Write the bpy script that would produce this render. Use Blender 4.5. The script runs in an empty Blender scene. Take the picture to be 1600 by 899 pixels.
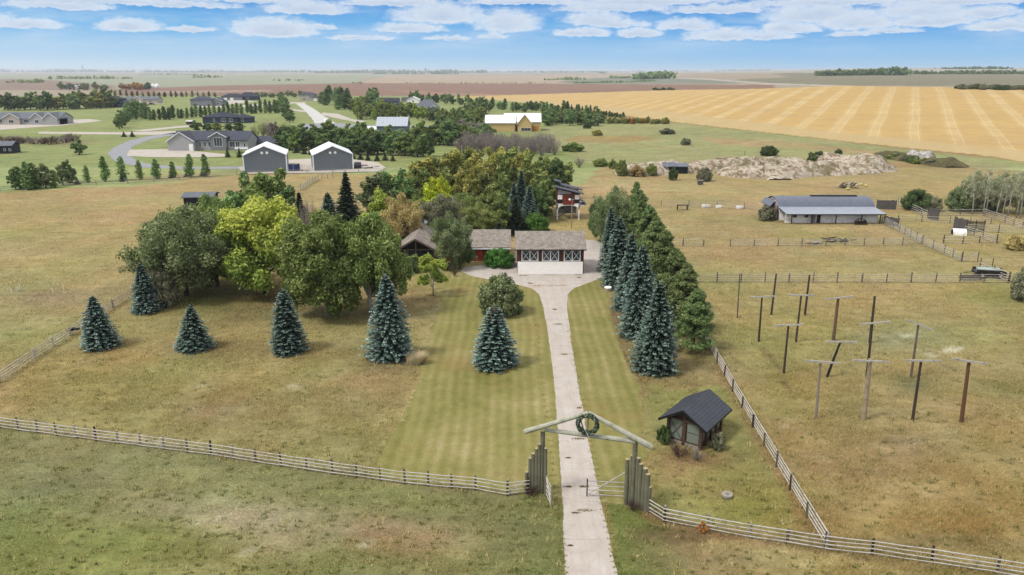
import bpy, math, random
import numpy as np
from mathutils import Vector, Matrix
R_ = math.radians
sc = bpy.context.scene
COL = sc.collection

# ------------------------------------------------------------------ camera
H, F, PITCH = 30.0, 1180.0, math.atan(339.4 / 1180.0)      # height (m), focal length in 1600-wide pixels, tilt below the horizon
SP, CP = math.sin(PITCH), math.cos(PITCH)
cam_d = bpy.data.cameras.new('camera'); cam = bpy.data.objects.new('camera', cam_d); COL.objects.link(cam)
cam.location = (0, 0, H); cam.rotation_euler = (math.pi / 2 - PITCH, 0, 0)
cam_d.sensor_width = 36; cam_d.lens = 36 * F / 1600; cam_d.clip_start = .5; cam_d.clip_end = 120000
sc.camera = cam

# ------------------------------------------------------------------ exposure, sun, sky
sc.view_settings.view_transform = 'Standard'; sc.view_settings.look = 'None'
sc.view_settings.gamma = 1; sc.view_settings.use_curve_mapping = False
sc.view_settings.exposure = 1.02
SUN_EL, SUN_AZ = R_(54), R_(244)        # azimuth clockwise from +Y (the way the camera looks): from the west-south-west, over the camera's shoulder
sd = bpy.data.lights.new('sun', 'SUN'); sd.energy = 1.75; sd.angle = R_(12); sd.color = (1, .97, .92)
so = bpy.data.objects.new('sun', sd); COL.objects.link(so)
sdir = Vector((math.sin(SUN_AZ) * math.cos(SUN_EL), math.cos(SUN_AZ) * math.cos(SUN_EL), math.sin(SUN_EL)))
so.rotation_euler = sdir.to_track_quat('Z', 'Y').to_euler(); so.location = (-60, -20, 90)
sc.render.engine = 'CYCLES'
sc.cycles.use_denoising = True
sc.cycles.max_bounces = 6; sc.cycles.diffuse_bounces = 3; sc.cycles.glossy_bounces = 2
sc.cycles.transmission_bounces = 3; sc.cycles.transparent_max_bounces = 6; sc.cycles.volume_bounces = 0

def lin(c):
    return tuple(((x / 255) / 12.92 if x / 255 <= .04045 else ((x / 255 + .055) / 1.055) ** 2.4) for x in c)
def make_world():
    w = bpy.data.worlds.new('World'); sc.world = w; w.use_nodes = True
    nt = w.node_tree; N = nt.nodes; L = nt.links; N.clear()
    def m(op, a, b=None, c=None, clamp=False):
        n = N.new('ShaderNodeMath'); n.operation = op; n.use_clamp = clamp
        for i, v in enumerate((a, b, c)):
            if v is None: continue
            if isinstance(v, (int, float)): n.inputs[i].default_value = v
            else: L.new(v, n.inputs[i])
        return n.outputs[0]
    out = N.new('ShaderNodeOutputWorld'); bg = N.new('ShaderNodeBackground'); L.new(bg.outputs[0], out.inputs[0])
    bg.inputs[1].default_value = SKY_STRENGTH
    sky = N.new('ShaderNodeTexSky'); sky.sky_type = 'NISHITA'; sky.sun_disc = False
    sky.sun_elevation = SUN_EL; sky.sun_rotation = SUN_AZ; sky.altitude = 500
    sky.air_density = 1.0; sky.dust_density = .35; sky.ozone_density = 2.2
    tc = N.new('ShaderNodeTexCoord'); sep = N.new('ShaderNodeSeparateXYZ'); L.new(tc.outputs['Generated'], sep.inputs[0])
    X, Y, Z = sep.outputs
    az = m('ARCTAN2', X, Y); el = m('ARCSINE', Z)
    def noise(sx, sy, scale, det, rough, off=0.0):
        cx = N.new('ShaderNodeCombineXYZ'); L.new(m('MULTIPLY', az, sx), cx.inputs[0]); L.new(m('MULTIPLY', el, sy), cx.inputs[1]); cx.inputs[2].default_value = off
        t = N.new('ShaderNodeTexNoise'); t.inputs['Scale'].default_value = scale; t.inputs['Detail'].default_value = det; t.inputs['Roughness'].default_value = rough
        L.new(cx.outputs[0], t.inputs['Vector']); return t.outputs[0]
    n1 = noise(1, 2.0, 16, 6, .58); n2 = noise(1, 2.2, 60, 5, .6, 3.3)
    a = m('ADD', az, m('MULTIPLY', m('SUBTRACT', n1, .5), .05))
    e = m('ADD', el, m('MULTIPLY', m('SUBTRACT', n2, .5), .011))
    # cumulus seen from the field: centre, base row, half width, height (pixels of the photo turned into directions)
    clouds = [(205, 43, 52, 13), (428, 49, 72, 20), (480, 16, 80, 13), (688, 26, 82, 22), (640, 46, 60, 10), (790, 40, 62, 24),
              (770, 57, 30, 6), (700, 61, 45, 5), (930, 34, 62, 15), (965, 39, 48, 9), (893, 54, 40, 10), (925, 52, 40, 9), (960, 14, 110, 10), (1072, 42, 58, 12), (1000, 54, 38, 9), (1130, 57, 66, 12), (1190, 58, 60, 9),
              (1265, 26, 78, 20), (1335, 37, 62, 20), (1232, 46, 52, 12), (1290, 22, 50, 18), (1442, 20, 84, 13), (1440, 36, 66, 13), (1480, 33, 60, 9), (1545, 22, 44, 11), (1585, 42, 66, 11), (1385, 49, 40, 5), (1330, 54, 40, 5),
              (40, 40, 60, 10), (90, 10, 80, 8), (270, 8, 100, 7), (1690, 30, 90, 16), (-80, 34, 90, 16), (1120, 17, 90, 9), (620, 6, 120, 8), (820, 4, 120, 7), (1000, 4, 160, 9), (1300, 5, 160, 9), (1500, 4, 120, 8), (150, 2, 160, 7), (400, 2, 110, 6), (300, 47, 40, 5), (560, 60, 60, 5), (500, 44, 30, 5)]
    Fm = None
    for cx, cy, hw, hh in clouds:
        hh *= 1.25; hw *= .94; cy += hh * .08
        d = pix_dir(cx, cy); a0 = math.atan2(d.x, d.y); e0 = math.asin(d.z)
        dx = m('MULTIPLY', m('SUBTRACT', a, a0), F / hw)
        dy = m('MULTIPLY', m('SUBTRACT', e, e0), F / hh)
        dy2 = m('MAXIMUM', dy, m('MULTIPLY', dy, -3.2))
        f = m('SUBTRACT', 1.0, m('ADD', m('MULTIPLY', dx, dx), m('MULTIPLY', dy2, dy2)))
        Fm = f if Fm is None else m('MAXIMUM', Fm, f)
    n3 = noise(1, 1.8, 95, 6, .62, 7.1)
    dens = m('ADD', Fm, m('MULTIPLY', m('SUBTRACT', n3, .5), 1.15))
    mr = N.new('ShaderNodeMapRange'); mr.interpolation_type = 'SMOOTHSTEP'; L.new(dens, mr.inputs[0])
    mr.inputs[1].default_value = -.25; mr.inputs[2].default_value = .95; mr.inputs[3].default_value = 0; mr.inputs[4].default_value = .93
    # thin veil of far cloud low over the plain
    veil_n = noise(1, 5.5, 7, 5, .6, 11.0)
    vm = N.new('ShaderNodeMapRange'); vm.interpolation_type = 'SMOOTHSTEP'; L.new(veil_n, vm.inputs[0])
    vm.inputs[1].default_value = .42; vm.inputs[2].default_value = .72; vm.inputs[3].default_value = 0; vm.inputs[4].default_value = .30
    ve = m('MULTIPLY', vm.outputs[0], m('MULTIPLY', m('SUBTRACT', el, .014, None, True), 40, None, True))
    alpha = m('MAXIMUM', mr.outputs[0], ve)
    shade = N.new('ShaderNodeMapRange'); L.new(m('ADD', Fm, m('MULTIPLY', n3, .5)), shade.inputs[0])
    shade.inputs[1].default_value = .65; shade.inputs[2].default_value = 1.4
    ex = 2 ** sc.view_settings.exposure * SKY_STRENGTH
    def D(r, gg, b): return tuple(x / ex for x in lin((r, gg, b))) + (1,)      # sky radiance seen as this colour at the photo's exposure
    cm = N.new('ShaderNodeMix'); cm.data_type = 'RGBA'; L.new(shade.outputs[0], cm.inputs[0])
    cm.inputs[6].default_value = D(242, 246, 250); cm.inputs[7].default_value = D(186, 204, 228)
    # clear air between the clouds: deep blue above, paling to the horizon and towards the west
    def rampcol(stops, src):
        prev = None
        for i, (e0, c) in enumerate(stops):
            if prev is None: prev = (e0, c); cur = None; continue
            mr_ = N.new('ShaderNodeMapRange'); mr_.interpolation_type = 'SMOOTHSTEP'; L.new(src, mr_.inputs[0]); mr_.inputs[1].default_value = prev[0]; mr_.inputs[2].default_value = e0
            x = N.new('ShaderNodeMix'); x.data_type = 'RGBA'; L.new(mr_.outputs[0], x.inputs[0])
            if cur is None: x.inputs[6].default_value = prev[1]
            else: L.new(cur, x.inputs[6])
            x.inputs[7].default_value = c; cur = x.outputs[2]; prev = (e0, c)
        return cur
    east = rampcol([(0, D(172, 205, 232)), (.022, D(150, 196, 236)), (.05, D(108, 174, 232)), (.088, D(60, 142, 218))], el)
    west = rampcol([(0, D(214, 230, 240)), (.022, D(184, 215, 240)), (.05, D(128, 190, 236)), (.088, D(70, 154, 222))], el)
    ew = N.new('ShaderNodeMapRange'); L.new(az, ew.inputs[0]); ew.inputs[1].default_value = -.65; ew.inputs[2].default_value = .35
    clr = N.new('ShaderNodeMix'); clr.data_type = 'RGBA'; L.new(ew.outputs[0], clr.inputs[0]); L.new(west, clr.inputs[6]); L.new(east, clr.inputs[7])
    sat = N.new('ShaderNodeMix'); sat.data_type = 'RGBA'; sat.blend_type = 'MULTIPLY'; sat.inputs[0].default_value = 1
    L.new(sky.outputs[0], sat.inputs[6]); sat.inputs[7].default_value = SKY_TINT
    # unseen bright white veil added above the view for softer fill light
    ov = N.new('ShaderNodeMix'); ov.data_type = 'RGBA'; ov.inputs[0].default_value = OVERHEAD_FILL; L.new(sat.outputs[2], ov.inputs[6]); ov.inputs[7].default_value = tuple(1.35 * x for x in D(252, 250, 248)[:3]) + (1,)
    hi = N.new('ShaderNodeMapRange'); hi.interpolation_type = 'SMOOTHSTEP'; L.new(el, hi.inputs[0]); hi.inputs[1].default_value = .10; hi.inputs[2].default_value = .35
    low = N.new('ShaderNodeMix'); low.data_type = 'RGBA'; L.new(alpha, low.inputs[0]); L.new(clr.outputs[2], low.inputs[6]); L.new(cm.outputs[2], low.inputs[7])
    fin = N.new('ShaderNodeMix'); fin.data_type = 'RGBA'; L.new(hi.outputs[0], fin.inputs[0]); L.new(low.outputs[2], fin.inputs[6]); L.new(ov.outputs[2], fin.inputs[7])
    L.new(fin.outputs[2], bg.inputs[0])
    w.cycles.sampling_method = 'MANUAL'; w.cycles.sample_map_resolution = 512

# ------------------------------------------------------------------ photo pixel <-> place on the ground
def pix_ray(px, py):
    u, v = (px - 800) / F, (py - 449.5) / F
    return Vector((u, CP - v * SP, -(SP + v * CP)))
def pix_dir(px, py): return pix_ray(px, py).normalized()
def at(px, py, z=0.0):
    r = pix_ray(px, py); t = (z - H) / r.z
    return Vector((r.x * t, r.y * t, z))
def atY(px, py, Y):
    r = pix_ray(px, py); t = Y / r.y
    return Vector((r.x * t, Y, H + r.z * t))
def on_plane(px, py, P0, P1):            # the point seen at a pixel, on the upright plane through P0 and P1
    n = Vector((P1.y - P0.y, -(P1.x - P0.x), 0)); r = pix_ray(px, py); c = Vector((0, 0, H))
    return c + r * (n.dot(P0 - c) / n.dot(r))
def mpp(px, py):                         # metres per photo pixel at that ground point
    r = pix_ray(px, py); return (-H / r.z) / F
def hgt(px, py, ty): return max(.2, atY(px, ty, at(px, py).y).z)
def proj(X, Y, Z):
    dz = H - Z; dep = Y * CP + dz * SP
    dep = np.where(dep > 1, dep, 1)
    return 800 + F * X / dep, 449.5 + F * (dz * CP - Y * SP) / dep

SKY_STRENGTH = .12
SKY_TINT = (.9, .97, 1.05, 1)
OVERHEAD_FILL = .9
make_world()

# ------------------------------------------------------------------ materials
def lin(c):
    return tuple(((x / 255) / 12.92 if x / 255 <= .04045 else ((x / 255 + .055) / 1.055) ** 2.4) for x in c)
def A(r, g, b, k=.55):                   # real-world albedo behind a sunlit colour of the photo
    l = lin((r, g, b)); return (l[0] * k, l[1] * k, l[2] * k, 1)
class NT:
    def __init__(s, name, rough=.8, spec=.3):
        s.m = bpy.data.materials.new(name); s.m.use_nodes = True; s.t = s.m.node_tree; s.N = s.t.nodes; s.L = s.t.links
        s.b = s.N['Principled BSDF']; s.b.inputs['Roughness'].default_value = rough
        s.b.inputs['Specular IOR Level'].default_value = spec
    def n(s, t, **k):
        x = s.N.new(t)
        for a, v in k.items(): setattr(x, a, v)
        return x
    def link(s, a, b): s.L.new(a, b)
    def coord(s, which='Object', scale=(1, 1, 1), rot=(0, 0, 0)):
        tc = s.n('ShaderNodeTexCoord'); mp = s.n('ShaderNodeMapping'); mp.inputs['Scale'].default_value = scale; mp.inputs['Rotation'].default_value = rot
        s.link(tc.outputs[which], mp.inputs[0]); return mp.outputs[0]
    def noise(s, vec, scale, det=4, rough=.55, dist=0):
        t = s.n('ShaderNodeTexNoise'); t.inputs['Scale'].default_value = scale; t.inputs['Detail'].default_value = det
        t.inputs['Roughness'].default_value = rough; t.inputs['Distortion'].default_value = dist; s.link(vec, t.inputs['Vector']); return t.outputs[0]
    def ramp(s, f, stops):
        r = s.n('ShaderNodeValToRGB'); s.link(f, r.inputs[0]); e = r.color_ramp.elements
        while len(e) < len(stops): e.new(.5)
        for i, (p, c) in enumerate(stops): e[i].position = p; e[i].color = c if len(c) == 4 else (*c, 1)
        return r.outputs[0]
    def mix(s, f, a, b, mode='MIX'):
        x = s.n('ShaderNodeMix'); x.data_type = 'RGBA'; x.blend_type = mode
        for i, v in ((0, f), (6, a), (7, b)):
            if isinstance(v, (int, float)): x.inputs[i].default_value = v
            elif isinstance(v, tuple): x.inputs[i].default_value = v
            else: s.link(v, x.inputs[i])
        return x.outputs[2]
    def math(s, op, a, b=None, clamp=False):
        x = s.n('ShaderNodeMath'); x.operation = op; x.use_clamp = clamp
        for i, v in ((0, a), (1, b)):
            if v is None: continue
            if isinstance(v, (int, float)): x.inputs[i].default_value = v
            else: s.link(v, x.inputs[i])
        return x.outputs[0]
    def bump(s, h, strength=.4, dist=.05):
        x = s.n('ShaderNodeBump'); x.inputs['Strength'].default_value = strength; x.inputs['Distance'].default_value = dist
        s.link(h, x.inputs['Height']); s.link(x.outputs[0], s.b.inputs['Normal'])
    def base(s, c):
        if isinstance(c, tuple): s.b.inputs['Base Color'].default_value = c
        else: s.link(c, s.b.inputs['Base Color'])
        return s.m
def g(v): return (v, v, v, 1)
_m = {}
def mat_mottle(name, c, amt=.25, scale=3, rough=.8, bump=.2, stretch=(1, 1, 1), spec=.3, metal=0, dirt=None):
    """paint, plaster, metal or wood: colour with uneven wear in the material itself"""
    if name in _m: return _m[name]
    t = NT(name, rough, spec); v = t.coord('Object', stretch)
    n = t.noise(v, scale, 6, .6); n2 = t.noise(v, scale * 7, 3, .6)
    f = t.ramp(n, [(.25, g(1 - amt)), (.75, g(1 + amt * .5))]); f2 = t.ramp(n2, [(.3, g(1 - amt * .6)), (.7, g(1 + amt * .25))])
    col = t.mix(1, t.mix(1, c, f, 'MULTIPLY'), f2, 'MULTIPLY')
    if dirt:
        d = t.ramp(t.noise(v, scale * .6, 5, .7), [(.5, g(0)), (.68, g(1))]); col = t.mix(t.math('MULTIPLY', d, .75), col, dirt)
    t.b.inputs['Metallic'].default_value = metal
    if bump: t.bump(n2, bump, .03)
    _m[name] = t.base(col); return _m[name]
LEAFK = 1.95
def mat_leaf(name, cols, trans=.28, jitter=.35, spec=.25, patch=None):
    """cols: dark to light colours chosen by each leaf's own tone; patch = (colour, lowest height share, amount) turning leaves"""
    if name in _m: return _m[name]
    t = NT(name, .55, spec)
    at_ = t.n('ShaderNodeAttribute', attribute_name='tone'); oi = t.n('ShaderNodeObjectInfo')
    cols = [tuple(min(.9, x * LEAFK) for x in c[:3]) + (1,) for c in cols]
    n = len(cols); col = t.ramp(at_.outputs['Fac'], [(.08 + .84 * i / max(1, n - 1), c) for i, c in enumerate(cols)])
    if patch:
        pc, lo, amt = patch
        gz = t.n('ShaderNodeAttribute', attribute_name='hz')
        nn = t.noise(t.coord('Object'), .55, 3, .6)
        mm = t.math('ADD', gz.outputs['Fac'], t.math('MULTIPLY', t.math('SUBTRACT', nn, .5), 1.5))
        mm = t.math('MULTIPLY', t.math('SUBTRACT', mm, lo, True), 4.0, True)
        col = t.mix(t.math('MULTIPLY', mm, amt), col, pc)
    hs = t.n('ShaderNodeHueSaturation'); t.link(col, hs.inputs['Color'])
    t.link(t.math('ADD', 1 - jitter / 2, t.math('MULTIPLY', oi.outputs['Random'], jitter)), hs.inputs['Value'])
    t.link(t.math('ADD', .488, t.math('MULTIPLY', oi.outputs['Random'], .024)), hs.inputs['Hue'])
    t.base(hs.outputs[0])
    if trans:
        tr = t.n('ShaderNodeBsdfTranslucent'); t.link(t.mix(.6, hs.outputs[0], (.24, .36, .07, 1)), tr.inputs[0])
        ms = t.n('ShaderNodeMixShader'); ms.inputs[0].default_value = trans
        t.link(t.b.outputs[0], ms.inputs[1]); t.link(tr.outputs[0], ms.inputs[2]); t.link(ms.outputs[0], t.N['Material Output'].inputs[0])
    _m[name] = t.m; return t.m
def mat_shingle(name, c, c2, course=.22, amt=.5):
    if name in _m: return _m[name]
    t = NT(name, .85, .2); v = t.coord('Object')
    br = t.n('ShaderNodeTexBrick'); br.offset = .5; br.inputs['Scale'].default_value = 1
    br.inputs['Brick Width'].default_value = course * 1.1; br.inputs['Row Height'].default_value = course; br.inputs['Mortar Size'].default_value = .018
    br.inputs['Color1'].default_value = c; br.inputs['Color2'].default_value = c2; br.inputs['Mortar'].default_value = tuple(x * .35 for x in c[:3]) + (1,)
    br.inputs['Bias'].default_value = -.1; t.link(v, br.inputs['Vector'])
    n = t.ramp(t.noise(v, 1.2, 6, .65), [(.25, g(1 - amt * .6)), (.8, g(1 + amt * .4))]); n2 = t.ramp(t.noise(v, 9, 4, .7), [(.3, g(1 - amt)), (.72, g(1 + amt * .7))])
    col = t.mix(1, t.mix(1, br.outputs[0], n, 'MULTIPLY'), n2, 'MULTIPLY')
    t.bump(br.outputs['Fac'], -.5, .03); _m[name] = t.base(col); return t.m
def mat_ribbed(name, c, pitch=.3, axis=0, rough=.45, metal=.3, amt=.12, dirt=None):
    """corrugated or standing-seam sheet"""
    if name in _m: return _m[name]
    t = NT(name, rough, .4); v = t.coord('Object')
    w = t.n('ShaderNodeTexWave'); w.wave_type = 'BANDS'; w.bands_direction = 'XYZ'[axis]; w.inputs['Scale'].default_value = .314 / pitch * 1.0
    t.link(v, w.inputs['Vector'])
    n = t.ramp(t.noise(v, .8, 6, .65), [(.3, g(1 - amt)), (.7, g(1 + amt))]); col = t.mix(1, c, n, 'MULTIPLY')
    col = t.mix(1, col, t.ramp(w.outputs[0], [(.0, g(.86)), (.25, g(1))]), 'MULTIPLY')
    if dirt: col = t.mix(t.ramp(t.noise(v, 2.2, 6, .7), [(.5, g(0)), (.75, g(1))]), col, dirt)
    t.b.inputs['Metallic'].default_value = metal; t.bump(w.outputs[0], .5, .03); _m[name] = t.base(col); return t.m
def mat_glass(name='window_glass', c=(.03, .04, .05, 1)):
    if name in _m: return _m[name]
    t = NT(name, .08, .6); _m[name] = t.base(c); return t.m

# ------------------------------------------------------------------ mesh helpers
class MB:
    def __init__(s): s.v, s.f = [], []
    def add(s, vs, fs):
        o = len(s.v); s.v += [tuple(x) for x in vs]; s.f += [tuple(i + o for i in q) for q in fs]; return s
    def box(s, x0, x1, y0, y1, z0, z1, rz=0, c=None):
        vs = [Vector((x, y, z)) for z in (z0, z1) for y in (y0, y1) for x in (x0, x1)]
        if rz:
            M = Matrix.Rotation(rz, 3, 'Z'); c = Vector(c or (0, 0, 0)); vs = [M @ (v - c) + c for v in vs]
        return s.add(vs, [(0, 2, 3, 1), (4, 5, 7, 6), (0, 1, 5, 4), (2, 6, 7, 3), (0, 4, 6, 2), (1, 3, 7, 5)])
    def beam(s, p, q, w, h=None, up=Vector((0, 0, 1))):      # squared timber from p to q
        p, q = Vector(p), Vector(q); d = (q - p).normalized(); h = h or w
        a = d.cross(up); a = a.normalized() if a.length > 1e-4 else Vector((1, 0, 0)); b = a.cross(d).normalized()
        vs = [r + a * i * w / 2 + b * j * h / 2 for r in (p, q) for i, j in ((-1, -1), (1, -1), (1, 1), (-1, 1))]
        return s.add(vs, [(3, 2, 1, 0), (4, 5, 6, 7), (0, 1, 5, 4), (1, 2, 6, 5), (2, 3, 7, 6), (3, 0, 4, 7)])
    def tube(s, pts, rs, n=7, cap=True):                     # tapering round limb along points
        pts = [Vector(p) for p in pts]
        if not hasattr(rs, '__len__'): rs = [rs] * len(pts)
        vs = []; fs = []; ref = Vector((.31, .77, .2))
        for i, p in enumerate(pts):
            d = (pts[min(i + 1, len(pts) - 1)] - pts[max(i - 1, 0)]).normalized()
            a = d.cross(ref).normalized() if abs(d.dot(ref.normalized())) < .95 else d.cross(Vector((1, 0, 0))).normalized()
            b = d.cross(a)
            for k in range(n):
                t = 2 * math.pi * k / n; vs.append(p + (a * math.cos(t) + b * math.sin(t)) * rs[i])
        for i in range(len(pts) - 1):
            for k in range(n):
                k2 = (k + 1) % n; fs.append((i * n + k, i * n + k2, (i + 1) * n + k2, (i + 1) * n + k))
        if cap: fs.append(tuple(reversed(range(n)))); fs.append(tuple((len(pts) - 1) * n + k for k in range(n)))
        return s.add(vs, fs)
    def poly(s, pts, dz):                                    # slab: outline pts (any plane) extruded by vector dz
        n = len(pts); dz = Vector(dz); a = [Vector(p) for p in pts]; b = [p + dz for p in a]
        return s.add(a + b, [tuple(reversed(range(n))), tuple(range(n, 2 * n))] + [(i, (i + 1) % n, n + (i + 1) % n, n + i) for i in range(n)])
    def build(s, name, mat, parent=None, smooth=False, loc=None):
        me = bpy.data.meshes.new(name); me.from_pydata(s.v, [], s.f); me.update()
        if mat: me.materials.append(mat)
        if smooth: me.polygons.foreach_set('use_smooth', [True] * len(me.polygons))
        o = bpy.data.objects.new(name, me); COL.objects.link(o)
        if parent is not None: o.parent = parent
        if loc is not None: o.location = loc
        return o
def tag(o, label=None, cat=None, group=None, kind=None):
    if label: o['label'] = label
    if cat: o['category'] = cat
    if group: o['group'] = group
    if kind: o['kind'] = kind
    return o
def thing(name, label, cat, loc=(0, 0, 0), rz=0, group=None):
    o = bpy.data.objects.new(name, None); COL.objects.link(o); o.location = loc; o.rotation_euler = (0, 0, rz); o.empty_display_size = .3
    return tag(o, label, cat, group)
def kids(o): return [c for c in KIDS.get(o.name, [])]
KIDS = {}
def reg(root, parts): KIDS[root.name] = parts; return root
def copy_tree(root, loc, rz=0, scale=(1, 1, 1), mats=None, label=None, cat=None, group=None):
    c = root.copy(); COL.objects.link(c); c.location = loc; c.rotation_euler = (0, 0, rz); c.scale = scale
    for k in ('label', 'group'):
        if k in c: del c[k]
    tag(c, label, cat, group)
    def setm(o, m):
        if m: o.material_slots[0].link = 'OBJECT'; o.material_slots[0].material = m
    if root.type == 'MESH': setm(c, (mats or {}).get('crown'))
    for ch in KIDS.get(root.name, []):
        d = ch.copy(); COL.objects.link(d); d.parent = c; setm(d, (mats or {}).get(ch.name.split('.')[0]))
    return c
def np_mesh(name, V, Q, attrs=None, mat=None, mat2=None, nmat2=0):
    """quads from arrays; attrs: point float attributes"""
    me = bpy.data.meshes.new(name); n = len(V); f, k = Q.shape
    me.vertices.add(n); me.vertices.foreach_set('co', V.astype(np.float32).ravel())
    me.loops.add(f * k); me.loops.foreach_set('vertex_index', Q.astype(np.int32).ravel())
    me.polygons.add(f); me.polygons.foreach_set('loop_start', np.arange(0, f * k, k, dtype=np.int32))
    me.update(calc_edges=True)
    for a, vals in (attrs or {}).items():
        if vals.ndim == 2:
            at_ = me.attributes.new(a, 'FLOAT_COLOR', 'POINT'); at_.data.foreach_set('color', vals.astype(np.float32).ravel())
        else:
            at_ = me.attributes.new(a, 'FLOAT', 'POINT'); at_.data.foreach_set('value', vals.astype(np.float32).ravel())
    if mat: me.materials.append(mat)
    return me

# value noise in python for terrain and colours
_rs = np.random.default_rng(5); _T = _rs.random((256, 256))
def vnoise(x, y):
    xi = np.floor(x).astype(int); yi = np.floor(y).astype(int); fx = x - xi; fy = y - yi
    fx = fx * fx * (3 - 2 * fx); fy = fy * fy * (3 - 2 * fy); a, b, c, d = (_T[(yi + j) & 255, (xi + i) & 255] for j in (0, 1) for i in (0, 1))
    return (a * (1 - fx) + b * fx) * (1 - fy) + (c * (1 - fx) + d * fx) * fy
def fbm(x, y, o=4):
    s = 0; t = 0; w = 1
    for i in range(o): s = s + w * vnoise(x * 2 ** i + 17 * i, y * 2 ** i + 31 * i); t += w; w *= .55
    return s / t
def inpoly(px, py, poly):
    r = np.zeros(px.shape, bool); n = len(poly)
    for i in range(n):
        x0, y0 = poly[i]; x1, y1 = poly[(i + 1) % n]
        if y0 == y1: continue
        c = ((y0 > py) != (y1 > py)) & (px < (x1 - x0) * (py - y0) / (y1 - y0) + x0); r ^= c
    return r
# ------------------------------------------------------------------ terrain
def sm(a, b, x): t = np.clip((x - a) / (b - a), 0, 1); return t * t * (3 - 2 * t)
def gz(X, Y):
    X = np.asarray(X, float); Y = np.asarray(Y, float); d = np.hypot(X, Y); a = X / np.maximum(Y, 60)
    h = 17.5 * sm(-.02, .46, a) * sm(250, 700, Y) * (Y > 0)
    h = h + 21 * sm(1300, 3400, Y) * sm(.12, .5, a) * (Y > 0)
    h = h + (9 * fbm(X / 1300 + 3, Y / 1300 + 9, 3) - 3.5) * sm(1300, 3200, d)
    return h
def atg(px, py):                                              # ground point seen at a pixel, on the rolling terrain
    r = pix_ray(px, py); z = 0.0
    lo, hi = 20.0, 9000.0
    ts = np.concatenate([np.linspace(20, 1500, 1500), np.linspace(1500, 12000, 2000)])
    X, Y, Z = r.x * ts, r.y * ts, H + r.z * ts
    k = np.argmax(Z < gz(X, Y)); k = k if k else len(ts) - 1
    return Vector((X[k], Y[k], float(gz(X[k], Y[k]))))

B = 4000
REG = [   # (outline in photo pixels, sunlit colour) painted in this order over pasture
    ([(-B, 60), (B, 60), (B, 150), (-B, 150)], (182, 168, 144)),
    ([(-B, 60), (B, 60), (B, 114), (-B, 114)], (190, 184, 172)),
    ([(-B, 116), (620, 117), (560, 124), (600, 131), (330, 135), (180, 140), (-B, 126)], (172, 176, 148)),
    ([(-B, 122), (60, 124), (180, 134), (180, 141), (-B, 145)], (160, 138, 120)),
    ([(600, 119), (1230, 117), (1260, 128), (800, 131), (560, 130)], (196, 176, 150)),
    ([(180, 140), (330, 134), (560, 130), (860, 131), (1210, 133), (1210, 141), (760, 153), (560, 153), (180, 156)], (158, 126, 106)),
    ([(240, 143), (420, 141), (430, 143), (250, 146)], (184, 160, 140)),
    ([(600, 140), (720, 146), (860, 150), (700, 151)], (178, 142, 118)),
    ([(870, 128), (930, 122), (1010, 120), (1100, 122), (1190, 128), (1140, 131), (900, 131)], (146, 148, 128)),
    ([(1140, 122), (1230, 114), (1500, 115), (B, 116), (B, 143), (1320, 134), (1180, 130)], (148, 142, 116)),
    ([(1030, 119), (1210, 116), (1230, 121), (1160, 124), (1060, 123)], (180, 164, 140)),
    ([(1010, 121), (1110, 123), (1200, 130), (1330, 134), (1330, 136), (1195, 132), (1105, 125)], (200, 192, 176)),
    # settled lots
    ([(-B, 152), (180, 150), (560, 150), (760, 150), (900, 175), (1000, 196), (1060, 210), (900, 236), (940, 262), (900, 292), (640, 272), (480, 272), (370, 273), (250, 288), (0, 300), (-B, 340)], (156, 166, 104)),
    # meadow beyond the dirt heaps
    ([(840, 196), (900, 198), (990, 193), (1052, 192), (1200, 208), (1400, 232), (1600, 254), (B, 470), (B, 500), (1600, 268), (1500, 262), (1380, 250), (1200, 246), (1080, 252), (985, 262), (930, 262), (880, 235)], (166, 166, 112)),
    ([(1090, 214), (1240, 222), (1420, 243), (1360, 243), (1240, 232), (1120, 226)], (180, 158, 112)),
    ([(900, 212), (990, 212), (1040, 218), (960, 224), (880, 222)], (172, 152, 98)),
    ([(1000, 600), (1040, 612), (1112, 600), (1190, 700), (1256, 832), (1105, 826), (1012, 797), (1000, 700)], (150, 150, 88)),
    # verge outside the front fence
    ([(-B, 500), (0, 668), (400, 722), (633, 757), (743, 766), (830, 772), (878, 790), (884, 899), (884, 1300), (-B, 1300)], (142, 138, 90)),
    ([(945, 782), (1012, 800), (1105, 829), (1289, 860), (1640, 911), (1900, 1000), (1400, 1200), (975, 1200)], (148, 132, 82)),
    ([(945, 785), (985, 792), (1040, 830), (1085, 880), (1120, 960), (975, 1000)], (122, 134, 70)),
]
STUB = [(700, 152), (760, 150), (1050, 141), (1190, 139), (1310, 134.5), (1500, 137), (B, 190), (B, 700), (1600, 252), (1540, 243), (1400, 229), (1200, 207), (1052, 190), (1000, 184), (900, 168), (780, 157)]
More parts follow.
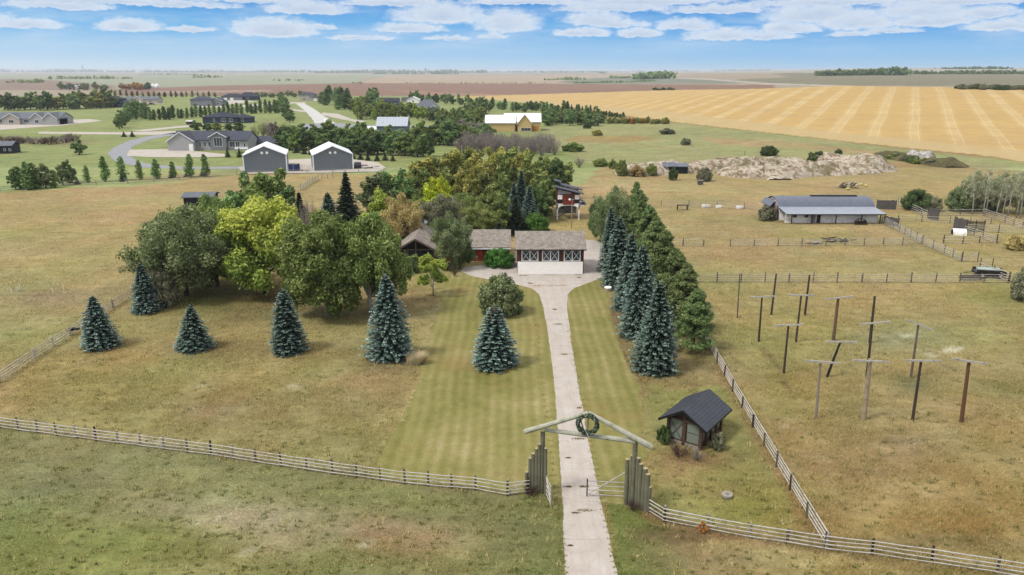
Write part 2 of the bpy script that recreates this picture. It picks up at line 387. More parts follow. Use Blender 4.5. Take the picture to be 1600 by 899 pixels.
BLOB = [  # soft patches of grass colour: cx, cy, rx, ry, colour, strength
    (640, 838, 105, 36, (180, 152, 118), 1.0), (330, 800, 190, 44, (176, 160, 132), .95), (440, 850, 80, 26, (178, 156, 128), .8), (620, 846, 60, 18, (178, 146, 110), .8), (180, 745, 210, 45, (132, 122, 92), .6),
    (390, 815, 60, 20, (183, 162, 140), .7), (60, 860, 160, 60, (130, 134, 70), .6), (250, 850, 160, 40, (124, 128, 68), .7), (240, 705, 60, 18, (160, 140, 104), .6),
    (850, 850, 60, 110, (116, 126, 64), .8), (760, 790, 120, 25, (124, 126, 68), .5), (520, 770, 160, 22, (132, 132, 74), .5), (560, 880, 220, 40, (134, 132, 74), .5),
    (330, 600, 300, 70, (161, 138, 88), .5), (140, 620, 190, 50, (163, 141, 86), .6), (420, 640, 160, 40, (155, 130, 86), .6), (550, 600, 70, 60, (150, 138, 96), .5),
    (330, 640, 90, 25, (170, 148, 118), .55), (500, 585, 110, 22, (167, 142, 94), .5), (300, 480, 130, 40, (140, 132, 74), .6), (100, 480, 140, 60, (160, 146, 96), .4),
    (60, 460, 110, 22, (150, 134, 108), .6), (90, 330, 60, 8, (137, 115, 76), .6), (200, 345, 190, 30, (175, 152, 100), .5), (60, 390, 120, 30, (175, 154, 104), .4), (330, 310, 170, 18, (173, 152, 104), .5),
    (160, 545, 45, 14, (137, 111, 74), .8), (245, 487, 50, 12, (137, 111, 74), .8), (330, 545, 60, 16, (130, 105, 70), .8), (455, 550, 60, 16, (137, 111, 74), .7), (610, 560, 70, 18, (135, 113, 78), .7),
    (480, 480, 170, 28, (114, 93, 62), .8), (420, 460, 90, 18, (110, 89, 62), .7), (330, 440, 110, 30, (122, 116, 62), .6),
    (1000, 560, 55, 60, (118, 95, 64), .9), (960, 520, 22, 60, (112, 92, 58), .8), (1080, 570, 60, 25, (131, 109, 74), .7), (1060, 640, 70, 30, (132, 128, 64), .6),
    (1160, 740, 60, 50, (128, 132, 60), .7), (1060, 740, 60, 30, (156, 138, 92), .6), (1150, 770, 40, 14, (160, 138, 106), .5), (1200, 790, 60, 40, (124, 128, 60), .6), (1090, 720, 80, 14, (120, 96, 66), .7), (1170, 690, 24, 30, (100, 116, 56), .7),
    (1250, 640, 60, 60, (146, 136, 70), .5), (1215, 610, 40, 30, (138, 140, 74), .6), (1300, 790, 70, 50, (131, 106, 72), .6), (1400, 700, 260, 90, (151, 129, 74), .6), (1500, 820, 260, 50, (145, 122, 66), .6),
    (1330, 730, 120, 25, (147, 124, 92), .5), (1420, 690, 60, 22, (150, 132, 104), .6), (1320, 640, 40, 20, (116, 114, 66), .6), (1440, 600, 36, 14, (112, 112, 72), .6), (1570, 610, 70, 20, (116, 120, 62), .7),
    (1440, 530, 90, 26, (150, 142, 112), .6), (1520, 540, 110, 40, (156, 138, 86), .4), (1300, 470, 160, 25, (164, 142, 88), .5), (1250, 510, 80, 30, (167, 145, 88), .5),
    (1290, 400, 260, 18, (167, 147, 98), .5), (1300, 357, 90, 6, (190, 168, 116), .7), (1180, 345, 90, 30, (163, 142, 94), .5), (1100, 300, 160, 24, (173, 153, 104), .5), (1040, 350, 60, 20, (179, 158, 114), .5),
    (1240, 300, 60, 16, (164, 146, 88), .5), (1460, 290, 90, 16, (168, 148, 90), .5), (960, 285, 60, 14, (177, 154, 112), .7), (1500, 395, 60, 12, (150, 144, 78), .6), (1560, 455, 60, 20, (132, 130, 66), .6),
    (880, 355, 70, 8, (173, 148, 88), .8), (300, 277, 120, 8, (175, 151, 104), .5), (520, 280, 60, 10, (175, 150, 100), .6),
    (1400, 850, 260, 16, (120, 106, 66), .7), (1180, 862, 140, 20, (168, 152, 100), .8), (1130, 880, 120, 30, (147, 126, 94), .6), (1060, 840, 70, 14, (110, 88, 64), .7), (1300, 890, 200, 20, (166, 150, 96), .5),
    (40, 245, 60, 14, (154, 162, 100), .6), (200, 195, 120, 6, (176, 178, 116), .6), (300, 260, 90, 5, (158, 158, 88), .6), (620, 250, 90, 14, (148, 154, 92), .6), (560, 255, 40, 6, (150, 150, 90), .5),
    (100, 222, 60, 6, (147, 124, 96), .6), (20, 218, 40, 5, (137, 113, 88), .6), (1480, 262, 80, 6, (150, 130, 90), .4), (1330, 177, 40, 2.5, (128, 102, 64), .8), (1570, 178, 60, 2, (124, 98, 64), .8), (980, 165, 90, 2, (175, 146, 88), .6), (900, 158, 60, 1.5, (181, 152, 94), .6),
]
PALE = [(1236, 665, 16, 7), (1256, 676, 10, 5), (1432, 695, 10, 4), (1492, 672, 8, 5), (1415, 525, 22, 5), (1455, 555, 12, 4), (1480, 548, 30, 5), (1500, 545, 20, 4), (1338, 487, 7, 3), (1548, 524, 6, 3), (320, 607, 16, 5), (460, 605, 14, 4),
        (330, 812, 30, 6), (318, 824, 26, 5), (350, 822, 20, 6), (246, 815, 8, 3), (208, 822, 6, 3), (572, 853, 14, 7), (365, 850, 24, 5), (395, 862, 18, 4), (560, 830, 16, 4), (300, 642, 10, 4), (640, 560, 5, 3), (445, 652, 8, 3)]
LINES = [([(688, 474), (684, 510), (662, 575), (640, 628), (610, 690), (585, 740)], 2.2, (196, 178, 128), .8), ([(640, 500), (672, 486), (690, 478)], 4, (190, 172, 130), .6),
         ([(40, 668), (200, 690), (400, 722), (633, 757), (800, 778)], 3.5, (172, 154, 116), .6), ([(1010, 802), (1105, 836), (1289, 866), (1450, 888)], 5, (150, 122, 92), .7),
         ([(1110, 850), (1200, 858), (1300, 872), (1420, 900)], 4, (190, 172, 122), .7), ([(1100, 862), (1190, 872), (1290, 892)], 3, (184, 166, 118), .6), ([(1200, 720), (1240, 760), (1252, 800), (1230, 830)], 4, (176, 156, 104), .5),
         ([(1190, 545), (1215, 575), (1226, 600), (1250, 640)], 3, (128, 108, 72), .6), ([(1280, 470), (1265, 540), (1250, 600)], 3, (182, 162, 110), .4), ([(1290, 860), (1234, 770), (1176, 672), (1120, 575)], 7, (150, 118, 84), .55),
         ([(0, 604), (110, 530), (210, 464)], 6, (182, 158, 108), .5), ([(0, 360), (120, 352), (260, 330), (380, 300)], 2, (188, 162, 112), .5), ([(60, 520), (160, 440), (230, 380), (240, 340)], 3, (184, 158, 108), .45),
         ([(930, 282), (960, 300), (1030, 305), (1180, 300), (1320, 305)], 2, (190, 162, 114), .5), ([(890, 290), (905, 310), (900, 345)], 4, (184, 150, 104), .6), ([(1160, 385), (1320, 392), (1480, 402)], 2, (182, 156, 104), .45), ([(1040, 500), (1085, 620), (1060, 740)], 8, (136, 112, 76), .4)]
def tint(X, Y, Z=0.0, blobs=True):
    X = np.asarray(X, float); Y = np.asarray(Y, float); px, py = proj(X, Y, Z)
    back = Y < 18
    px = np.where(back, 600, px); py = np.where(back, 880, py)
    n1 = fbm(X / 9, Y / 9, 4) - .5; n2 = fbm(X / 5 + 40, Y / 5 + 7, 4) - .5
    d = np.hypot(X, Y); big = np.clip(d / 250, .35, 1)
    qx = px + n1 * 46 * np.clip(60 / d, .12, 1) * 2; qy = py + n2 * np.clip(9 * 110 / np.maximum(d, 40), .6, 14)
    c = np.zeros(X.shape + (3,)); c[...] = (162, 146, 96)
    far = sm(260, 420, py)[..., None]; c = c * far + np.array((170, 148, 98)) * (1 - far)
    for poly, col in REG:
        mk = inpoly(qx, qy, poly); c[mk] = col
    stub = inpoly(px, py + n2 * .6, STUB) & ~back
    c[stub] = (214, 184, 128)
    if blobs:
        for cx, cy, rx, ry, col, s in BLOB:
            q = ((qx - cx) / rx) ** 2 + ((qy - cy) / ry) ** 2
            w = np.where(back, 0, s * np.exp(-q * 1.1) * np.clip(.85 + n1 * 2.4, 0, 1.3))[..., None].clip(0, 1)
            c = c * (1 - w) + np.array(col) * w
        for cx, cy, rx, ry in PALE:
            q = ((px - cx) / rx) ** 2 + ((py - cy) / ry) ** 2
            w = (.7 * np.exp(-q) * np.clip((vnoise(X * 3.3, Y * 3.3) - .5) * 5, 0, 1) * (~back))[..., None]
            c = c * (1 - w) + np.array((214, 204, 184)) * w
    if blobs:
        for pl, wd, col, st_ in LINES:
            dd = np.full(X.shape, 1e9); ux = px + n1 * 8; uy = py + n2 * 4
            for (ax, ay), (bx, by) in zip(pl[:-1], pl[1:]):
                ex, ey = bx - ax, by - ay; tt = np.clip(((ux - ax) * ex + (uy - ay) * ey) / (ex * ex + ey * ey), 0, 1); dd = np.minimum(dd, np.hypot(ux - ax - tt * ex, uy - ay - tt * ey))
            w = (st_ * np.exp(-(dd / wd) ** 2) * np.clip(.9 + n2 * 2.2, 0, 1.2) * (~back))[..., None].clip(0, 1); c = c * (1 - w) + np.array(col) * w
    v = 1 + .14 * (fbm(X / 22 + 5, Y / 22, 4) - .5)[..., None]
    # rust, straw and green drifting through the wild grass
    wild = (~stub)[..., None] * np.clip(1.25 - d / 700, .1, 1)[..., None]
    gsh = (fbm(X / 14 + 90, Y / 14 + 3, 4) - .5)[..., None]; rsh = (fbm(X / 7 + 9, Y / 7 + 70, 4) - .5)[..., None]
    c = c * v + wild * (gsh * np.array((-22, 2, -18)) + rsh * np.array((10, -6, -8)))
    gy = c.mean(-1, keepdims=True); near = (~stub)[..., None] * (py > 262)[..., None]
    c = np.where(near, (gy + (c - gy) * .93) * np.array((1.075, 1.085, 1.075)) + np.array((3, 3, 3)), c)
    return np.clip(c, 8, 245), stub.astype(float)
def tint_lin(X, Y, Z=0.0, k=.55):
    c, s = tint(X, Y, Z); c = c / 255; l = np.where(c <= .04045, c / 12.92, ((c + .055) / 1.055) ** 2.4) * k
    return np.concatenate([l, np.ones(l.shape[:-1] + (1,))], -1), s

def make_ground():
    L = 50.0; du = .0145
    un = math.asinh(42000 / L); us = np.arange(-un, un + du, du); xs = L * np.sinh(us)
    uy = np.arange(math.asinh(-1500 / L), math.asinh(42000 / L) + du, du); ys = 62 + L * np.sinh(uy)
    X, Y = np.meshgrid(xs, ys); Z = gz(X, Y)
    ny, nx = X.shape
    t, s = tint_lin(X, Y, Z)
    V = np.stack([X, Y, Z], -1).reshape(-1, 3)
    i = np.arange(ny - 1)[:, None] * nx + np.arange(nx - 1)[None, :]
    Q = np.stack([i, i + 1, i + nx + 1, i + nx], -1).reshape(-1, 4)
    T = NT('pasture_and_fields', .95, .12)
    at_ = T.n('ShaderNodeAttribute', attribute_name='tint'); st = T.n('ShaderNodeAttribute', attribute_name='stub')
    v = T.coord('Object'); v2 = T.coord('Object', (1, .45, 1))
    nD = T.ramp(T.noise(T.coord('Object', (.22, 1, 1), (0, 0, .12)), .75, 5, .65, .5), [(.3, g(.84)), (.7, g(1.16))])
    nA = T.ramp(T.noise(v, .16, 6, .62), [(.28, g(.80)), (.72, g(1.14))])
    nB = T.ramp(T.noise(v, .9, 5, .66, .6), [(.26, g(.72)), (.74, g(1.2))])
    nC = T.ramp(T.noise(v, 4.5, 5, .75), [(.28, g(.62)), (.75, g(1.32))])
    col = T.mix(1, T.mix(1, T.mix(1, T.mix(1, at_.outputs['Color'], nD, 'MULTIPLY'), nA, 'MULTIPLY'), nB, 'MULTIPLY'), nC, 'MULTIPLY')
    # combed swaths of the stubble, running away to the north-east, crossed by faint headland passes
    vs = T.coord('Object', (1, 1, 1), (0, 0, math.radians(27)))
    sp = T.n('ShaderNodeSeparateXYZ'); T.link(vs, sp.inputs[0])
    wob = T.math('MULTIPLY', T.math('SUBTRACT', T.noise(v, .02, 3, .5), .5), 3)
    u = T.math('ADD', sp.outputs[0], wob)
    def band(period, lo, hi, ph=0.0):
        x = T.math('MULTIPLY', T.math('ADD', u, ph), 2 * math.pi / period); sN = T.math('SINE', x)
        mr = T.n('ShaderNodeMapRange', interpolation_type='SMOOTHSTEP'); T.link(sN, mr.inputs[0]); mr.inputs[1].default_value = lo; mr.inputs[2].default_value = hi; return mr.outputs[0]
    pale = band(16.5, .0, .98); trk = T.math('MULTIPLY', band(16.5 / 5, .80, .98, 1.2), band(16.5, .0, .6))
    xr = T.math('MULTIPLY', T.math('ADD', sp.outputs[1], T.math('MULTIPLY', T.noise(v, .03, 2, .5), 12)), .11)
    cross = T.ramp(T.noise(T.coord('Object', (.004, .05, 1), (0, 0, math.radians(8))), 1.0, 4, .6), [(.35, g(0)), (.7, g(1))])
    gold = A(218, 184, 114); straw = A(236, 212, 158); tan = A(206, 172, 118)
    fcol = T.mix(T.math('MULTIPLY', pale, T.math('ADD', .18, T.math('MULTIPLY', T.noise(T.coord('Object', (.012, .03, 1)), 1.0, 4, .6), .75))), gold, straw); fcol = T.mix(T.math('MULTIPLY', cross, .75), fcol, tan)
    fcol = T.mix(T.math('MULTIPLY', trk, .35), fcol, A(246, 226, 178))
    fcol = T.mix(1, fcol, T.ramp(T.noise(v, .12, 5, .65), [(.25, g(.86)), (.75, g(1.1))]), 'MULTIPLY')
    fcol = T.mix(1, fcol, nC, 'MULTIPLY')
    head = T.n('ShaderNodeAttribute', attribute_name='head')
    fcol = T.mix(T.math('MULTIPLY', head.outputs['Fac'], .8), fcol, T.mix(1, A(208, 184, 134), nB, 'MULTIPLY'))
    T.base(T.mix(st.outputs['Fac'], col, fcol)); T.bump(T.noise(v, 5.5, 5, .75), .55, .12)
    px, py = proj(X, Y, Z)
    edge = inpoly(px, py, [(700, 152), (1000, 184), (1052, 190), (1600, 252), (B, 700), (B, 640), (1600, 236), (1300, 206), (1050, 176), (850, 157)])
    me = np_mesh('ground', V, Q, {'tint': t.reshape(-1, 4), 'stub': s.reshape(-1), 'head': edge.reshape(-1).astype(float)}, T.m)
    me.polygons.foreach_set('use_smooth', [True] * len(me.polygons))
    o = bpy.data.objects.new('ground', me); COL.objects.link(o); tag(o, kind='structure')
make_ground()

def rough_outline(pts, z, step, jit, seed=1):
    P = [at(x, y, z) for x, y in pts]; out = []; rg = random.Random(seed)
    for i in range(len(P)):
        a, b = P[i], P[(i + 1) % len(P)]; L = (b - a).length; n = max(1, int(L / step)); nrm = Vector(((b - a).y, -(b - a).x, 0)).normalized()
        for k in range(n):
            q = a.lerp(b, k / n); w = (vnoise(np.array([q.x * .6 + seed]), np.array([q.y * .6]))[0] - .5) * jit * 3 + rg.uniform(-jit, jit)
            out.append(q + nrm * w * (1 if k else .2))
    return out
def smooth_px(pts, it=2):
    for _ in range(it):
        out = []
        for i in range(len(pts)):
            (x0, y0), (x1, y1) = pts[i], pts[(i + 1) % len(pts)]
            out += [(x0 * .75 + x1 * .25, y0 * .75 + y1 * .25), (x0 * .25 + x1 * .75, y0 * .25 + y1 * .75)]
        pts = out
    return pts
def sheet(name, pts, z, mat, step=.5, jit=.05, seed=1, smooth=0):
    if smooth: pts = smooth_px(pts, smooth)
    P = rough_outline(pts, z, step, jit, seed)
    me = bpy.data.meshes.new(name); me.from_pydata([tuple(p) for p in P], [], [tuple(range(len(P)))]); me.materials.append(mat); me.update()
    if me.polygons[0].normal.z < 0: me.flip_normals()
    o = bpy.data.objects.new(name, me); COL.objects.link(o); return tag(o, kind='structure')

# mown lawns
def lawn_mat():
    T = NT('mown_lawn', .9, .15); v = T.coord('Object')
    sp = T.n('ShaderNodeSeparateXYZ'); T.link(v, sp.inputs[0])
    wob = T.math('MULTIPLY', T.math('SUBTRACT', T.noise(v, .05, 2, .5), .5), 2.0)
    x = T.math('ADD', sp.outputs[0], wob)
    s1 = T.math('SINE', T.math('MULTIPLY', x, 6.283 / 1.05)); s2 = T.math('SINE', T.math('MULTIPLY', x, 6.283 / 2.3))
    f = T.math('ADD', T.math('MULTIPLY', s1, .075), T.math('MULTIPLY', s2, .04)); f = T.math('ADD', f, T.noise(v, .12, 5, .6))
    col = T.ramp(f, [(.22, A(132, 130, 68)), (.42, A(150, 145, 82)), (.60, A(166, 157, 98)), (.80, A(192, 178, 128))])
    col = T.mix(1, col, T.ramp(T.noise(v, 1.1, 5, .7), [(.28, g(.78)), (.75, g(1.15))]), 'MULTIPLY')
    col = T.mix(1, col, T.ramp(T.noise(v, 6, 5, .75), [(.28, g(.7)), (.75, g(1.22))]), 'MULTIPLY')
    col = T.mix(T.math('MULTIPLY', T.ramp(T.noise(v, .09, 4, .6), [(.55, g(0)), (.72, g(1))]), .55), col, A(164, 136, 86))
    T.bump(T.noise(v, 7, 4, .8), .4, .06); return T.base(col)
LAWN = lawn_mat()
LAWN_L = [(640, 430), (672, 440), (690, 470), (680, 500), (668, 545), (655, 592), (632, 645), (604, 695), (583, 742), (633, 755), (743, 764), (792, 773), (823, 769), (860, 775), (880, 780), (880, 640), (866, 540), (850, 462), (838, 448), (800, 432), (740, 418), (690, 418), (650, 420)]
LAWN_R = [(885, 470), (888, 456), (902, 446), (930, 436), (948, 424), (952, 450), (956, 500), (975, 560), (1000, 600), (1040, 612), (1085, 585), (1100, 545), (1125, 590), (1150, 640), (1180, 700), (1200, 740), (1236, 800), (1250, 828), (1172, 838), (1105, 826), (1040, 812), (1012, 797), (945, 785), (932, 785), (905, 600)]
sheet('lawn', LAWN_L, .006, LAWN, .25, .30, 3); sheet('lawn', [p for p in LAWN_R if p[0] < 1032] + [], .006, LAWN, .25, .22, 5)

# concrete drive, apron and turning pad
def drive_mat():
    T = NT('concrete_drive', .85, .25); v = T.coord('Object')
    col = T.ramp(T.noise(v, .5, 6, .65), [(.3, A(206, 194, 182)), (.55, A(218, 207, 197)), (.75, A(227, 218, 209))])
    col = T.mix(1, col, T.ramp(T.noise(v, 14, 4, .8), [(.25, g(.80)), (.7, g(1.06))]), 'MULTIPLY')
    col = T.mix(T.math('MULTIPLY', T.ramp(T.noise(v, .28, 6, .72), [(.56, g(0)), (.74, g(1))]), .35), col, A(176, 152, 128))
    sp = T.n('ShaderNodeSeparateXYZ'); T.link(v, sp.inputs[0])
    y = T.math('ADD', sp.outputs[1], T.math('MULTIPLY', T.noise(v, 1.3, 3, .6), .12)); fr = T.math('ABSOLUTE', T.math('SUBTRACT', T.math('FRACT', T.math('DIVIDE', y, 4.6)), .5))
    mr = T.n('ShaderNodeMapRange'); T.link(fr, mr.inputs[0]); mr.inputs[1].default_value = .006; mr.inputs[2].default_value = .014; mr.inputs[3].default_value = 1; mr.inputs[4].default_value = 0
    tw = T.math('ABSOLUTE', T.math('SUBTRACT', T.noise(T.coord('Object', (1.1, .05, 1)), 1.0, 3, .55), .5)); col = T.mix(T.ramp(tw, [(.0, g(.28)), (.06, g(0))]), col, A(186, 172, 158))
    br = T.math('MULTIPLY', mr.outputs[0], T.ramp(T.noise(v, .7, 3, .6), [(.4, g(.15)), (.6, g(1))]))
    col = T.mix(T.math('MULTIPLY', br, .35), col, A(132, 118, 98))
    vo = T.n('ShaderNodeTexVoronoi'); vo.feature = 'DISTANCE_TO_EDGE'; vo.inputs['Scale'].default_value = .24
    wv = T.n('ShaderNodeVectorMath', operation='ADD'); nz = T.n('ShaderNodeTexNoise'); nz.inputs['Scale'].default_value = .8; nz.inputs['Detail'].default_value = 5; T.link(v, nz.inputs['Vector'])
    sc_ = T.n('ShaderNodeVectorMath', operation='SCALE'); T.link(nz.outputs['Color'], sc_.inputs[0]); sc_.inputs['Scale'].default_value = 2.6
    T.link(v, wv.inputs[0]); T.link(sc_.outputs[0], wv.inputs[1]); T.link(wv.outputs[0], vo.inputs['Vector'])
    ck = T.ramp(vo.outputs['Distance'], [(.004, g(1)), (.012, g(0))]); col = T.mix(T.math('MULTIPLY', ck, .16), col, A(130, 116, 96))
    return T.base(col)
DRIVE = drive_mat()
DRV = [(886, 1000), (883, 899), (880, 800), (874, 700), (866, 600), (858, 530), (849, 480), (843, 461), (832, 451), (806, 444), (770, 438), (735, 431), (720, 424), (724, 418), (760, 414), (790, 412), (804, 404), (806, 376), (912, 376),
       (926, 375), (941, 379), (947, 396), (950, 418), (943, 432), (920, 442), (898, 450), (887, 460), (886, 478), (892, 530), (903, 600), (918, 680), (936, 770), (950, 830), (965, 899), (988, 1000)]
sheet('driveway', DRV, .012, DRIVE, .35, .035, 9)
sheet('patio', [(612, 420), (640, 411), (690, 411), (690, 419), (640, 419), (616, 428)], .012, DRIVE, .5, .05, 2)

# gravel lanes and paved street among the far houses
GRAVEL = mat_mottle('pale_gravel', A(216, 206, 194), .15, .6, .95, .2, dirt=A(180, 166, 140)); ASPH = mat_mottle('grey_asphalt', A(166, 168, 172), .15, .3, .9, .1)
PAVE = mat_mottle('pale_street', A(222, 220, 214), .1, .3, .9, .1)
road = lambda n, p, m, z=.05, **k: sheet(n, p, z, m, 6, .25, **k)
road('street', [(462, 162), (474, 161), (490, 170), (506, 181), (525, 193), (521, 196), (494, 197), (488, 186), (476, 173)], PAVE)
road('street', [(486, 193), (524, 192.5), (600, 197), (760, 197), (760, 199), (600, 200), (520, 199), (440, 206), (400, 206)], ASPH, .09)
road('gravel_lane', [(0, 195), (60, 190), (140, 186), (160, 189), (100, 196), (0, 203)], GRAVEL)
road('gravel_lane', [(60, 206), (180, 207), (280, 205), (300, 208), (240, 211), (140, 210), (60, 209)], GRAVEL, .05)
road('gravel_lane', [(205, 204.5), (250, 200), (310, 194.5), (322, 195), (322, 197), (270, 201), (225, 205.5)], GRAVEL, .09)
road('street', [(168, 241), (174, 233), (196, 222), (225, 214), (262, 209), (285, 206), (288, 208.5), (262, 213), (232, 219), (206, 230), (204, 234), (200, 243), (215, 252), (240, 258), (300, 261), (382, 260), (382, 264), (290, 265), (220, 262), (180, 252)], ASPH, .05)
road('gravel_lane', [(203, 234), (262, 233), (300, 236), (352, 241), (352, 245), (300, 246), (240, 246), (198, 244)], GRAVEL, .09)
road('gravel_lane', [(372, 262), (446, 250), (484, 248), (560, 250), (590, 254), (604, 263), (590, 268), (480, 271), (380, 272)], GRAVEL, .13)
road('gravel_lane', [(300, 163), (350, 158), (372, 156), (400, 159), (360, 163), (345, 168), (310, 168)], GRAVEL)
road('gravel_lane', [(180, 157), (250, 155), (256, 162), (190, 163)], GRAVEL)
road('gravel_lane', [(376, 165), (440, 160), (478, 160), (478, 161.5), (440, 162.5), (380, 168)], GRAVEL, .07)
road('gravel_lane', [(800, 199), (866, 198), (872, 204), (850, 206), (800, 204)], GRAVEL)
road('gravel_lane', [(440, 168), (476, 173), (480, 176), (440, 172)], GRAVEL, .13)
road('gravel_lane', [(503, 176), (528, 178), (550, 186), (574, 190), (560, 192), (530, 186), (504, 180)], GRAVEL, .13)
# ------------------------------------------------------------------ plants
def leaves(rng, C, Rd, n, size, aspect=.6, bias=1.2, shell=.62, flat=1.0, tone_amp=.5):
    """n diamond leaf clumps in each ball of centre C and radius Rd, denser towards its outside"""
    m = len(C); ci = np.repeat(np.arange(m), n); k = m * n
    d = rng.normal(size=(k, 3)); d /= np.linalg.norm(d, axis=1)[:, None]
    r = shell + (1 - shell) * rng.random(k) ** .6; r *= 1 + .22 * rng.normal(size=k) * .5
    P = C[ci] + d * (Rd[ci] * r)[:, None] * np.array((1, 1, flat))
    nn = d * bias + rng.normal(size=(k, 3)) * .8 + np.array((0, 0, .35)); nn /= np.linalg.norm(nn, axis=1)[:, None]
    t = np.cross(nn, rng.normal(size=(k, 3))); t /= np.linalg.norm(t, axis=1)[:, None]; b = np.cross(nn, t)
    s = (size * (.65 + .7 * rng.random(k)))[:, None]
    V = np.stack([P - t * s * .5, P - b * s * aspect * .5, P + t * s * .5, P + b * s * aspect * .5], 1).reshape(-1, 3)
    pt = rng.random(m); tone = np.clip(tone_amp * pt[ci] + (1 - tone_amp) * rng.random(k), 0, 1)
    return V, np.repeat(tone, 4)
def leaf_mesh(name, parts, mat):
    V = np.concatenate([p[0] for p in parts]); tone = np.concatenate([p[1] for p in parts])
    hz = (V[:, 2] - V[:, 2].min()) / (np.ptp(V[:, 2]) + 1e-6)
    return np_mesh(name, V, np.arange(len(V)).reshape(-1, 4), {'tone': tone, 'hz': hz}, mat)
def trunk_part(rng, h, r, tips, n=7, lean=.3, nb=12):
    mb = MB(); bx, by = rng.normal(0, lean, 2) * .3
    mb.tube([(0, 0, -.1), (bx * .3, by * .3, h * .35), (bx, by, h * .8)], [r, r * .75, r * .4], n)
    idx = rng.permutation(len(tips))[:nb]
    for i in idx:
        t = tips[i]; z0 = h * rng.uniform(.25, .7); p0 = Vector((bx * z0 / h, by * z0 / h, z0)); p2 = Vector(t); p1 = p0.lerp(p2, .5) + Vector((0, 0, .12 * (p2 - p0).length * rng.uniform(-1, .4)))
        mb.tube([p0, p1, p2], [r * .38, r * .22, r * .07], 5, False)
    return mb
def crown_centres(rng, n, R, Hc, zc, lobes=.2, up=-.45, inner=.25, taper=0.0):
    C = []; Rd = []; ph = rng.uniform(0, 6.28, 6)
    while len(C) < n:
        d = rng.normal(size=3); d /= np.linalg.norm(d)
        if d[2] < up: continue
        a = math.atan2(d[1], d[0]); lob = 1 + lobes * (.6 * math.sin(2 * a + ph[0]) + .5 * math.sin(3 * a + ph[1] + 2 * d[2]) + .5 * math.sin(5 * a + 4 * d[2] + ph[2]))
        f = rng.uniform(inner, .84) ** .55 * .95
        w = 1 - taper * max(0, d[2]) ** 1
        C.append((d[0] * R * f * lob * w, d[1] * R * f * lob * w, zc + d[2] * Hc * f * (1 + .1 * math.sin(4 * a + ph[3])))); Rd.append(R * rng.uniform(.17, .30) * (1 - .25 * f))
    return np.array(C), np.array(Rd)

BARK = mat_mottle('bark', A(112, 100, 86), .35, 4, .9, .4, (1, 1, .3)); BARK_PALE = mat_mottle('pale_bark', A(206, 200, 186), .2, 3, .85, .2, (1, 1, .5), dirt=A(80, 74, 68))
BARK_DARK = mat_mottle('conifer_bark', A(84, 68, 56), .3, 4, .95, .4)
LF = {
    'green': mat_leaf('leaf_green', [A(56, 72, 34), A(88, 106, 50), A(120, 136, 70), A(154, 162, 98)]),
    'grey': mat_leaf('leaf_grey_green', [A(60, 72, 46), A(92, 104, 66), A(124, 134, 92), A(154, 160, 120)]),
    'olive': mat_leaf('leaf_olive', [A(64, 74, 36), A(96, 106, 52), A(130, 138, 72), A(162, 160, 96)]),
    'gold': mat_leaf('leaf_gold', [A(86, 88, 42), A(126, 124, 60), A(162, 154, 76), A(190, 176, 100)]),
    'yellow': mat_leaf('leaf_yellow', [A(74, 96, 36), A(112, 136, 48), A(150, 168, 66), A(180, 190, 90)], patch=(A(200, 212, 84), .45, .7)),
    'turning': mat_leaf('leaf_turning', [A(66, 88, 34), A(98, 122, 46), A(132, 150, 62), A(164, 174, 84)], patch=(A(204, 208, 88, .85), .48, .78)),
    'lime': mat_leaf('leaf_lime', [A(120, 140, 30), A(164, 176, 34), A(196, 200, 44), A(214, 214, 70)]),
    'pinkish': mat_leaf('leaf_faded', [A(116, 96, 62), A(156, 132, 84), A(184, 162, 106), A(204, 186, 132)]),
    'dark': mat_leaf('leaf_dark', [A(34, 48, 26), A(56, 74, 38), A(82, 100, 54), A(108, 122, 74)]),
    'bright': mat_leaf('leaf_bright', [A(36, 66, 24), A(56, 96, 34), A(80, 124, 46), A(104, 146, 64)]),
    'poplar': mat_leaf('leaf_poplar', [A(56, 76, 40), A(86, 110, 58), A(114, 138, 80), A(146, 162, 108)]),
    'aspen': mat_leaf('leaf_aspen', [A(112, 116, 88), A(140, 142, 110), A(166, 164, 134), A(188, 184, 158)]),
    'dusty': mat_leaf('leaf_dusty', [A(74, 74, 58), A(104, 102, 80), A(134, 130, 104), A(160, 156, 130)]),
    'rust': mat_leaf('leaf_rust', [A(110, 66, 30), A(150, 94, 40), A(184, 122, 54), A(200, 150, 70)]),
    'blue': mat_leaf('needle_blue', [A(34, 46, 38), A(64, 84, 74), A(98, 118, 106), A(142, 160, 148)], 0, .3, .3),
    'spruce': mat_leaf('needle_green', [A(26, 38, 28), A(44, 62, 44), A(70, 88, 62), A(96, 110, 82)], 0, .25, .3),
    'brownblue': mat_leaf('needle_blue_browned', [A(34, 46, 38), A(64, 84, 74), A(98, 120, 108), A(140, 158, 146)], 0, .1, .3, patch=(A(150, 132, 112), .83, .85)),
    'pine': mat_leaf('needle_pine', [A(52, 66, 34), A(78, 96, 50), A(106, 122, 70), A(134, 146, 92)], .1, .25, .25),
}
def finish(root_name, crown_me, trunk_mb, bark):
    root = bpy.data.objects.new(root_name, None); COL.objects.link(root); root.empty_display_size = .3
    cr = bpy.data.objects.new('crown', crown_me); COL.objects.link(cr); cr.parent = root
    tr = trunk_mb.build('trunk', bark, root, True); KIDS[root.name] = [cr, tr]; return root
PROTO = {}
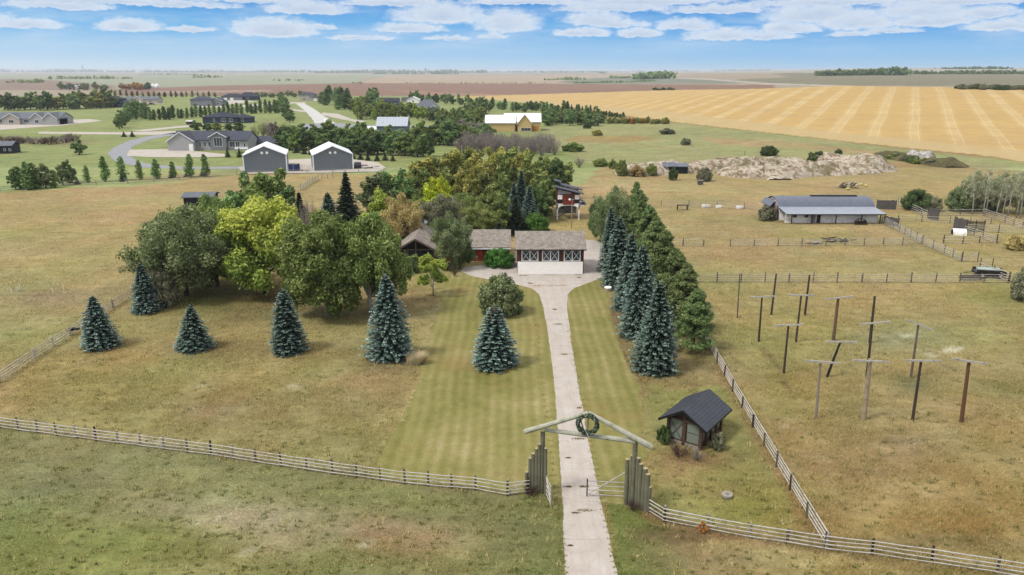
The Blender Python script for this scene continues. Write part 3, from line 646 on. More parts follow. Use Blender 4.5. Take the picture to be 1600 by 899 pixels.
def broad(key, seed, R=4.4, Hc=4.3, zc=4.6, n=104, lv=330, size=.27, lobes=.14, name='broadleaf_tree', bark=None, up=-.75, th=5.5, tr=.26, shell=.6, taper=0, nb=14, inner=.25, tone=.5):
    rng = np.random.default_rng(seed); C, Rd = crown_centres(rng, n, R, Hc, zc, lobes, up, inner, taper)
    C[:, 2] = np.maximum(C[:, 2], zc * .13 + Rd * .8); V, t = leaves(rng, C, Rd, lv, size, .62, 1.1, shell, 1, tone)
    # a looser scatter of outer sprigs breaks the outline
    d = C - np.array((0, 0, zc)); C2 = np.array((0, 0, zc)) + d * rng.uniform(1.0, 1.24, (len(C), 1)); V2, t2 = leaves(rng, C2, Rd * .6, lv // 5, size * .9, .6, .8, .2)
    me = leaf_mesh('crown', [(V, t), (V2, t2)], LF['green']); o = finish(name, me, trunk_part(rng, th, tr, C, 7, .3, nb), bark or BARK)
    o['_w'] = float(np.percentile(np.abs(V[:, 0]), 99)) * 2; o['_h'] = float(np.percentile(V[:, 2], 99.7)); PROTO[key] = o; return o
broad('oakA', 1); broad('oakB', 2, 4.2, 4.6, 4.7, 108, 320, lobes=.13, up=-.86, bark=BARK_PALE, th=4.6); broad('oakC', 3, 4.6, 4.2, 4.3, 108, 320, lobes=.14, up=-.86, bark=BARK_PALE, th=4.2)
broad('willowA', 4, 4.6, 3.9, 4.0, 120, 250, .22, .18, shell=.35, up=-.95, tr=.22, nb=20); broad('willowB', 5, 4.4, 4.0, 4.1, 114, 250, .22, .2, shell=.35, up=-.95, nb=20)
broad('midA', 6, 3.0, 4.2, 4.3, 52, 140, .38, .16, up=-.95); broad('midB', 7, 2.7, 4.6, 4.7, 50, 140, .38, .18, taper=.3, up=-.95); broad('midC', 8, 3.2, 3.9, 4.0, 54, 140, .38, .18, up=-.95)
broad('youngA', 9, 1.9, 2.4, 3.0, 44, 130, .22, .35, name='young_tree', bark=BARK_PALE, th=3.4, tr=.09, shell=.3)
def shrub(key, seed, R, Hc, n, lv, size, name='shrub', shell=.4):
    rng = np.random.default_rng(seed); C, Rd = crown_centres(rng, n, R, Hc, Hc * .62, .14, -.6, .3)
    C[:, 2] = np.maximum(C[:, 2], Rd * .6); V, t = leaves(rng, C, Rd, lv, size, .6, 1.0, shell); me = leaf_mesh('foliage', [(V, t)], LF['green'])
    root = bpy.data.objects.new(name, None); COL.objects.link(root); cr = bpy.data.objects.new('foliage', me); COL.objects.link(cr); cr.parent = root
    mb = MB()
    for i in rng.permutation(len(C))[:18]: mb.tube([(0, 0, -.05), C[i] * .5 + np.array((0, 0, .1)), C[i]], [.05, .035, .012], 4, False)
    st = mb.build('stems', BARK, root); KIDS[root.name] = [cr, st]
    root['_w'] = float(np.percentile(np.abs(V[:, 0]), 99)) * 2; root['_h'] = float(np.percentile(V[:, 2], 99.7)); PROTO[key] = root
shrub('shrubA', 11, 2.3, 2.0, 84, 200, .2); shrub('shrubB', 12, 1.6, 1.4, 50, 140, .2)

def conifer(key, seed, Hh=8.0, R=2.3, whorls=28, per=18, sprays=16, name='spruce_tree', full=.86, w=.105, ln=.36, droop=.28, base=.03):
    rng = np.random.default_rng(seed); Vs = []; Ts = []
    ph = rng.uniform(0, 6.28, 3)
    for i in range(whorls):
        f = (i + rng.uniform(-.3, .3)) / whorls; f = min(max(f, 0), .985); z = Hh * (base + (1 - base) * f)
        prof = (1 - f) ** full * (.78 + .22 * min(1, (1 - f) / .35)) * (.86 + .14 * min(1, f / .12)); nb = max(4, int(per * (.35 + .65 * (1 - f))))
        for j in range(nb):
            a = 2 * math.pi * (j + rng.uniform(-.35, .35)) / nb + i * 1.3
            r = R * prof * rng.uniform(.80, 1.1) * (1 + .09 * math.sin(3 * a + ph[0] + 5 * f) + .05 * math.sin(7 * a + 9 * f + ph[1])) + .06
            ns = max(3, int(sprays * (.3 + .7 * prof))); s = np.linspace(.22, 1, ns) + rng.uniform(-.04, .04, ns)
            ca, sa = math.cos(a), math.sin(a); out = np.array((ca, sa, 0)); side = np.array((-sa, ca, 0))
            zz = z - droop * r * s ** 1.4 + .10 * r * np.maximum(0, s - .75) * 3 + rng.uniform(-.05, .05)
            P = out[None] * (r * s)[:, None]; P[:, 2] = zz
            for sgn in (-1, 1, 0):
                L = ln * (1.1 - .45 * s) * rng.uniform(.75, 1.25, ns) * (.55 + .45 * prof)
                if sgn == 0: dirv = out[None] * np.ones((ns, 1)) + np.array((0, 0, .12)) + rng.normal(0, .15, (ns, 3))
                else: dirv = out[None] * .62 + side[None] * sgn * .8 + rng.normal(0, .16, (ns, 3)) + np.array((0, 0, -.10))
                dirv /= np.linalg.norm(dirv, axis=1)[:, None]
                up = np.array((0, 0, 1)) + rng.normal(0, .32, (ns, 3)); t2 = np.cross(dirv, up); t2 /= np.linalg.norm(t2, axis=1)[:, None]
                tip = P + dirv * L[:, None]; mid = P + dirv * (L * .55)[:, None] + np.array((0, 0, .03)); ww = (w * rng.uniform(.8, 1.35, ns))[:, None]
                Vs.append(np.stack([P, mid - t2 * ww, tip, mid + t2 * ww], 1).reshape(-1, 3))
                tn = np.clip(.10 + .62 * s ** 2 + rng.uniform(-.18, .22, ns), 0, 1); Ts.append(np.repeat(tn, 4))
    # dark inner twigs
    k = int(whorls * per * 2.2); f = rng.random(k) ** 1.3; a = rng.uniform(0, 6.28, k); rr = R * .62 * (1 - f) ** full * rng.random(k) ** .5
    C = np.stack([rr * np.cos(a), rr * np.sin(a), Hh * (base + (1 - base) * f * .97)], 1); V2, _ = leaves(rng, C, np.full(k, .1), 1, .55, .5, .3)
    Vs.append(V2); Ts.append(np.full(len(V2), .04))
    # leader shoot
    C = np.array([(0, 0, Hh * (.97 + .02 * i)) for i in range(3)]); V3, _ = leaves(rng, C, np.full(3, .08), 10, .26, .3, .3); Vs.append(V3); Ts.append(np.full(len(V3), .75))
    me = leaf_mesh('crown', [(np.concatenate(Vs), np.concatenate(Ts))], LF['blue'])
    mb = MB().tube([(0, 0, -.1), (0, 0, Hh * .5), (0, 0, Hh * .98)], [Hh * .022, Hh * .012, .015], 8)
    o = finish(name, me, mb, BARK_DARK); o['_w'] = 2 * R * .98; o['_h'] = Hh * 1.02; PROTO[key] = o
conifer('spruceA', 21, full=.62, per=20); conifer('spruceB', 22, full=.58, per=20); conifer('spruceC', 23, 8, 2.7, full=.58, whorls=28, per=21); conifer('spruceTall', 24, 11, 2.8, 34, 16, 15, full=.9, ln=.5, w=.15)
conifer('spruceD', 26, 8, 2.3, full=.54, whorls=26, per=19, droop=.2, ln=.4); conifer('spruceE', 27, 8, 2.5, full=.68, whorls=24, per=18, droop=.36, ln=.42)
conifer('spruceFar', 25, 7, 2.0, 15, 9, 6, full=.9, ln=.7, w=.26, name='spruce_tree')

def pine(key, seed, Hh=8.5, R=2.3, name='pine_tree'):
    rng = np.random.default_rng(seed); C = []; Rd = []
    for i in range(120):
        f = rng.random() ** .8; a = rng.uniform(0, 6.28); r = R * (1 - f) ** .62 * rng.uniform(.45, 1.02) * (1 + .12 * math.sin(3 * a + 6 * f + seed)); C.append((r * math.cos(a), r * math.sin(a), .7 + (Hh - .9) * f)); Rd.append(.30 + .42 * (1 - f) * rng.uniform(.6, 1.2))
    C = np.array(C); Rd = np.array(Rd); V, t = leaves(rng, C, Rd, 150, .36, .22, .9, .25, .8, .35)
    me = leaf_mesh('crown', [(V, t)], LF['pine']); o = finish(name, me, trunk_part(rng, Hh, .16, C, 7, .1, 22), BARK_DARK); o['_w'] = 2 * R; o['_h'] = Hh; PROTO[key] = o
pine('pineA', 31); pine('pineB', 32); pine('pineC', 33, 8.5, 2.5)

def columnar(key, seed, Hh=7, R=1.15, n=26, lv=52, size=.42):
    rng = np.random.default_rng(seed); f = (np.arange(n) + .5) / n; a = rng.uniform(0, 6.28, n); pr_ = np.clip(1.15 - f, .05, 1) ** .8 * np.clip(f * 5 + .35, 0, 1); r = R * .5 * pr_ * rng.random(n) ** .5
    C = np.stack([r * np.cos(a), r * np.sin(a), .6 + f * (Hh - .8)], 1); Rd = R * (.16 + .62 * pr_) * rng.uniform(.7, 1.2, n)
    V, t = leaves(rng, C, Rd, lv, size, .6, 1.0, .4, 1.3); me = leaf_mesh('crown', [(V, t)], LF['poplar'])
    o = finish('poplar_tree', me, MB().tube([(0, 0, -.1), (0, 0, Hh * .8)], [.13, .04], 5), BARK); o['_w'] = 2 * R; o['_h'] = Hh; PROTO[key] = o
columnar('colA', 41); columnar('colB', 42, 7, 1.4, 24, 52)

TWIG = mat_mottle('grey_twigs', A(172, 158, 150), .3, 6, .9, 0); TWIG_PALE = mat_mottle('pale_twigs', A(176, 168, 156), .25, 6, .9, 0); TWIG_BROWN = mat_mottle('brown_twigs', A(108, 84, 72), .3, 6, .9, 0)
def bare(key, seed, R=2.2, Hh=5.0, n=46, sub=16, th=.05, name='bare_tree', mat=None, leafy=0):
    """leafless many-stemmed tree: stems, then fine twigs"""
    rng = np.random.default_rng(seed); mb = MB(); Vs = []; tw = []
    for i in range(n):
        a = rng.uniform(0, 6.28); rr = R * rng.random() ** .5; top = np.array((rr * math.cos(a), rr * math.sin(a), Hh * (1 - .32 * (rr / R) ** 2) * rng.uniform(.75, 1.05))); b = np.array((rr * .22 * math.cos(a), rr * .22 * math.sin(a), 0)); mid = b * .5 + top * .5 + np.array((-.15 * top[0], -.15 * top[1], 0))
        if i < 16: mb.tube([b, mid, top], [th * 1.3, th * .8, th * .25], 4, False)
        for k in range(sub):
            f = rng.uniform(.25, 1); p = (b * (1 - f) ** 2 + 2 * mid * f * (1 - f) + top * f * f); d = rng.normal(size=3) * .6 + np.array((math.cos(a) * .4, math.sin(a) * .4, .9)); d /= np.linalg.norm(d); L = rng.uniform(.5, 1.3) * Hh / 5
            q = p + d * L; s = np.cross(d, rng.normal(size=3)); s /= np.linalg.norm(s); w = th * .42
            Vs.append(np.stack([p - s * w, p + s * w, q + s * w * .3, q - s * w * .3])); tw.append(rng.random())
    V = np.concatenate(Vs); me = np_mesh('crown', V, np.arange(len(V)).reshape(-1, 4), {'tone': np.repeat(np.array(tw), 4), 'hz': V[:, 2] / Hh}, mat or TWIG)
    o = finish(name, me, mb, mat or TWIG); o['_w'] = 2 * R; o['_h'] = Hh; PROTO[key] = o
bare('bareA', 51); bare('bareB', 52, 2.6, 4.6, 50); bare('bareShrub', 53, 2.0, 2.0, 60, 18, .035, 'bare_shrub', TWIG_BROWN)

def aspen(key, seed):
    rng = np.random.default_rng(seed); Hh = 9.0; mb = MB(); lx, ly = rng.normal(0, .5, 2)
    pts = [(0, 0, -.1), (lx * .2, ly * .2, Hh * .3), (lx * .7, ly * .7, Hh * .65), (lx, ly, Hh)]; mb.tube(pts, [.15, .12, .08, .02], 7)
    tips = []
    for i in range(26):
        f = rng.uniform(.35, .97); p = Vector((lx * f, ly * f, Hh * f)); a = rng.uniform(0, 6.28); L = rng.uniform(.7, 1.9) * (1.25 - f); q = p + Vector((math.cos(a) * L, math.sin(a) * L, L * .9)); mb.tube([p, p.lerp(q, .5) + Vector((0, 0, -.08)), q], [.045, .03, .01], 4, False); tips.append(q)
    C = np.array([tuple(t) for t in tips]); V, t = leaves(rng, C, rng.uniform(.25, .6, len(C)), 26, .2, .6, .6, .1); me = leaf_mesh('crown', [(V, t)], LF['grey'])
    o = finish('aspen_tree', me, mb, BARK_PALE); o['_w'] = 3.6; o['_h'] = Hh; PROTO[key] = o
aspen('aspenA', 61); aspen('aspenB', 62)

_used = set(); _pr = random.Random(77)
def plant(key, px, py, ty, wpx, mat, label, group=None, cat='tree', name=None, z=None, crown='crown', rz=None):
    """one plant standing at photo pixel (px,py), its top at row ty, wpx wide"""
    src = PROTO[key]; p = at(px, py); gz_ = float(gz(p.x, p.y))
    if gz_ > .05: p = atg(px, py)
    hh = max(.4, atY(px, ty, p.y).z - p.z); s = (p.y * CP + (H - p.z) * SP) / F; w = wpx * s
    # the top of a wide crown is seen in front of the stem; shorten a little
    hh = max(.4, hh * .97); sx = w / src['_w']; sz = hh / src['_h']
    m = LF.get(mat, mat) if isinstance(mat, str) else mat
    if 'spruce' in key or 'pine' in key: k_ = _pr.uniform(.93, 1.08); sy = sx * k_; lean = (_pr.uniform(-.035, .035), _pr.uniform(-.03, .03))
    else: sy = sx * _pr.uniform(.95, 1.05); lean = (0, 0)
    o = copy_tree(src, p, _pr.uniform(0, 6.28) if rz is None else rz, (sx, sy, sz), {'crown': m, 'foliage': m}, label, cat, group)
    o.rotation_euler.x, o.rotation_euler.y = lean
    if name: o.name = name
    return o

ONES = 'zeroth first second third fourth fifth sixth seventh eighth ninth tenth eleventh twelfth thirteenth fourteenth fifteenth sixteenth seventeenth eighteenth nineteenth'.split()
def nth(n):
    if n < 20: return ONES[n]
    t, o = divmod(n, 10); return {2: 'twentieth', 3: 'thirtieth'}[t] if o == 0 else {2: 'twenty', 3: 'thirty'}[t] + '-' + ONES[o]
HUE = {'green': 'green', 'grey': 'grey-green', 'olive': 'olive', 'gold': 'golden', 'yellow': 'yellow-green', 'dark': 'deep-green', 'poplar': 'mid-green', 'dusty': 'dusty grey', 'rust': 'rusty', 'spruce': 'dark', 'bright': 'bright green', 'lime': 'lime', 'pinkish': 'straw-coloured', 'aspen': 'white-stemmed'}
def hue(m): return HUE.get(m) or {'grey_twigs': 'leafless grey', 'pale_twigs': 'leafless pale', 'brown_twigs': 'leafless brown'}[m.name]
# --- single spruces on the grass
plant('spruceB', 158, 542, 459, 57, 'blue', 'blue-green spruce standing against the rail fence beside the west pasture', rz=1)
plant('spruceA', 231, 487, 408, 46, 'blue', 'blue-green spruce at the end of the fence beside the big grey willow', rz=2)
plant('spruceE', 304, 545, 474, 59, 'blue', 'shortest of the blue spruces on the tan grass, broad with a thin tip', rz=4)
plant('spruceD', 452, 549, 447, 57, 'blue', 'slim blue spruce on tan grass below the round green poplars', rz=3)
plant('spruceC', 610, 558, 422, 80, 'blue', 'tallest blue spruce on the lawn edge, beside a tuft of white grass', rz=.4)
plant('spruceD', 773, 571, 472, 70, 'brownblue', 'blue spruce with a browned tip in the middle of the mown lawn', rz=5.1)
# --- blue spruces and pines along the drive
plant('spruceA', 1023, 578, 433, 76, 'blue', 'large blue spruce at the near end of the row beside the drive', rz=2.2)
plant('spruceC', 1000, 525, 376, 70, 'blue', 'blue spruce second in the row beside the drive, tucked behind the nearest', rz=.5)
plant('spruceE', 985, 484, 358, 62, 'blue', 'blue spruce in the middle of the row by the drive, beside the white cover', rz=1.9)
plant('spruceB', 966, 448, 334, 56, 'blue', 'blue spruce at the far end of the drive row facing the garage', rz=3.3)
plant('spruceA', 955, 424, 320, 44, 'blue', 'small dark blue spruce half hidden at the end of the row by the turning pad', rz=4)
for i, (px, py, ty, w, l) in enumerate([(1082, 548, 448, 62, 'pine at the near end of the pine belt, above the fence corner'), (1068, 520, 408, 66, 'second pine in the belt behind the blue spruces'),
        (1052, 490, 384, 62, 'bushy pine in the belt behind the largest blue spruce'), (1038, 462, 356, 60, 'mid green pine in the middle of the belt'),
        (1024, 438, 336, 56, 'pine behind the second blue spruce, fuller at the base'), (1010, 416, 316, 54, 'pine two from the far end of the belt'),
        (998, 396, 300, 46, 'pine one from the far end of the belt'), (990, 376, 282, 40, 'tall thin pine whose tip stands above the far end of the belt')]):
    plant(('pineA', 'pineB', 'pineC')[i % 3], px, py, ty, w * 1.16, 'pine', l, 'pines of the belt along the drive')
plant('willowA', 958, 388, 292, 60, 'grey', 'grey-green bushy tree closing the far end of the pine belt')
plant('willowB', 938, 378, 308, 36, 'dark', 'dark bushy tree at the corner of the turning pad behind the garage')
# --- grove west of the house
plant('willowA', 292, 462, 322, 140, 'grey', 'big grey-green willow-like tree at the west end of the grove')
plant('willowB', 340, 448, 326, 100, 'green', 'grey-green bushy tree between the big willow and the yellow tree')
plant('shrubA', 254, 478, 412, 56, 'dusty', 'dull grey bush at the foot of the big grey willow', cat='bush')
plant('willowA', 330, 425, 306, 96, 'green', 'green spreading tree just below the black shed roof')
plant('midC', 360, 370, 300, 58, 'poplar', 'dark green tree touching the black shed')
plant('oakA', 415, 458, 310, 132, 'turning', 'broad tree turning bright yellow at the top, in the west grove')
plant('oakB', 512, 494, 334, 128, 'green', 'big round green poplar, the western one of the touching pair')
plant('oakC', 578, 490, 332, 120, 'green', 'big round green poplar, the eastern one of the touching pair, beside the house')
plant('midA', 395, 350, 268, 60, 'poplar', 'green tree standing above the yellow tree, nearest the first steel shed')
plant('midC', 428, 362, 264, 84, 'green', 'wide green tree behind the yellow tree in the middle of the back grove')
plant('midB', 452, 376, 292, 60, 'dark', 'dark leafy tree between the yellow tree and the bare stems')
plant('spruceTall', 472, 385, 296, 52, 'spruce', 'dull green spruce beside the bare stems in the grove')
plant('bareA', 487, 390, 306, 34, TWIG, 'grey leafless tree standing between two spruces in the grove')
plant('bareB', 478, 392, 330, 36, TWIG_PALE, 'low leafless thicket beneath the grove spruces')
plant('spruceC', 517, 378, 297, 52, 'blue', 'blue-grey spruce in front of the tall dark spruce in the grove')
plant('spruceTall', 546, 376, 263, 62, 'spruce', 'tall dark green spruce rising over the grove below the steel sheds')
plant('midB', 590, 350, 270, 58, 'grey', 'grey-green tree behind the lime patch, above the round poplars')
plant('midC', 622, 344, 264, 60, 'poplar', 'green tree in the back row between the dark spruce and the lime tree')
plant('midA', 655, 338, 262, 56, 'green', 'green tree left of the gold grove with the lime tree in front')
plant('midB', 597, 385, 296, 48, 'yellow', 'fresh yellow-green tree beside the tall dark spruce')
plant('midC', 690, 345, 275, 38, 'lime', 'small bright lime yellow tree glowing in the grove')
plant('midA', 672, 350, 286, 36, 'lime', 'lime green sapling crown next to the brightest tree')
plant('willowB', 628, 395, 303, 58, 'pinkish', 'faded straw-coloured tree behind the house chimney')
plant('willowA', 655, 372, 305, 46, 'green', 'green tree between the faded straw tree and the grey bush')
plant('willowB', 686, 380, 304, 62, 'dusty', 'dusty grey silver-leaved tree behind the house roof')
plant('willowA', 724, 352, 300, 60, 'green', 'mid green tree behind the house above the silver-leaved one')
plant('midC', 640, 420, 398, 30, 'green', 'low leafy branch tree beside the front gable of the house')
plant('willowB', 706, 420, 332, 54, 'grey', 'grey-green tree leaning over the middle of the house roof')
plant('willowA', 719, 419, 368, 38, 'dark', 'dark leafy tree against the red house wall')
plant('willowA', 748, 370, 318, 66, 'olive', 'brownish green tree behind the ridge of the long house roof')
plant('bareA', 760, 368, 328, 28, TWIG, 'leafless grey tree behind the long house roof')
plant('spruceFar', 780, 376, 346, 24, 'spruce', 'small dark conifer behind the gap between house and garage')
plant('spruceTall', 814, 344, 262, 38, 'blue', 'tall pale blue spruce near the stilt tower')
plant('spruceTall', 803, 348, 282, 34, 'blue', 'blue spruce just west of the tallest pale one')
plant('spruceTall', 828, 350, 288, 40, 'blue', 'wide blue spruce between the pale one and the round green shrub')
plant('spruceTall', 806, 364, 306, 46, 'spruce', 'dark green spruce directly behind the garage roof')
plant('shrubA', 837, 363, 333, 44, 'bright', 'round bright green bush behind the garage', cat='bush')
plant('midC', 842, 346, 292, 42, 'dark', 'dark tree pressed against the stilt tower')
plant('midA', 776, 345, 286, 46, 'olive', 'olive tree left of the pale blue spruce')
plant('midB', 782, 368, 302, 36, 'green', 'upright green tree beside the dark spruce behind the garage')
# gold-green cottonwoods in the grove behind
_gr = random.Random(4)
GG = [(668, 316, 246, 52, 'gold'), (690, 300, 240, 48, 'olive'), (712, 312, 234, 50, 'gold'), (735, 300, 230, 46, 'olive'), (752, 318, 236, 52, 'gold'), (775, 300, 230, 48, 'gold'), (795, 314, 232, 46, 'olive'), (812, 298, 232, 44, 'gold'), (832, 308, 238, 46, 'olive'),
      (850, 300, 244, 40, 'olive'), (868, 312, 248, 40, 'dark'), (880, 296, 252, 30, 'olive'), (700, 334, 262, 46, 'olive'), (728, 338, 264, 46, 'gold'), (758, 340, 268, 46, 'olive'), (784, 334, 270, 44, 'green'), (846, 330, 268, 44, 'olive'), (846, 338, 276, 34, 'green'),
      (652, 300, 252, 36, 'gold'), (742, 326, 250, 44, 'gold'), (720, 290, 236, 40, 'olive')]
ADJ = ['tall', 'rounded', 'loose', 'dense', 'spreading', 'narrow', 'ragged']
for i, (px, py, ty, w, mt) in enumerate(sorted(GG)):
    plant(('midA', 'midB', 'midC')[i % 3], px, py, ty, w * 1.05, mt, f'{hue(mt)} cottonwood, {nth(i + 1)} from the west in the dense grove behind the house', 'cottonwoods of the grove behind the house')
plant('bareShrub', 905, 262, 246, 20, TWIG, 'grey leafless bush at the meadow side of the cottonwood grove', cat='bush')
# lawn and house shrubs
plant('shrubA', 783, 489, 431, 68, 'grey', 'round grey-leaved bush behind the browned spruce on the lawn', cat='bush')
plant('shrubA', 781, 416, 389, 46, 'bright', 'round dark green bush between the red wall and the garage', cat='bush')
plant('youngA', 677, 462, 398, 50, 'yellow', 'young yellow-green tree with a pale stem on the lawn before the house')
plant('shrubB', 643, 426, 404, 26, 'dark', 'small dark bush by the house patio', cat='bush')
plant('shrubB', 700, 422, 408, 22, 'dusty', 'low grey shrub at the edge of the apron under the leaning tree', cat='bush')
plant('bareShrub', 710, 432, 418, 14, TWIG_BROWN, 'tiny brown bare shrub on the lawn corner by the apron', cat='bush')
plant('shrubB', 1122, 702, 676, 26, 'dusty', 'low straw-grey weeds leaning on the side wall of the black-roofed hut', cat='bush')
plant('shrubB', 1036, 692, 664, 22, 'dark', 'dark low bush at the back corner of the black-roofed hut', cat='bush')
plant('bareShrub', 1062, 714, 692, 46, TWIG_BROWN, 'brown dead bush under the front windows of the hut', cat='bush')
plant('bareShrub', 1090, 720, 702, 26, TWIG_PALE, 'pale dead shrub at the front corner of the hut', cat='bush')
plant('bareShrub', 829, 774, 757, 34, TWIG_BROWN, 'brown bare bush at the foot of the western gate posts', cat='bush')
plant('bareShrub', 990, 797, 780, 34, TWIG_BROWN, 'brown bare bush at the foot of the eastern gate posts', cat='bush')
# east side
for i, (px, py, ty, w, mt, l) in enumerate([(1430, 328, 296, 42, 'dark', 'dark green bush behind the corral diagonal rails'), (1454, 330, 306, 30, 'dusty', 'smaller grey bush beside the plank windbreak'),
        (1500, 330, 292, 40, 'grey', 'grey-green bush at the west edge of the aspen stand'), (1522, 330, 266, 40, 'aspen', 'grey-green tree mixed among the white aspens, next to the dark bush'), (1556, 332, 270, 36, 'aspen', 'grey-green tree in the middle of the aspen stand'),
        (1588, 334, 268, 38, 'aspen', 'grey-green tree at the frame side of the aspen stand'), (1540, 328, 298, 40, 'grey', 'low grey-green bush below the aspens'), (1620, 336, 264, 50, 'aspen', 'grey-green tree beyond the last aspens'),
        (1600, 470, 418, 42, 'dusty', 'grey bush at the corner of the pole field fence'), (1588, 390, 368, 34, 'pinkish', 'straw and rust coloured bush outside the corral corner')]):
    plant(('shrubA', 'willowA')[i in (3, 4, 5, 7)], px, py, ty, w, mt, l, cat='tree' if i in (3, 4, 5, 7) else 'bush')
for i, (px, py, ty, w) in enumerate([(1519, 335, 272, 26), (1536, 336, 262, 24), (1540, 337, 282, 18), (1556, 338, 264, 24), (1566, 339, 278, 20), (1574, 340, 266, 24), (1588, 341, 268, 24), (1594, 342, 276, 20), (1606, 344, 266, 24)]):
    plant(('aspenA', 'aspenB')[i % 2], px, py, ty, w, 'aspen', f'sparse white-stemmed aspen, {nth(i + 1)} from the west in the stand beside the corral', 'white aspens beside the corral')
for i, (px, py, ty, w, mt, l) in enumerate([(1201, 244, 228, 27, 'dark', 'round dark bush on the meadow before the stubble field'), (1276, 258, 236, 32, 'dark', 'dark bush growing on top of the dirt heap'), (1222, 335, 306, 22, 'yellow', 'weedy yellow-green bush at the back corner of the barn'),
        (1196, 344, 322, 30, 'dusty', 'dry grey bush beside the barn end wall'), (1071, 227, 216, 16, 'dusty', 'small round brown bush on the meadow'), (1042, 210, 200, 24, 'dusty', 'brown hay-like bush under the white rock at the stubble edge'),
        (1100, 283, 262, 24, 'dusty', 'leafy grey bush beside the small blue-roofed shelter'), (1052, 282, 260, 14, 'dark', 'dark bush in front of the small shelter'), (1018, 275, 256, 18, 'olive', 'olive bush between white rocks of the rubble heap'),
        (995, 276, 258, 26, 'pinkish', 'pinkish dry bush at the west tip of the rubble heap'), (971, 275, 250, 18, 'olive', 'dark olive tree-like bush west of the rubble heap'), (957, 264, 248, 14, 'green', 'small green bush beside the olive one on the meadow edge'),
        (938, 260, 248, 24, 'olive', 'low olive bush west end of the meadow hedge'), (896, 237, 222, 34, 'green', 'spreading fresh green bush on the meadow past the bare thicket'), (933, 212, 203, 16, 'gold', 'small golden bush alone in the meadow'),
        (918, 201, 190, 14, 'dark', 'dark round bush at the end of the shelterbelt'), (1310, 243, 233, 12, 'dark', 'little dark bush on the ridge of the pale dirt heap')]):
    plant(('shrubA', 'shrubB')[i % 2], px, py, ty, w, mt, l, cat='bush')

# --- rows and belts among the far lots
def belt(pts, n, hpx, wpx, keys, mats, label, group, seed, jx=2, jy=1.2, cat='tree', k=1):
    rg = random.Random(seed); items = []
    segs = [math.dist(pts[i], pts[i + 1]) for i in range(len(pts) - 1)]; tot = sum(segs)
    for i in range(n):
        t = (i + .5) / n * tot; j = 0
        while t > segs[j] and j < len(segs) - 1: t -= segs[j]; j += 1
        f = t / segs[j]; x = pts[j][0] * (1 - f) + pts[j + 1][0] * f + rg.uniform(-jx, jx); y = pts[j][1] * (1 - f) + pts[j + 1][1] * f + rg.uniform(-jy, jy)
        hh = hpx * rg.uniform(.75, 1.15); items.append((x, y, y - hh, wpx * rg.uniform(.8, 1.2), rg.choice(keys), rg.choice(mats)))
    for i, (x, y, ty, w, key, mt) in enumerate(sorted(items, key=lambda q: q[0])):
        plant(key, x, y, ty, w, mt, f'{hue(mt)} {cat}, {nth(i + 1)} from the west among the {group}', group, cat)
M3 = ['midA', 'midB', 'midC']; C2 = ['colA', 'colB']
belt([(40, 297), (90, 292), (115, 284)], 6, 38, 24, M3 + C2, ['green', 'poplar', 'grey'], 'leafy tree of the dark green clump behind the far pasture fence', 'trees behind the far pasture fence', 1)
belt([(18, 296), (58, 294)], 4, 46, 22, M3 + C2, ['green', 'poplar'], 'taller leafy tree at the west end of the clump by the far pasture fence', 'tall trees at the far pasture fence', 2)
for i, (x, y, t, w) in enumerate([(112, 286, 258, 16), (137, 286, 258, 14), (165, 284, 243, 18), (192, 282, 244, 20), (219, 281, 250, 16), (245, 280, 248, 18), (271, 278, 252, 14), (298, 277, 240, 18), (322, 276, 240, 16)]):
    plant(_gr.choice(C2), x, y, t, w, 'poplar', f'slim young tree, {nth(i + 1)} from the west along the far pasture fence', 'slim trees along the far pasture fence')
for i, (x, y, t) in enumerate([(121, 288, 276), (191, 284, 270), (268, 278, 265), (292, 276, 268), (317, 275, 263)]):
    plant('spruceFar', x, y, t, 10, 'spruce', f'little dark spruce, {nth(i + 1)} from the west between the slim trees of the far fence', 'small spruces along the far pasture fence')
belt([(196, 185), (240, 188), (300, 184), (370, 178), (440, 176)], 34, 20, 10, C2, ['poplar', 'dark'], 'columnar tree of the hedge row in front of the far grey houses', 'columnar trees of the middle hedge row', 3, 1, .8)
belt([(186, 205), (195, 195), (205, 186), (228, 180)], 9, 26, 18, M3, ['poplar'], 'leafy tree of the dark clump beside the gravel lane', 'trees of the clump beside the gravel lane', 4)
belt([(8, 172), (60, 172), (120, 170), (180, 168)], 20, 26, 20, M3, ['dark', 'poplar', 'olive', 'gold'], 'tree of the mixed belt behind the grey-roofed house', 'mixed belt behind the grey-roofed house', 5)
belt([(150, 152), (185, 150), (280, 152), (340, 151)], 22, 9, 6, C2, ['dark', 'poplar'], 'small columnar tree of the far hedge before the ploughed field', 'far hedge before the ploughed field', 6, 1, .6)
belt([(400, 154), (450, 151), (478, 152)], 12, 9, 9, M3, ['poplar', 'green'], 'small tree on the far edge of the settlement west of the pale house', 'small trees west of the pale house', 7, 2, 1)
belt([(455, 192), (446, 178), (440, 166)], 7, 22, 16, M3, ['poplar', 'dark'], 'leafy tree of the narrow belt beside the pale street', 'trees of the belt beside the pale street', 8)
belt([(502, 163), (530, 160), (548, 168), (530, 172)], 14, 24, 16, ['colA', 'midB'], ['dark', 'poplar'], 'dark tree of the clump past the pale two-storey house', 'dark clump past the pale two-storey house', 9, 4, 3)
belt([(548, 176), (580, 164), (590, 152)], 9, 20, 16, M3, ['poplar', 'green'], 'green tree between the dark clump and the charcoal house', 'green trees west of the charcoal house', 10, 4, 3)
belt([(556, 186), (600, 186), (640, 184), (690, 192), (720, 194)], 26, 25, 14, ['colA', 'midB', 'midA'], ['olive', 'green', 'yellow'], 'yellow-green tree of the row behind the metal-roofed house', 'yellow-green row behind the metal-roofed house', 11, 2, 2)
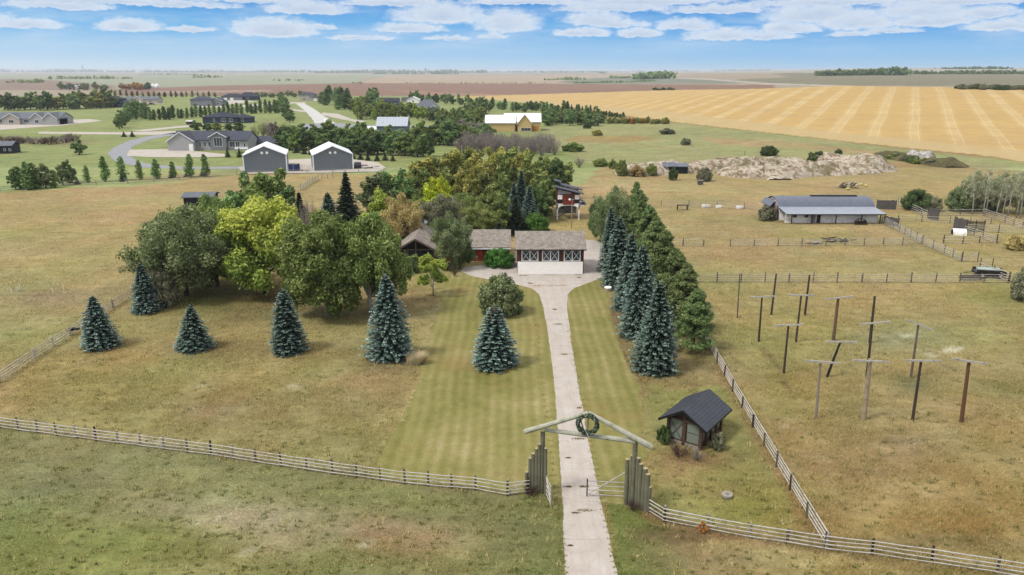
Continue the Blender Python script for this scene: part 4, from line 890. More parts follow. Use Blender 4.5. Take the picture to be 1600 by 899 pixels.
belt([(640, 156), (700, 160), (760, 168), (800, 172), (850, 175)], 34, 15, 11, M3 + C2, ['poplar', 'green', 'dark'], 'small green tree of the long belt beside the stubble field', 'long belt beside the stubble field', 12, 4, 3)
belt([(720, 186), (750, 190), (758, 178)], 9, 20, 16, M3, ['green', 'olive'], 'tree between the dark hip roof and the cream house', 'trees west of the cream house', 13, 4, 3)
belt([(690, 205), (715, 200), (735, 204), (750, 212), (765, 222)], 15, 26, 22, M3, ['green', 'olive', 'poplar'], '', 'leafy trees beside the dark hip roof', 41, 5, 4)
belt([(725, 176), (750, 174), (770, 172)], 9, 14, 12, M3 + C2, ['poplar', 'green', 'dark'], '', 'low trees above the cream house', 42, 4, 3)
belt([(850, 190), (900, 191), (940, 190)], 13, 20, 13, M3, ['poplar', 'green', 'olive'], '', 'inner trees of the eastern belt', 43, 4, 2)
belt([(560, 170), (600, 178), (640, 176)], 9, 18, 13, M3, ['green', 'yellow', 'poplar'], '', 'garden trees around the charcoal house', 44, 5, 4)
belt([(1092, 258), (1160, 262), (1240, 262), (1300, 262), (1372, 270)], 16, 7, 13, ['shrubB'], ['dusty', 'olive', 'dark', 'pinkish'], '', 'scrub growing over the rubble heaps', 45, 8, 5, 'bush')
belt([(740, 232), (800, 236), (860, 238)], 16, 27, 24, ['bareA', 'bareB'], [TWIG, TWIG_PALE], '', 'second rank of the bare thicket', 46, 5, 3)
belt([(848, 182), (880, 184), (925, 186)], 17, 24, 12, ['colA', 'colB', 'spruceFar'], ['dark', 'poplar'], 'dark upright tree of the tall belt east of the cream house', 'tall dark belt east of the cream house', 14, 2, 2)
belt([(850, 196), (885, 194), (925, 196), (945, 193)], 15, 20, 18, M3, ['poplar', 'grey', 'green'], 'rounded tree in the lower edge of the belt east of the cream house', 'rounded trees east of the cream house', 15, 3, 3)
belt([(938, 181), (975, 185)], 9, 9, 7, C2, ['dark'], 'small black-green tree in the short row by the stubble', 'short row by the stubble', 16, 1, .6)
belt([(950, 193), (1046, 194)], 16, 10, 10, ['shrubB'], ['gold', 'olive', 'rust', 'green'], 'low golden bush of the hedge along the meadow top', 'golden hedge along the meadow top', 17, 2, 1, 'bush')
belt([(398, 216), (440, 214), (470, 222)], 8, 26, 22, ['bareA', 'bareB', 'midC'], [TWIG, TWIG, 'olive'], 'brownish half-bare tree between the ranch house and the shelterbelt', 'half-bare trees behind the ranch house', 18, 3, 3)
belt([(380, 206), (340, 205), (300, 205)], 5, 16, 20, M3, ['olive', 'dark'], 'dark olive tree behind the roof of the ranch house', 'trees behind the ranch house roof', 19, 3, 1)
belt([(436, 232), (500, 236), (560, 240), (620, 243), (680, 246)], 24, 34, 26, M3, ['poplar', 'green', 'dark'], 'dark green tree in the front of the thick shelterbelt behind the steel sheds', 'front trees of the thick shelterbelt', 20, 4, 2)
belt([(470, 222), (540, 222), (600, 226), (660, 230)], 16, 30, 26, M3, ['poplar', 'green'], 'dark green tree in the back of the thick shelterbelt behind the steel sheds', 'back trees of the thick shelterbelt', 21, 5, 3)
belt([(456, 239), (520, 244), (565, 250), (620, 252)], 13, 13, 11, ['spruceFar'], ['spruce'], 'small spruce in the row at the foot of the thick shelterbelt', 'small spruces at the foot of the shelterbelt', 22, 1, .6)
belt([(650, 226), (680, 226), (715, 226), (740, 232)], 10, 36, 30, M3, ['dark', 'green', 'poplar'], 'round dark tree where the shelterbelt meets the bare thicket', 'round dark trees by the bare thicket', 23, 4, 3)
belt([(715, 236), (760, 241), (810, 242), (870, 239)], 20, 31, 26, ['bareA', 'bareB'], [TWIG], 'leafless grey tree of the thicket in front of the cream house', 'leafless thicket before the cream house', 24, 5, 4)
belt([(680, 214), (700, 208), (735, 212), (752, 216)], 8, 22, 24, ['bareA', 'bareB', 'midC'], [TWIG, TWIG_PALE, 'olive'], 'pale leafless tree behind the thicket near the dark hip roof', 'pale leafless trees behind the thicket', 25, 5, 3)
belt([(0, 222), (40, 224), (80, 226), (120, 219)], 14, 12, 26, ['bareShrub'], [TWIG_BROWN, TWIG], 'leafless brownish bush of the hedge beyond the black shed', 'brown hedge beyond the black shed', 26, 4, 1, 'bush')
plant('midA', 124, 242, 218, 24, 'poplar', 'lone green tree on the lawn between the brown hedge and the curved street')
for i, (x, y, t) in enumerate([(194, 214, 206), (207, 214, 205)]): plant('spruceFar', x, y, t, 9, 'spruce', 'little spruce beside the gravel lane, the ' + ('western' if i == 0 else 'eastern') + ' of two', 'little spruces beside the gravel lane')
plant('spruceFar', 356, 246, 229, 9, 'dark', 'upright evergreen before the ranch house deck, the western of two', name='cedar_tree'); plant('spruceFar', 374, 246, 230, 10, 'dark', 'upright evergreen before the ranch house deck, the eastern of two', name='cedar_tree.001')
belt([(90, 140), (100, 141), (150, 141), (165, 141)], 7, 12, 12, M3, ['dark', 'olive'], 'dark tree of the distant farmyard beside the white bins', 'distant farmyard trees', 27, 4, .6)
belt([(190, 141), (235, 141)], 8, 11, 12, M3, ['dark', 'gold', 'rust'], 'autumn tree beside the pair of white grain bins', 'autumn trees beside the grain bins', 28, 2, .6)
belt([(1020, 141), (1055, 141)], 5, 4, 9, ['shrubB'], ['dark'], 'dark bush of the small clump on the ploughed field edge', 'bushes on the ploughed field edge', 29, 2, .5, 'bush')
belt([(1494, 139), (1540, 140), (1610, 141)], 22, 8, 12, ['shrubB', 'shrubA'], ['dark', 'dusty'], 'dark scrub bush of the patch on top of the stubble field', 'scrub patch above the stubble field', 30, 4, .8, 'bush')
belt([(1378, 246), (1410, 252), (1440, 256), (1480, 258)], 12, 9, 20, ['shrubB'], ['dark', 'dusty', 'olive'], 'weedy dark bush on the overgrown dirt mound', 'weeds on the overgrown mound', 31, 5, 2, 'bush')
for k in list(PROTO):                     # the patterns themselves leave the scene; only planted copies stay
    r = PROTO[k]
    for ch in KIDS[r.name]: bpy.data.objects.remove(ch)
    bpy.data.objects.remove(r)

# far-off woods that read as one mass: low leaf clumps strung along the horizon
def far_woods(name, spans, col, seed):
    rng = np.random.default_rng(seed); Cs = []; Rs = []
    for x0, x1, y, hp, dens in spans:
        p0 = atg(x0, y); p1 = atg(x1, y); D = p0.y; s = D / F; n = max(4, int((x1 - x0) * dens))
        for i in range(n):
            f = rng.random(); X = p0.x * (1 - f) + p1.x * f; Y = D * rng.uniform(1, 1.05) * 1.0; w = hp * s * rng.uniform(.35, .62) * (.6 + .8 * vnoise(np.array([X / (hp * s * 6)]), np.array([y * 1.0]))[0]); Cs.append((X, Y, float(gz(X, Y)) + w * .7)); Rs.append(w)
    C = np.array(Cs); Rd = np.array(Rs); V, t = leaves(rng, C, Rd, 12, 1, .7, 1.2, .5)
    P = V.reshape(-1, 4, 3); c = P.mean(1, keepdims=True); P = c + (P - c) * np.repeat(Rd, 12)[:, None, None] * 1.1
    me = leaf_mesh(name, [(P.reshape(-1, 3), t)], LF[col]); o = bpy.data.objects.new(name, me); COL.objects.link(o); return tag(o, kind='stuff')
w = far_woods('far_woods', [(1290, 1450, 119.0, 12, 1.3), (1440, 1620, 116.5, 6, 1.0), (1490, 1590, 108.5, 4, 1.2), (1120, 1210, 107.5, 2.2, 1)], 'dark', 1); tag(w, 'bands of bluish woods on the rise above the stubble field', 'woods')
w = far_woods('far_woods', [(1000, 1125, 124.5, 9, 1.2), (960, 1010, 123, 4, 1), (850, 925, 126, 3.5, .9), (900, 1190, 131, 3, .8), (940, 952, 115, 3.5, 1.4), (845, 960, 114, 2.2, .8)], 'poplar', 2); tag(w, 'shelterbelt and scrub around a distant farm beyond the ploughed field', 'woods')
w = far_woods('far_woods', [(0, 190, 113, 4, 1), (190, 560, 113.5, 3.4, 1), (480, 760, 114.5, 4, 1.2), (580, 720, 116, 3, 1), (740, 860, 113.6, 2.4, .8), (860, 1130, 111.5, 1.8, .7), (-300, 0, 113, 4, .7)], 'dark', 3); tag(w, 'thin dark tree lines strung along the western horizon', 'woods')
w = far_woods('far_woods', [(200, 300, 117.5, 2, .5), (410, 470, 127, 3, .3), (540, 560, 131, 3, .6), (300, 330, 122, 4, .6), (60, 180, 124, 4, .6), (0, 60, 130, 5, .6), (630, 900, 131, 1.6, .4)], 'olive', 4); tag(w, 'scattered scrub in the far western fields', 'scrub')
# ------------------------------------------------------------------ buildings of the homestead
SHAKE = mat_shingle('weathered_shakes', A(172, 160, 148), A(206, 195, 182), .26, .5); BRICK = mat_shingle('red_brown_brick', A(172, 110, 86), A(146, 90, 70), .12, .3)
REDWOOD = mat_mottle('red_cedar_board', A(158, 74, 50), .3, 2.5, .8, .3, (1, 1, .3)); BROWNLOG = mat_mottle('dark_stained_log', A(100, 74, 60), .35, 3, .8, .4); DARKWOOD = mat_mottle('dark_soffit', A(52, 42, 38), .3, 3, .8, .2)
WHITEP = mat_mottle('white_paint', (.80, .78, .75, 1), .10, 1.2, .6, .1, dirt=A(206, 196, 182)); WHITETRIM = mat_mottle('white_trim', (.72, .73, .74, 1), .08, 2, .5, .05); GLASS = mat_glass(); STONEC = mat_mottle('chimney_stone', A(206, 170, 134), .3, 4, .9, .4)
BLKROOF = mat_ribbed('black_metal_shingle', A(66, 70, 80), .25, 0, .5, .2, .2); BLKEDGE = mat_mottle('black_fascia', A(34, 34, 38), .2, 3, .5, .1)
SILVER = mat_mottle('silvered_pole', A(222, 216, 204), .22, 3, .85, .2, (1, 1, 1), dirt=A(140, 128, 114)); POSTW = mat_mottle('weathered_post', A(132, 118, 104), .35, 4, .9, .4, dirt=A(80, 68, 58)); POSTD = mat_mottle('dark_post', A(82, 68, 60), .3, 4, .9, .4)
POSTL = mat_mottle('light_post', A(186, 176, 162), .25, 4, .9, .3); PALELOG = mat_mottle('lichen_pale_log', A(206, 204, 182), .22, 2.5, .85, .3, dirt=A(136, 140, 116)); MOSSLOG = mat_mottle('mossy_log', A(142, 138, 112), .35, 3, .9, .5, (1, 1, .35), dirt=A(84, 84, 60)); LOGEND = mat_mottle('cut_log_end', A(206, 190, 150), .2, 6, .9, .2)
PLANK = mat_mottle('grey_plank', A(112, 106, 102), .35, 3, .9, .3, (1, 1, .2))

def gable_roof(mb, x0, x1, y0, y1, z, rise, axis='x', over=.4, th=.14, gover=None):
    """two slabs meeting at the ridge, ridge along axis"""
    go = over if gover is None else gover
    if axis == 'x':
        ym = (y0 + y1) / 2; sl = rise / ((y1 - y0) / 2); e = z - sl * over
        for s, ye in ((-1, y0 - over), (1, y1 + over)):
            mb.poly([(x0 - go, ye, e), (x1 + go, ye, e), (x1 + go, ym, z + rise), (x0 - go, ym, z + rise)], (0, 0, th))
    else:
        xm = (x0 + x1) / 2; sl = rise / ((x1 - x0) / 2); e = z - sl * over
        for xe in (x0 - over, x1 + over):
            mb.poly([(xe, y0 - go, e), (xe, y1 + go, e), (xm, y1 + go, z + rise), (xm, y0 - go, z + rise)], (0, 0, th))
    return mb
def hip_roof(mb, x0, x1, y0, y1, z, rise, over=.5, th=.12):
    x0 -= over; x1 += over; y0 -= over; y1 += over; w, d = x1 - x0, y1 - y0; k = min(w, d) / 2
    if w >= d: r = [(x0 + k, (y0 + y1) / 2), (x1 - k, (y0 + y1) / 2)]
    else: r = [((x0 + x1) / 2, y0 + k), ((x0 + x1) / 2, y1 - k)]
    b = [(x0, y0), (x1, y0), (x1, y1), (x0, y1)]
    vs = [(x, y, z) for x, y in b] + [(x, y, z + th) for x, y in b] + [(r[0][0], r[0][1], z + th + rise), (r[1][0], r[1][1], z + th + rise)]
    f = [(3, 2, 1, 0)] + [(i, (i + 1) % 4, 4 + (i + 1) % 4, 4 + i) for i in range(4)]
    if w >= d: f += [(4, 5, 9, 8), (5, 6, 9), (6, 7, 8, 9), (7, 4, 8)]
    else: f += [(4, 5, 8), (5, 6, 9, 8), (6, 7, 9), (7, 4, 8, 9)]
    return mb.add(vs, f)
def gable_walls(mb, x0, x1, y0, y1, z0, z, rise, axis='x'):
    """a solid body with pointed gable ends"""
    if axis == 'x':
        ym = (y0 + y1) / 2; out = [(y0, z0), (y1, z0), (y1, z), (ym, z + rise), (y0, z)]
        return mb.poly([(x0, a, b) for a, b in out], (x1 - x0, 0, 0))
    xm = (x0 + x1) / 2; out = [(x0, z0), (x1, z0), (x1, z), (xm, z + rise), (x0, z)]
    return mb.poly([(a, y0, b) for a, b in out], (0, y1 - y0, 0))
def window(parent, x, y, z, w, h, nx=1, ny=1, fm=None, gm=None, fw=.07, name='window', face='y'):
    """framed window standing 4 cm proud of the wall that faces -Y (or +X / -X)"""
    mb = MB(); t = .05
    mb.box(-w / 2, w / 2, -t, 0, 0, fw); mb.box(-w / 2, w / 2, -t, 0, h - fw, h); mb.box(-w / 2, -w / 2 + fw, -t, 0, fw, h - fw); mb.box(w / 2 - fw, w / 2, -t, 0, fw, h - fw)
    for i in range(1, nx): q = -w / 2 + w * i / nx; mb.box(q - fw * .3, q + fw * .3, -t * .9, 0, fw, h - fw)
    for i in range(1, ny): q = h * i / ny; mb.box(-w / 2 + fw, w / 2 - fw, -t * .8, 0, q - fw * .3, q + fw * .3)
    o = mb.build(name, fm or WHITETRIM, parent, loc=(x, y - .003, z)); o.rotation_euler.z = {'y': 0, '+x': math.pi / 2, '-x': -math.pi / 2, '+y': math.pi}[face]
    MB().box(-w / 2 + fw * .9, w / 2 - fw * .9, -t * .4, -.004, fw * .9, h - fw * .9).build('pane', gm or GLASS, o); return o

# garage with three cross-braced windows
YG = at(860, 428).y; sG = mpp(860, 428); x0, x1 = (808 - 800) * sG, (911.5 - 800) * sG; hG = 4.05
t = thing('garage', 'brick garage with white lower wall and three cross-braced white windows facing the drive', 'garage', ((x0 + x1) / 2, YG, 0)); W = (x1 - x0); D = 7.2
gable_walls(MB(), -W / 2, W / 2, 0, D, 0, hG, 1.75).build('wall', BRICK, t)
MB().box(-W / 2 + .08, W / 2 - .12, -.09, -.003, 0, 1.92).build('lower_wall', mat_mottle('bright_white_wall', (.84, .81, .77, 1), .10, .9, .6, .2, (1, 1, 3)), t)
gable_roof(MB(), -W / 2, W / 2, 0, D, hG, 1.75, over=.5, gover=.35).build('roof', SHAKE, t)
MB().box(-W / 2 - .33, W / 2 + .33, -.60, -.52, hG - .28, hG - .10).build('fascia', DARKWOOD, t)
for k, cx in enumerate((-W / 2 + 1.95, 0.0, W / 2 - 1.78)):
    mb = MB(); w2 = 1.22; z0, z1 = 2.0, 3.95; zt = 3.62
    for x in (-w2, 0, w2): mb.box(x - .06, x + .06, -.09, -.004, z0, z1)
    for z in (z0, zt, z1 - .05): mb.box(-w2, w2, -.085, -.005, z, z + .09)
    for s in (-1, 1):
        a, b = (s * w2 * .06, s * w2 * .96)
        mb.beam((a, -.06, z0 + .08), (b, -.06, zt), .06, .05); mb.beam((b, -.065, z0 + .08), (a, -.065, zt), .06, .05)
    f = mb.build('window', WHITETRIM, t, loc=(cx, 0, 0)); MB().box(-w2, w2, -.03, -.006, z0, z1).build('pane', GLASS, f)
    if k == 1: MB().box(-.85, -.25, -.06, -.031, 3.72, 3.92).build('sign_board', WHITETRIM, t, loc=(cx, 0, 0))

# house: long wing and front gable
Yw = at(760, 408).y; sW = mpp(760, 408); wx0, wx1 = (678 - 800) * sW, (796 - 800) * sW
t = thing('house', 'low brown house with weathered shake roofs, a glazed front gable and a long red-walled wing', 'house', (wx0, Yw, 0)); L_ = wx1 - wx0
gable_walls(MB(), 0, L_, 0, 8, 0, 2.55, 1.75).build('wall', REDWOOD, t)
gable_roof(MB(), 0, L_, 0, 8, 2.55, 1.75, over=.6, gover=.25).build('roof', SHAKE, t)
MB().box(-.2, L_ + .24, -.70, -.61, 2.1, 2.27).build('fascia', WHITETRIM, t)
d = MB().box(-.5, .5, -.07, -.003, 0, 2.05).build('door', mat_mottle('orange_red_door', A(196, 84, 46), .15, 2, .6, .1), t, loc=((749 - 678) * sW, 0, 0)); MB().box(.34, .42, -.13, -.073, 1, 1.08).build('handle', SILVER, d)
window(t, (738 - 678) * sW, 0, .9, 1.3, 1.1, 2, 1, DARKWOOD); window(t, (720 - 678) * sW, 0, .9, 1.3, 1.1, 2, 1, DARKWOOD)
# front gable wing, deeper ridge running back to the peak
Yf = at(648, 412).y; sF = mpp(648, 412); fx = (650 - 800) * sF - wx0; fw = 2.75; fy = Yf - Yw
gable_walls(MB(), fx - fw, fx + fw, fy + 1.2, fy + 11, 0, 2.25, 1.6, 'y').build('wall', DARKWOOD, t)
mb = MB(); xm = fx; zr = 4.05; zb = 4.85
for s in (-1, 1):
    xe = fx + s * (fw + .75); e = 2.0
    mb.poly([(xe, fy, e), (xe + .2 * s, fy + 11.4, e + .1), (xm, fy + 9.2, zb), (xm, fy - .3, zr)], (0, 0, .16))
mb.poly([(fx - fw - .95, fy + 11.4, 2.1), (fx + fw + .95, fy + 11.4, 2.1), (xm, fy + 9.2, zb)], (0, 0, .16)); mb.build('roof', SHAKE, t)
mb = MB(); zz = 1.95
for s in (-1, 1): mb.beam((xm, fy - .36, zr - .02), (fx + s * (fw + .75), fy - .06, 1.98), .10, .24)
mb.build('fascia', mat_mottle('grey_brown_fascia', A(120, 104, 92), .2, 3), t)
for x, m in ((0, WHITETRIM), (-fw + .1, BROWNLOG), (fw - .1, BROWNLOG)): MB().box(x - .08, x + .08, fy + .30, fy + .46, 0, (3.6 if x == 0 else 2.3)).build('post', mat_mottle('grey_post', A(126, 118, 108), .2, 3) if x == 0 else m, t, loc=(fx, 0, 0))
MB().box(fx - fw + .1, fx + fw - .1, fy + .3, fy + .46, 2.12, 2.28).build('tie_beam', mat_mottle('grey_brown_fascia', A(120, 104, 92)), t)
for x in (-1.7, -.6, .6, 1.7): window(t, fx + x, fy + 1.2, .35, .95, 1.75, 1, 1, DARKWOOD)
MB().box(fx - fw - .1, fx + fw + .1, fy - .3, fy + 1.1, 0, .30).build('deck', mat_mottle('red_brown_deck', A(142, 96, 78), .25, 3), t)
c_ = MB().box(-.45, .45, -.35, .35, 3.3, 5.0).build('chimney', STONEC, t, loc=(fx - 1.35, fy + 6.4, 0)); MB().box(-.52, .52, -.42, .42, 5.003, 5.12).build('cap', mat_mottle('pale_cap', A(226, 206, 170)), c_)
mb = MB().tube([(0, 0, 4.6), (0, 0, 6.9)], .03, 5); mb.beam((-.5, 0, 6.7), (.5, 0, 6.85), .03); mb.beam((-.3, 0, 6.3), (.35, 0, 6.4), .03); mb.build('aerial', SILVER, t, loc=(fx + .1, fy + 9, 0))
mb = MB(); n = 12
ring = [(0, 0, 0)] + [(.32 * math.cos(2 * math.pi * i / n), -.09, .32 * math.sin(2 * math.pi * i / n)) for i in range(n)]
mb.add(ring + [(x, y + .03, z) for x, y, z in ring], [(0, 1 + (i + 1) % n, 1 + i) for i in range(n)] + [(n + 1, n + 2 + i, n + 2 + (i + 1) % n) for i in range(n)] + [(1 + i, 1 + (i + 1) % n, n + 2 + (i + 1) % n, n + 2 + i) for i in range(n)]); mb.tube([(0, .02, 0), (0, .1, -.5)], .03, 5)
mb.build('satellite_dish', WHITETRIM, t, loc=(fx + .75, fy + 9, 5.1))

# hut with the black metal roof
Pa, Pb, Pc = at(1042, 688), at(1094, 704), at(1124, 673); ax = (Pb - Pa); rz = math.atan2(ax.y, ax.x); wH = ax.length; dH = (Pc - Pb).length; zH = 2.35
t = thing('gate_hut', 'small dark timber hut with black metal gable roof and big panes beside the gate', 'hut', Pa, rz)
gable_walls(MB(), .1, wH - .1, .1, dH - .1, 0, zH, .85, 'y').build('wall', BROWNLOG, t)
gable_roof(MB(), 0, wH, 0, dH, zH, .92, 'y', over=.62, th=.1, gover=.55).build('roof', BLKROOF, t)
mb = MB(); sl = .92 / (wH / 2); e = zH - sl * .62
for s, xe in ((-1, -.62), (1, wH + .62)):
    mb.beam((wH / 2, -.57, zH + .93), (xe, -.57, e + .02), .06, .2); mb.beam((xe + s * .02, -.54, e - .0), (xe + s * .02, dH + .54, e - .0), .05, .16)
mb.build('roof_edge', BLKEDGE, t)
mb = MB()
for k in range(7): y = dH * k / 6; mb.beam((wH + .05, y, zH - .02 - sl * .1), (wH + .56, y, zH - sl * .56 - .06), .08, .12); mb.beam((-.05, y, zH - .02 - sl * .1), (-.56, y, zH - sl * .56 - .06), .08, .12)
mb.build('rafters', BROWNLOG, t)
for x in (.06, wH / 2, wH - .06): MB().box(x - .13, x + .13, -.06, .2, 0, zH - .05 if x != wH / 2 else zH + .55).build('post', BROWNLOG, t)
for k in (1, 2, 3, 4): MB().box(wH - .22, wH + .06, dH * k / 4 - .1, dH * k / 4 + .12, 0, zH - .1).build('post', BROWNLOG, t)
MB().beam((.1, -.04, zH - .1), (wH - .1, -.04, zH - .1), .12, .16).build('tie_beam', BROWNLOG, t)
MB().box(.2, wH - .2, -.06, .0, .0, .3).build('sill', mat_mottle('pale_sill', A(180, 166, 150)), t)
PG = mat_glass('greenish_pane', A(146, 156, 142, .5)); hw = wH / 2 - .3
for i, xc in enumerate((wH / 4, wH * 3 / 4)):
    f = window(t, xc, .08, .34, hw, zH - .5, 1, 2 if i else 1, BROWNLOG, PG, .06)
    if i == 0:
        mb = MB(); mb.beam((-hw / 2 + .05, -.07, .1), (hw / 2 - .05, -.07, zH - .7), .05, .05); mb.beam((hw / 2 - .05, -.075, .1), (-hw / 2 + .05, -.075, zH - .7), .05, .05); mb.build('cross_brace', POSTW, f)
for k in range(4): window(t, wH - .09, dH * (k + .5) / 4 + .02, .5, dH / 4 - .34, 1.5, 1, 1, BROWNLOG, PG, .05, face='+x')

# stilt tower
YT = at(887, 344).y; sT = mpp(887, 344); tx0, tx1 = (870 - 800) * sT, (905 - 800) * sT; W = tx1 - tx0; z0, zl, zr_ = 2.75, 6.7, 5.55; D = 4.6
t = thing('stilt_tower', 'red, white and black cabin with a sloping dark roof raised on four white posts', 'tower cabin', (tx0, YT, 0))
MB().poly([(0, 0, z0 + .6), (W, 0, z0 + .6), (W, 0, zr_), (0, 0, zl)], (0, D, 0)).build('wall', mat_mottle('maroon_board', A(116, 50, 44), .2, 3), t)
for x in (.1, W - .1):
    for y in (.08, D - .1): MB().box(x - .11, x + .11, y - .11, y + .11, 0, z0 + .6).build('leg', WHITEP, t)
mb = MB(); n = 12; pts = [(0, z0 + .62)] + [(0, z0 - .5)] + [(.25, z0 - .5)]
for i in range(n + 1): a = math.pi * (1 - i / n); pts.append((W / 2 + (W / 2 - .3) * math.cos(a), z0 - .5 + .82 * math.sin(a) ** .7))
pts += [(W - .25, z0 - .5), (W, z0 - .5), (W, z0 + .62)]
# arch skirt: strip quads between the arch and its top edge
vs = []; fs = []; ar = pts[3:-3]
for i, (x, z) in enumerate(ar): vs += [(x, -.03, z), (x, -.03, z0 + .72), (x, .05, z), (x, .05, z0 + .72)]
for i in range(len(ar) - 1): a = i * 4; b = a + 4; fs += [(a, b, b + 1, a + 1), (a + 2, a + 3, b + 3, b + 2), (a, a + 2, b + 2, b), (a + 1, b + 1, b + 3, a + 3)]
mb.add(vs, fs); mb.box(0, .3, -.03, .05, z0 - .5, z0 + .72); mb.box(W - .3, W, -.03, .05, z0 - .5, z0 + .72); mb.build('arched_skirt', WHITEP, t)
RB = mat_mottle('red_plank', A(156, 66, 48), .3, 3, .8, .3, (3, 1, .3)); BLKP = mat_mottle('black_panel', A(44, 44, 50), .2, 3)
MB().box(W * .25, W * .77, -.07, -.002, z0 + .45, 5.35).build('plank_panel', RB, t)
for x in (.12, W * .77 + .06): MB().box(x, x + W * .2, -.06, -.002, z0 + .75, z0 + 1.55).build('black_panel', BLKP, t); MB().box(x, x + W * .2, -.06, -.002, z0 + 1.58, 5.25).build('white_panel', WHITEP, t)
MB().poly([(.15, -.05, 5.45), (W * .62, -.05, 5.45), (W * .62, -.05, 5.75), (.15, -.05, 6.45)], (0, .045, 0)).build('grey_panel', mat_mottle('pale_grey_panel', A(190, 190, 194)), t)
window(t, W * .62, -.075, 4.3, .75, .9, 1, 2, DARKWOOD)
RF = mat_mottle('dark_slate_roof', A(92, 96, 106), .25, 3, .6, .2); sl = (zr_ - zl) / W
for (ya, yb, up, xa, xb) in ((-.7, D * .42, .05, -.55, W + .75), (D * .46, D + .5, .42, .7, W + .75), (D * .5, D + .3, .95, -.5, 1.0)):
    MB().poly([(xa, ya, zl + sl * xa + up), (xb, ya, zl + sl * xb + up), (xb, yb, zl + sl * xb + up), (xa, yb, zl + sl * xa + up)], (0, 0, .18)).build('roof', RF, t)
MB().box(.1, W - .1, D * .46, D * .5, zr_ + .1, zr_ + .5).build('clerestory', BLKP, t)
MB().poly([(W, .4, 4.1), (W + 1.5, .4, 3.1), (W + 1.5, D - .4, 3.1), (W, D - .4, 4.1)], (0, 0, .12)).build('lean_to_roof', RF, t); MB().box(W + .003, W + 1.3, .6, D - .6, 2.75, 3.1).build('lean_to_wall', WHITEP, t)
MB().box(.3, W - .3, D - .3, D - .2, .6, 2.6).build('rear_screen', mat_mottle('grey_white_board', A(196, 196, 190), .3, 2, dirt=A(110, 110, 104)), t)
mb = MB(); mb.beam((.2, D / 2, .1), (W - .2, D / 2, z0), .1); mb.beam((W - .2, D / 2 + .12, .1), (.2, D / 2 + .12, z0), .1); mb.build('cross_brace', BLKP, t)
MB().tube([(W - .3, 1.5, 5.8), (W - .3, 1.5, 6.7)], .09, 8).build('flue', REDWOOD, t)

# yard lamp
p = at(893, 357); t = thing('yard_lamp', 'wooden pole with a round white yard light in front of the stilt tower', 'lamp post', p); hp = hgt(893, 357, 311)
MB().tube([(0, 0, -.1), (0, 0, hp)], [.13, .09], 8).build('pole', mat_mottle('pinkish_pole', A(190, 158, 140), .2, 4), t)
mb = MB().beam((0, 0, hp - .2), (-.5, -.25, hp + .05), .06); mb.beam((0, 0, hp - .1), (.35, 0, hp - .1), .06); mb.build('arm', SILVER, t)
mb = MB(); mb.tube([(-.5, -.25, hp - .35), (-.5, -.25, hp - .1), (-.5, -.25, hp + .12)], [.10, .26, .08], 12); mb.build('lamp_shade', WHITEP, t, True)

# quonset barn with lean-to
YB = at(1300, 350).y; sB = mpp(1300, 350); bx0, bx1 = (1232 - 800) * sB, (1376 - 800) * sB; L_ = bx1 - bx0
t = thing('barn', 'long low barn with curved grey metal roof, white walls and a lean-to along its front', 'barn', (bx0, YB, 0))
GREYM = mat_ribbed('blue_grey_sheet', A(120, 126, 144), .6, 0, .45, .35, .12, dirt=A(146, 150, 162)); PALEM = mat_ribbed('pale_sheet', A(184, 192, 206), .5, 0, .4, .35, .08, dirt=A(160, 166, 176))
mb = MB(); n = 14; wB = 8.6; prof = []
for i in range(n + 1): a = math.pi * (.12 + .76 * (1 - i / n)); prof.append((3.6 + wB / 2 + wB / 2 / math.cos(math.pi * .12) * math.cos(a) , 2.35 + 2.05 * (math.sin(a) - math.sin(math.pi * .12)) / (1 - math.sin(math.pi * .12))))
vs = []; fs = []; e0, e1 = -1.0, L_ + .35
for (y, z) in prof: vs += [(e0, y, z), (e1, y, z), (e1, y, z - .07), (e0, y, z - .07)]
for i in range(n): a = i * 4; b = a + 4; fs += [(a, a + 1, b + 1, b), (a + 3, b + 3, b + 2, a + 2), (a, b, b + 3, a + 3), (a + 1, a + 2, b + 2, b + 1)]
MB().add(vs, fs).build('roof', GREYM, t)
mb = MB(); wl = [(y, max(z - .14, 0)) for y, z in prof]; mb.poly([(-.6, 3.75, 0)] + [(-.6, y, z) for y, z in wl[1:-1]] + [(-.6, 3.45 + wB, 0)], (L_ + .7, 0, 0)); mb.build('wall', WHITEP, t)
MB().poly([(-1.3, 3.9, 0), (-1.3, 3.9, 2.2), (-1.3, 5.2, 3.5), (-1.3, 8, 4.1), (-1.3, 10.6, 3.4), (-1.3, 12, 2.2), (-1.3, 12, 0)], (.25, 0, 0)).build('end_wall', mat_mottle('patched_end_wall', A(120, 84, 76), .45, 1.2, .9, .3, dirt=A(200, 194, 188)), t)
MB().poly([(-2.4, 5.2, 2.6), (-1.32, 5.2, 3.7), (-1.32, 11, 3.7), (-2.4, 11, 2.6)], (0, 0, .1)).build('porch_roof', GREYM, t)
MB().poly([(-.7, -.5, 2.0), (L_ + .7, -.5, 2.0), (L_ + .2, 3.9, 2.72), (-1.0, 3.9, 2.72)], (0, 0, .1)).build('lean_to_roof', PALEM, t)
MB().box(-.7, L_ + .7, -.60, -.51, 1.9, 2.08).build('fascia', BLKEDGE, t)
MB().box(-.4, L_ - .2, 1.1, 1.25, 0, 2.12).build('front_wall', WHITEP, t)
for px in (1236, 1268, 1280, 1305, 1345, 1374): MB().box(-.09, .09, -.2, -.02, 0, 2.02).build('post', POSTD, t, loc=((px - 1232) * sB, 0, 0))
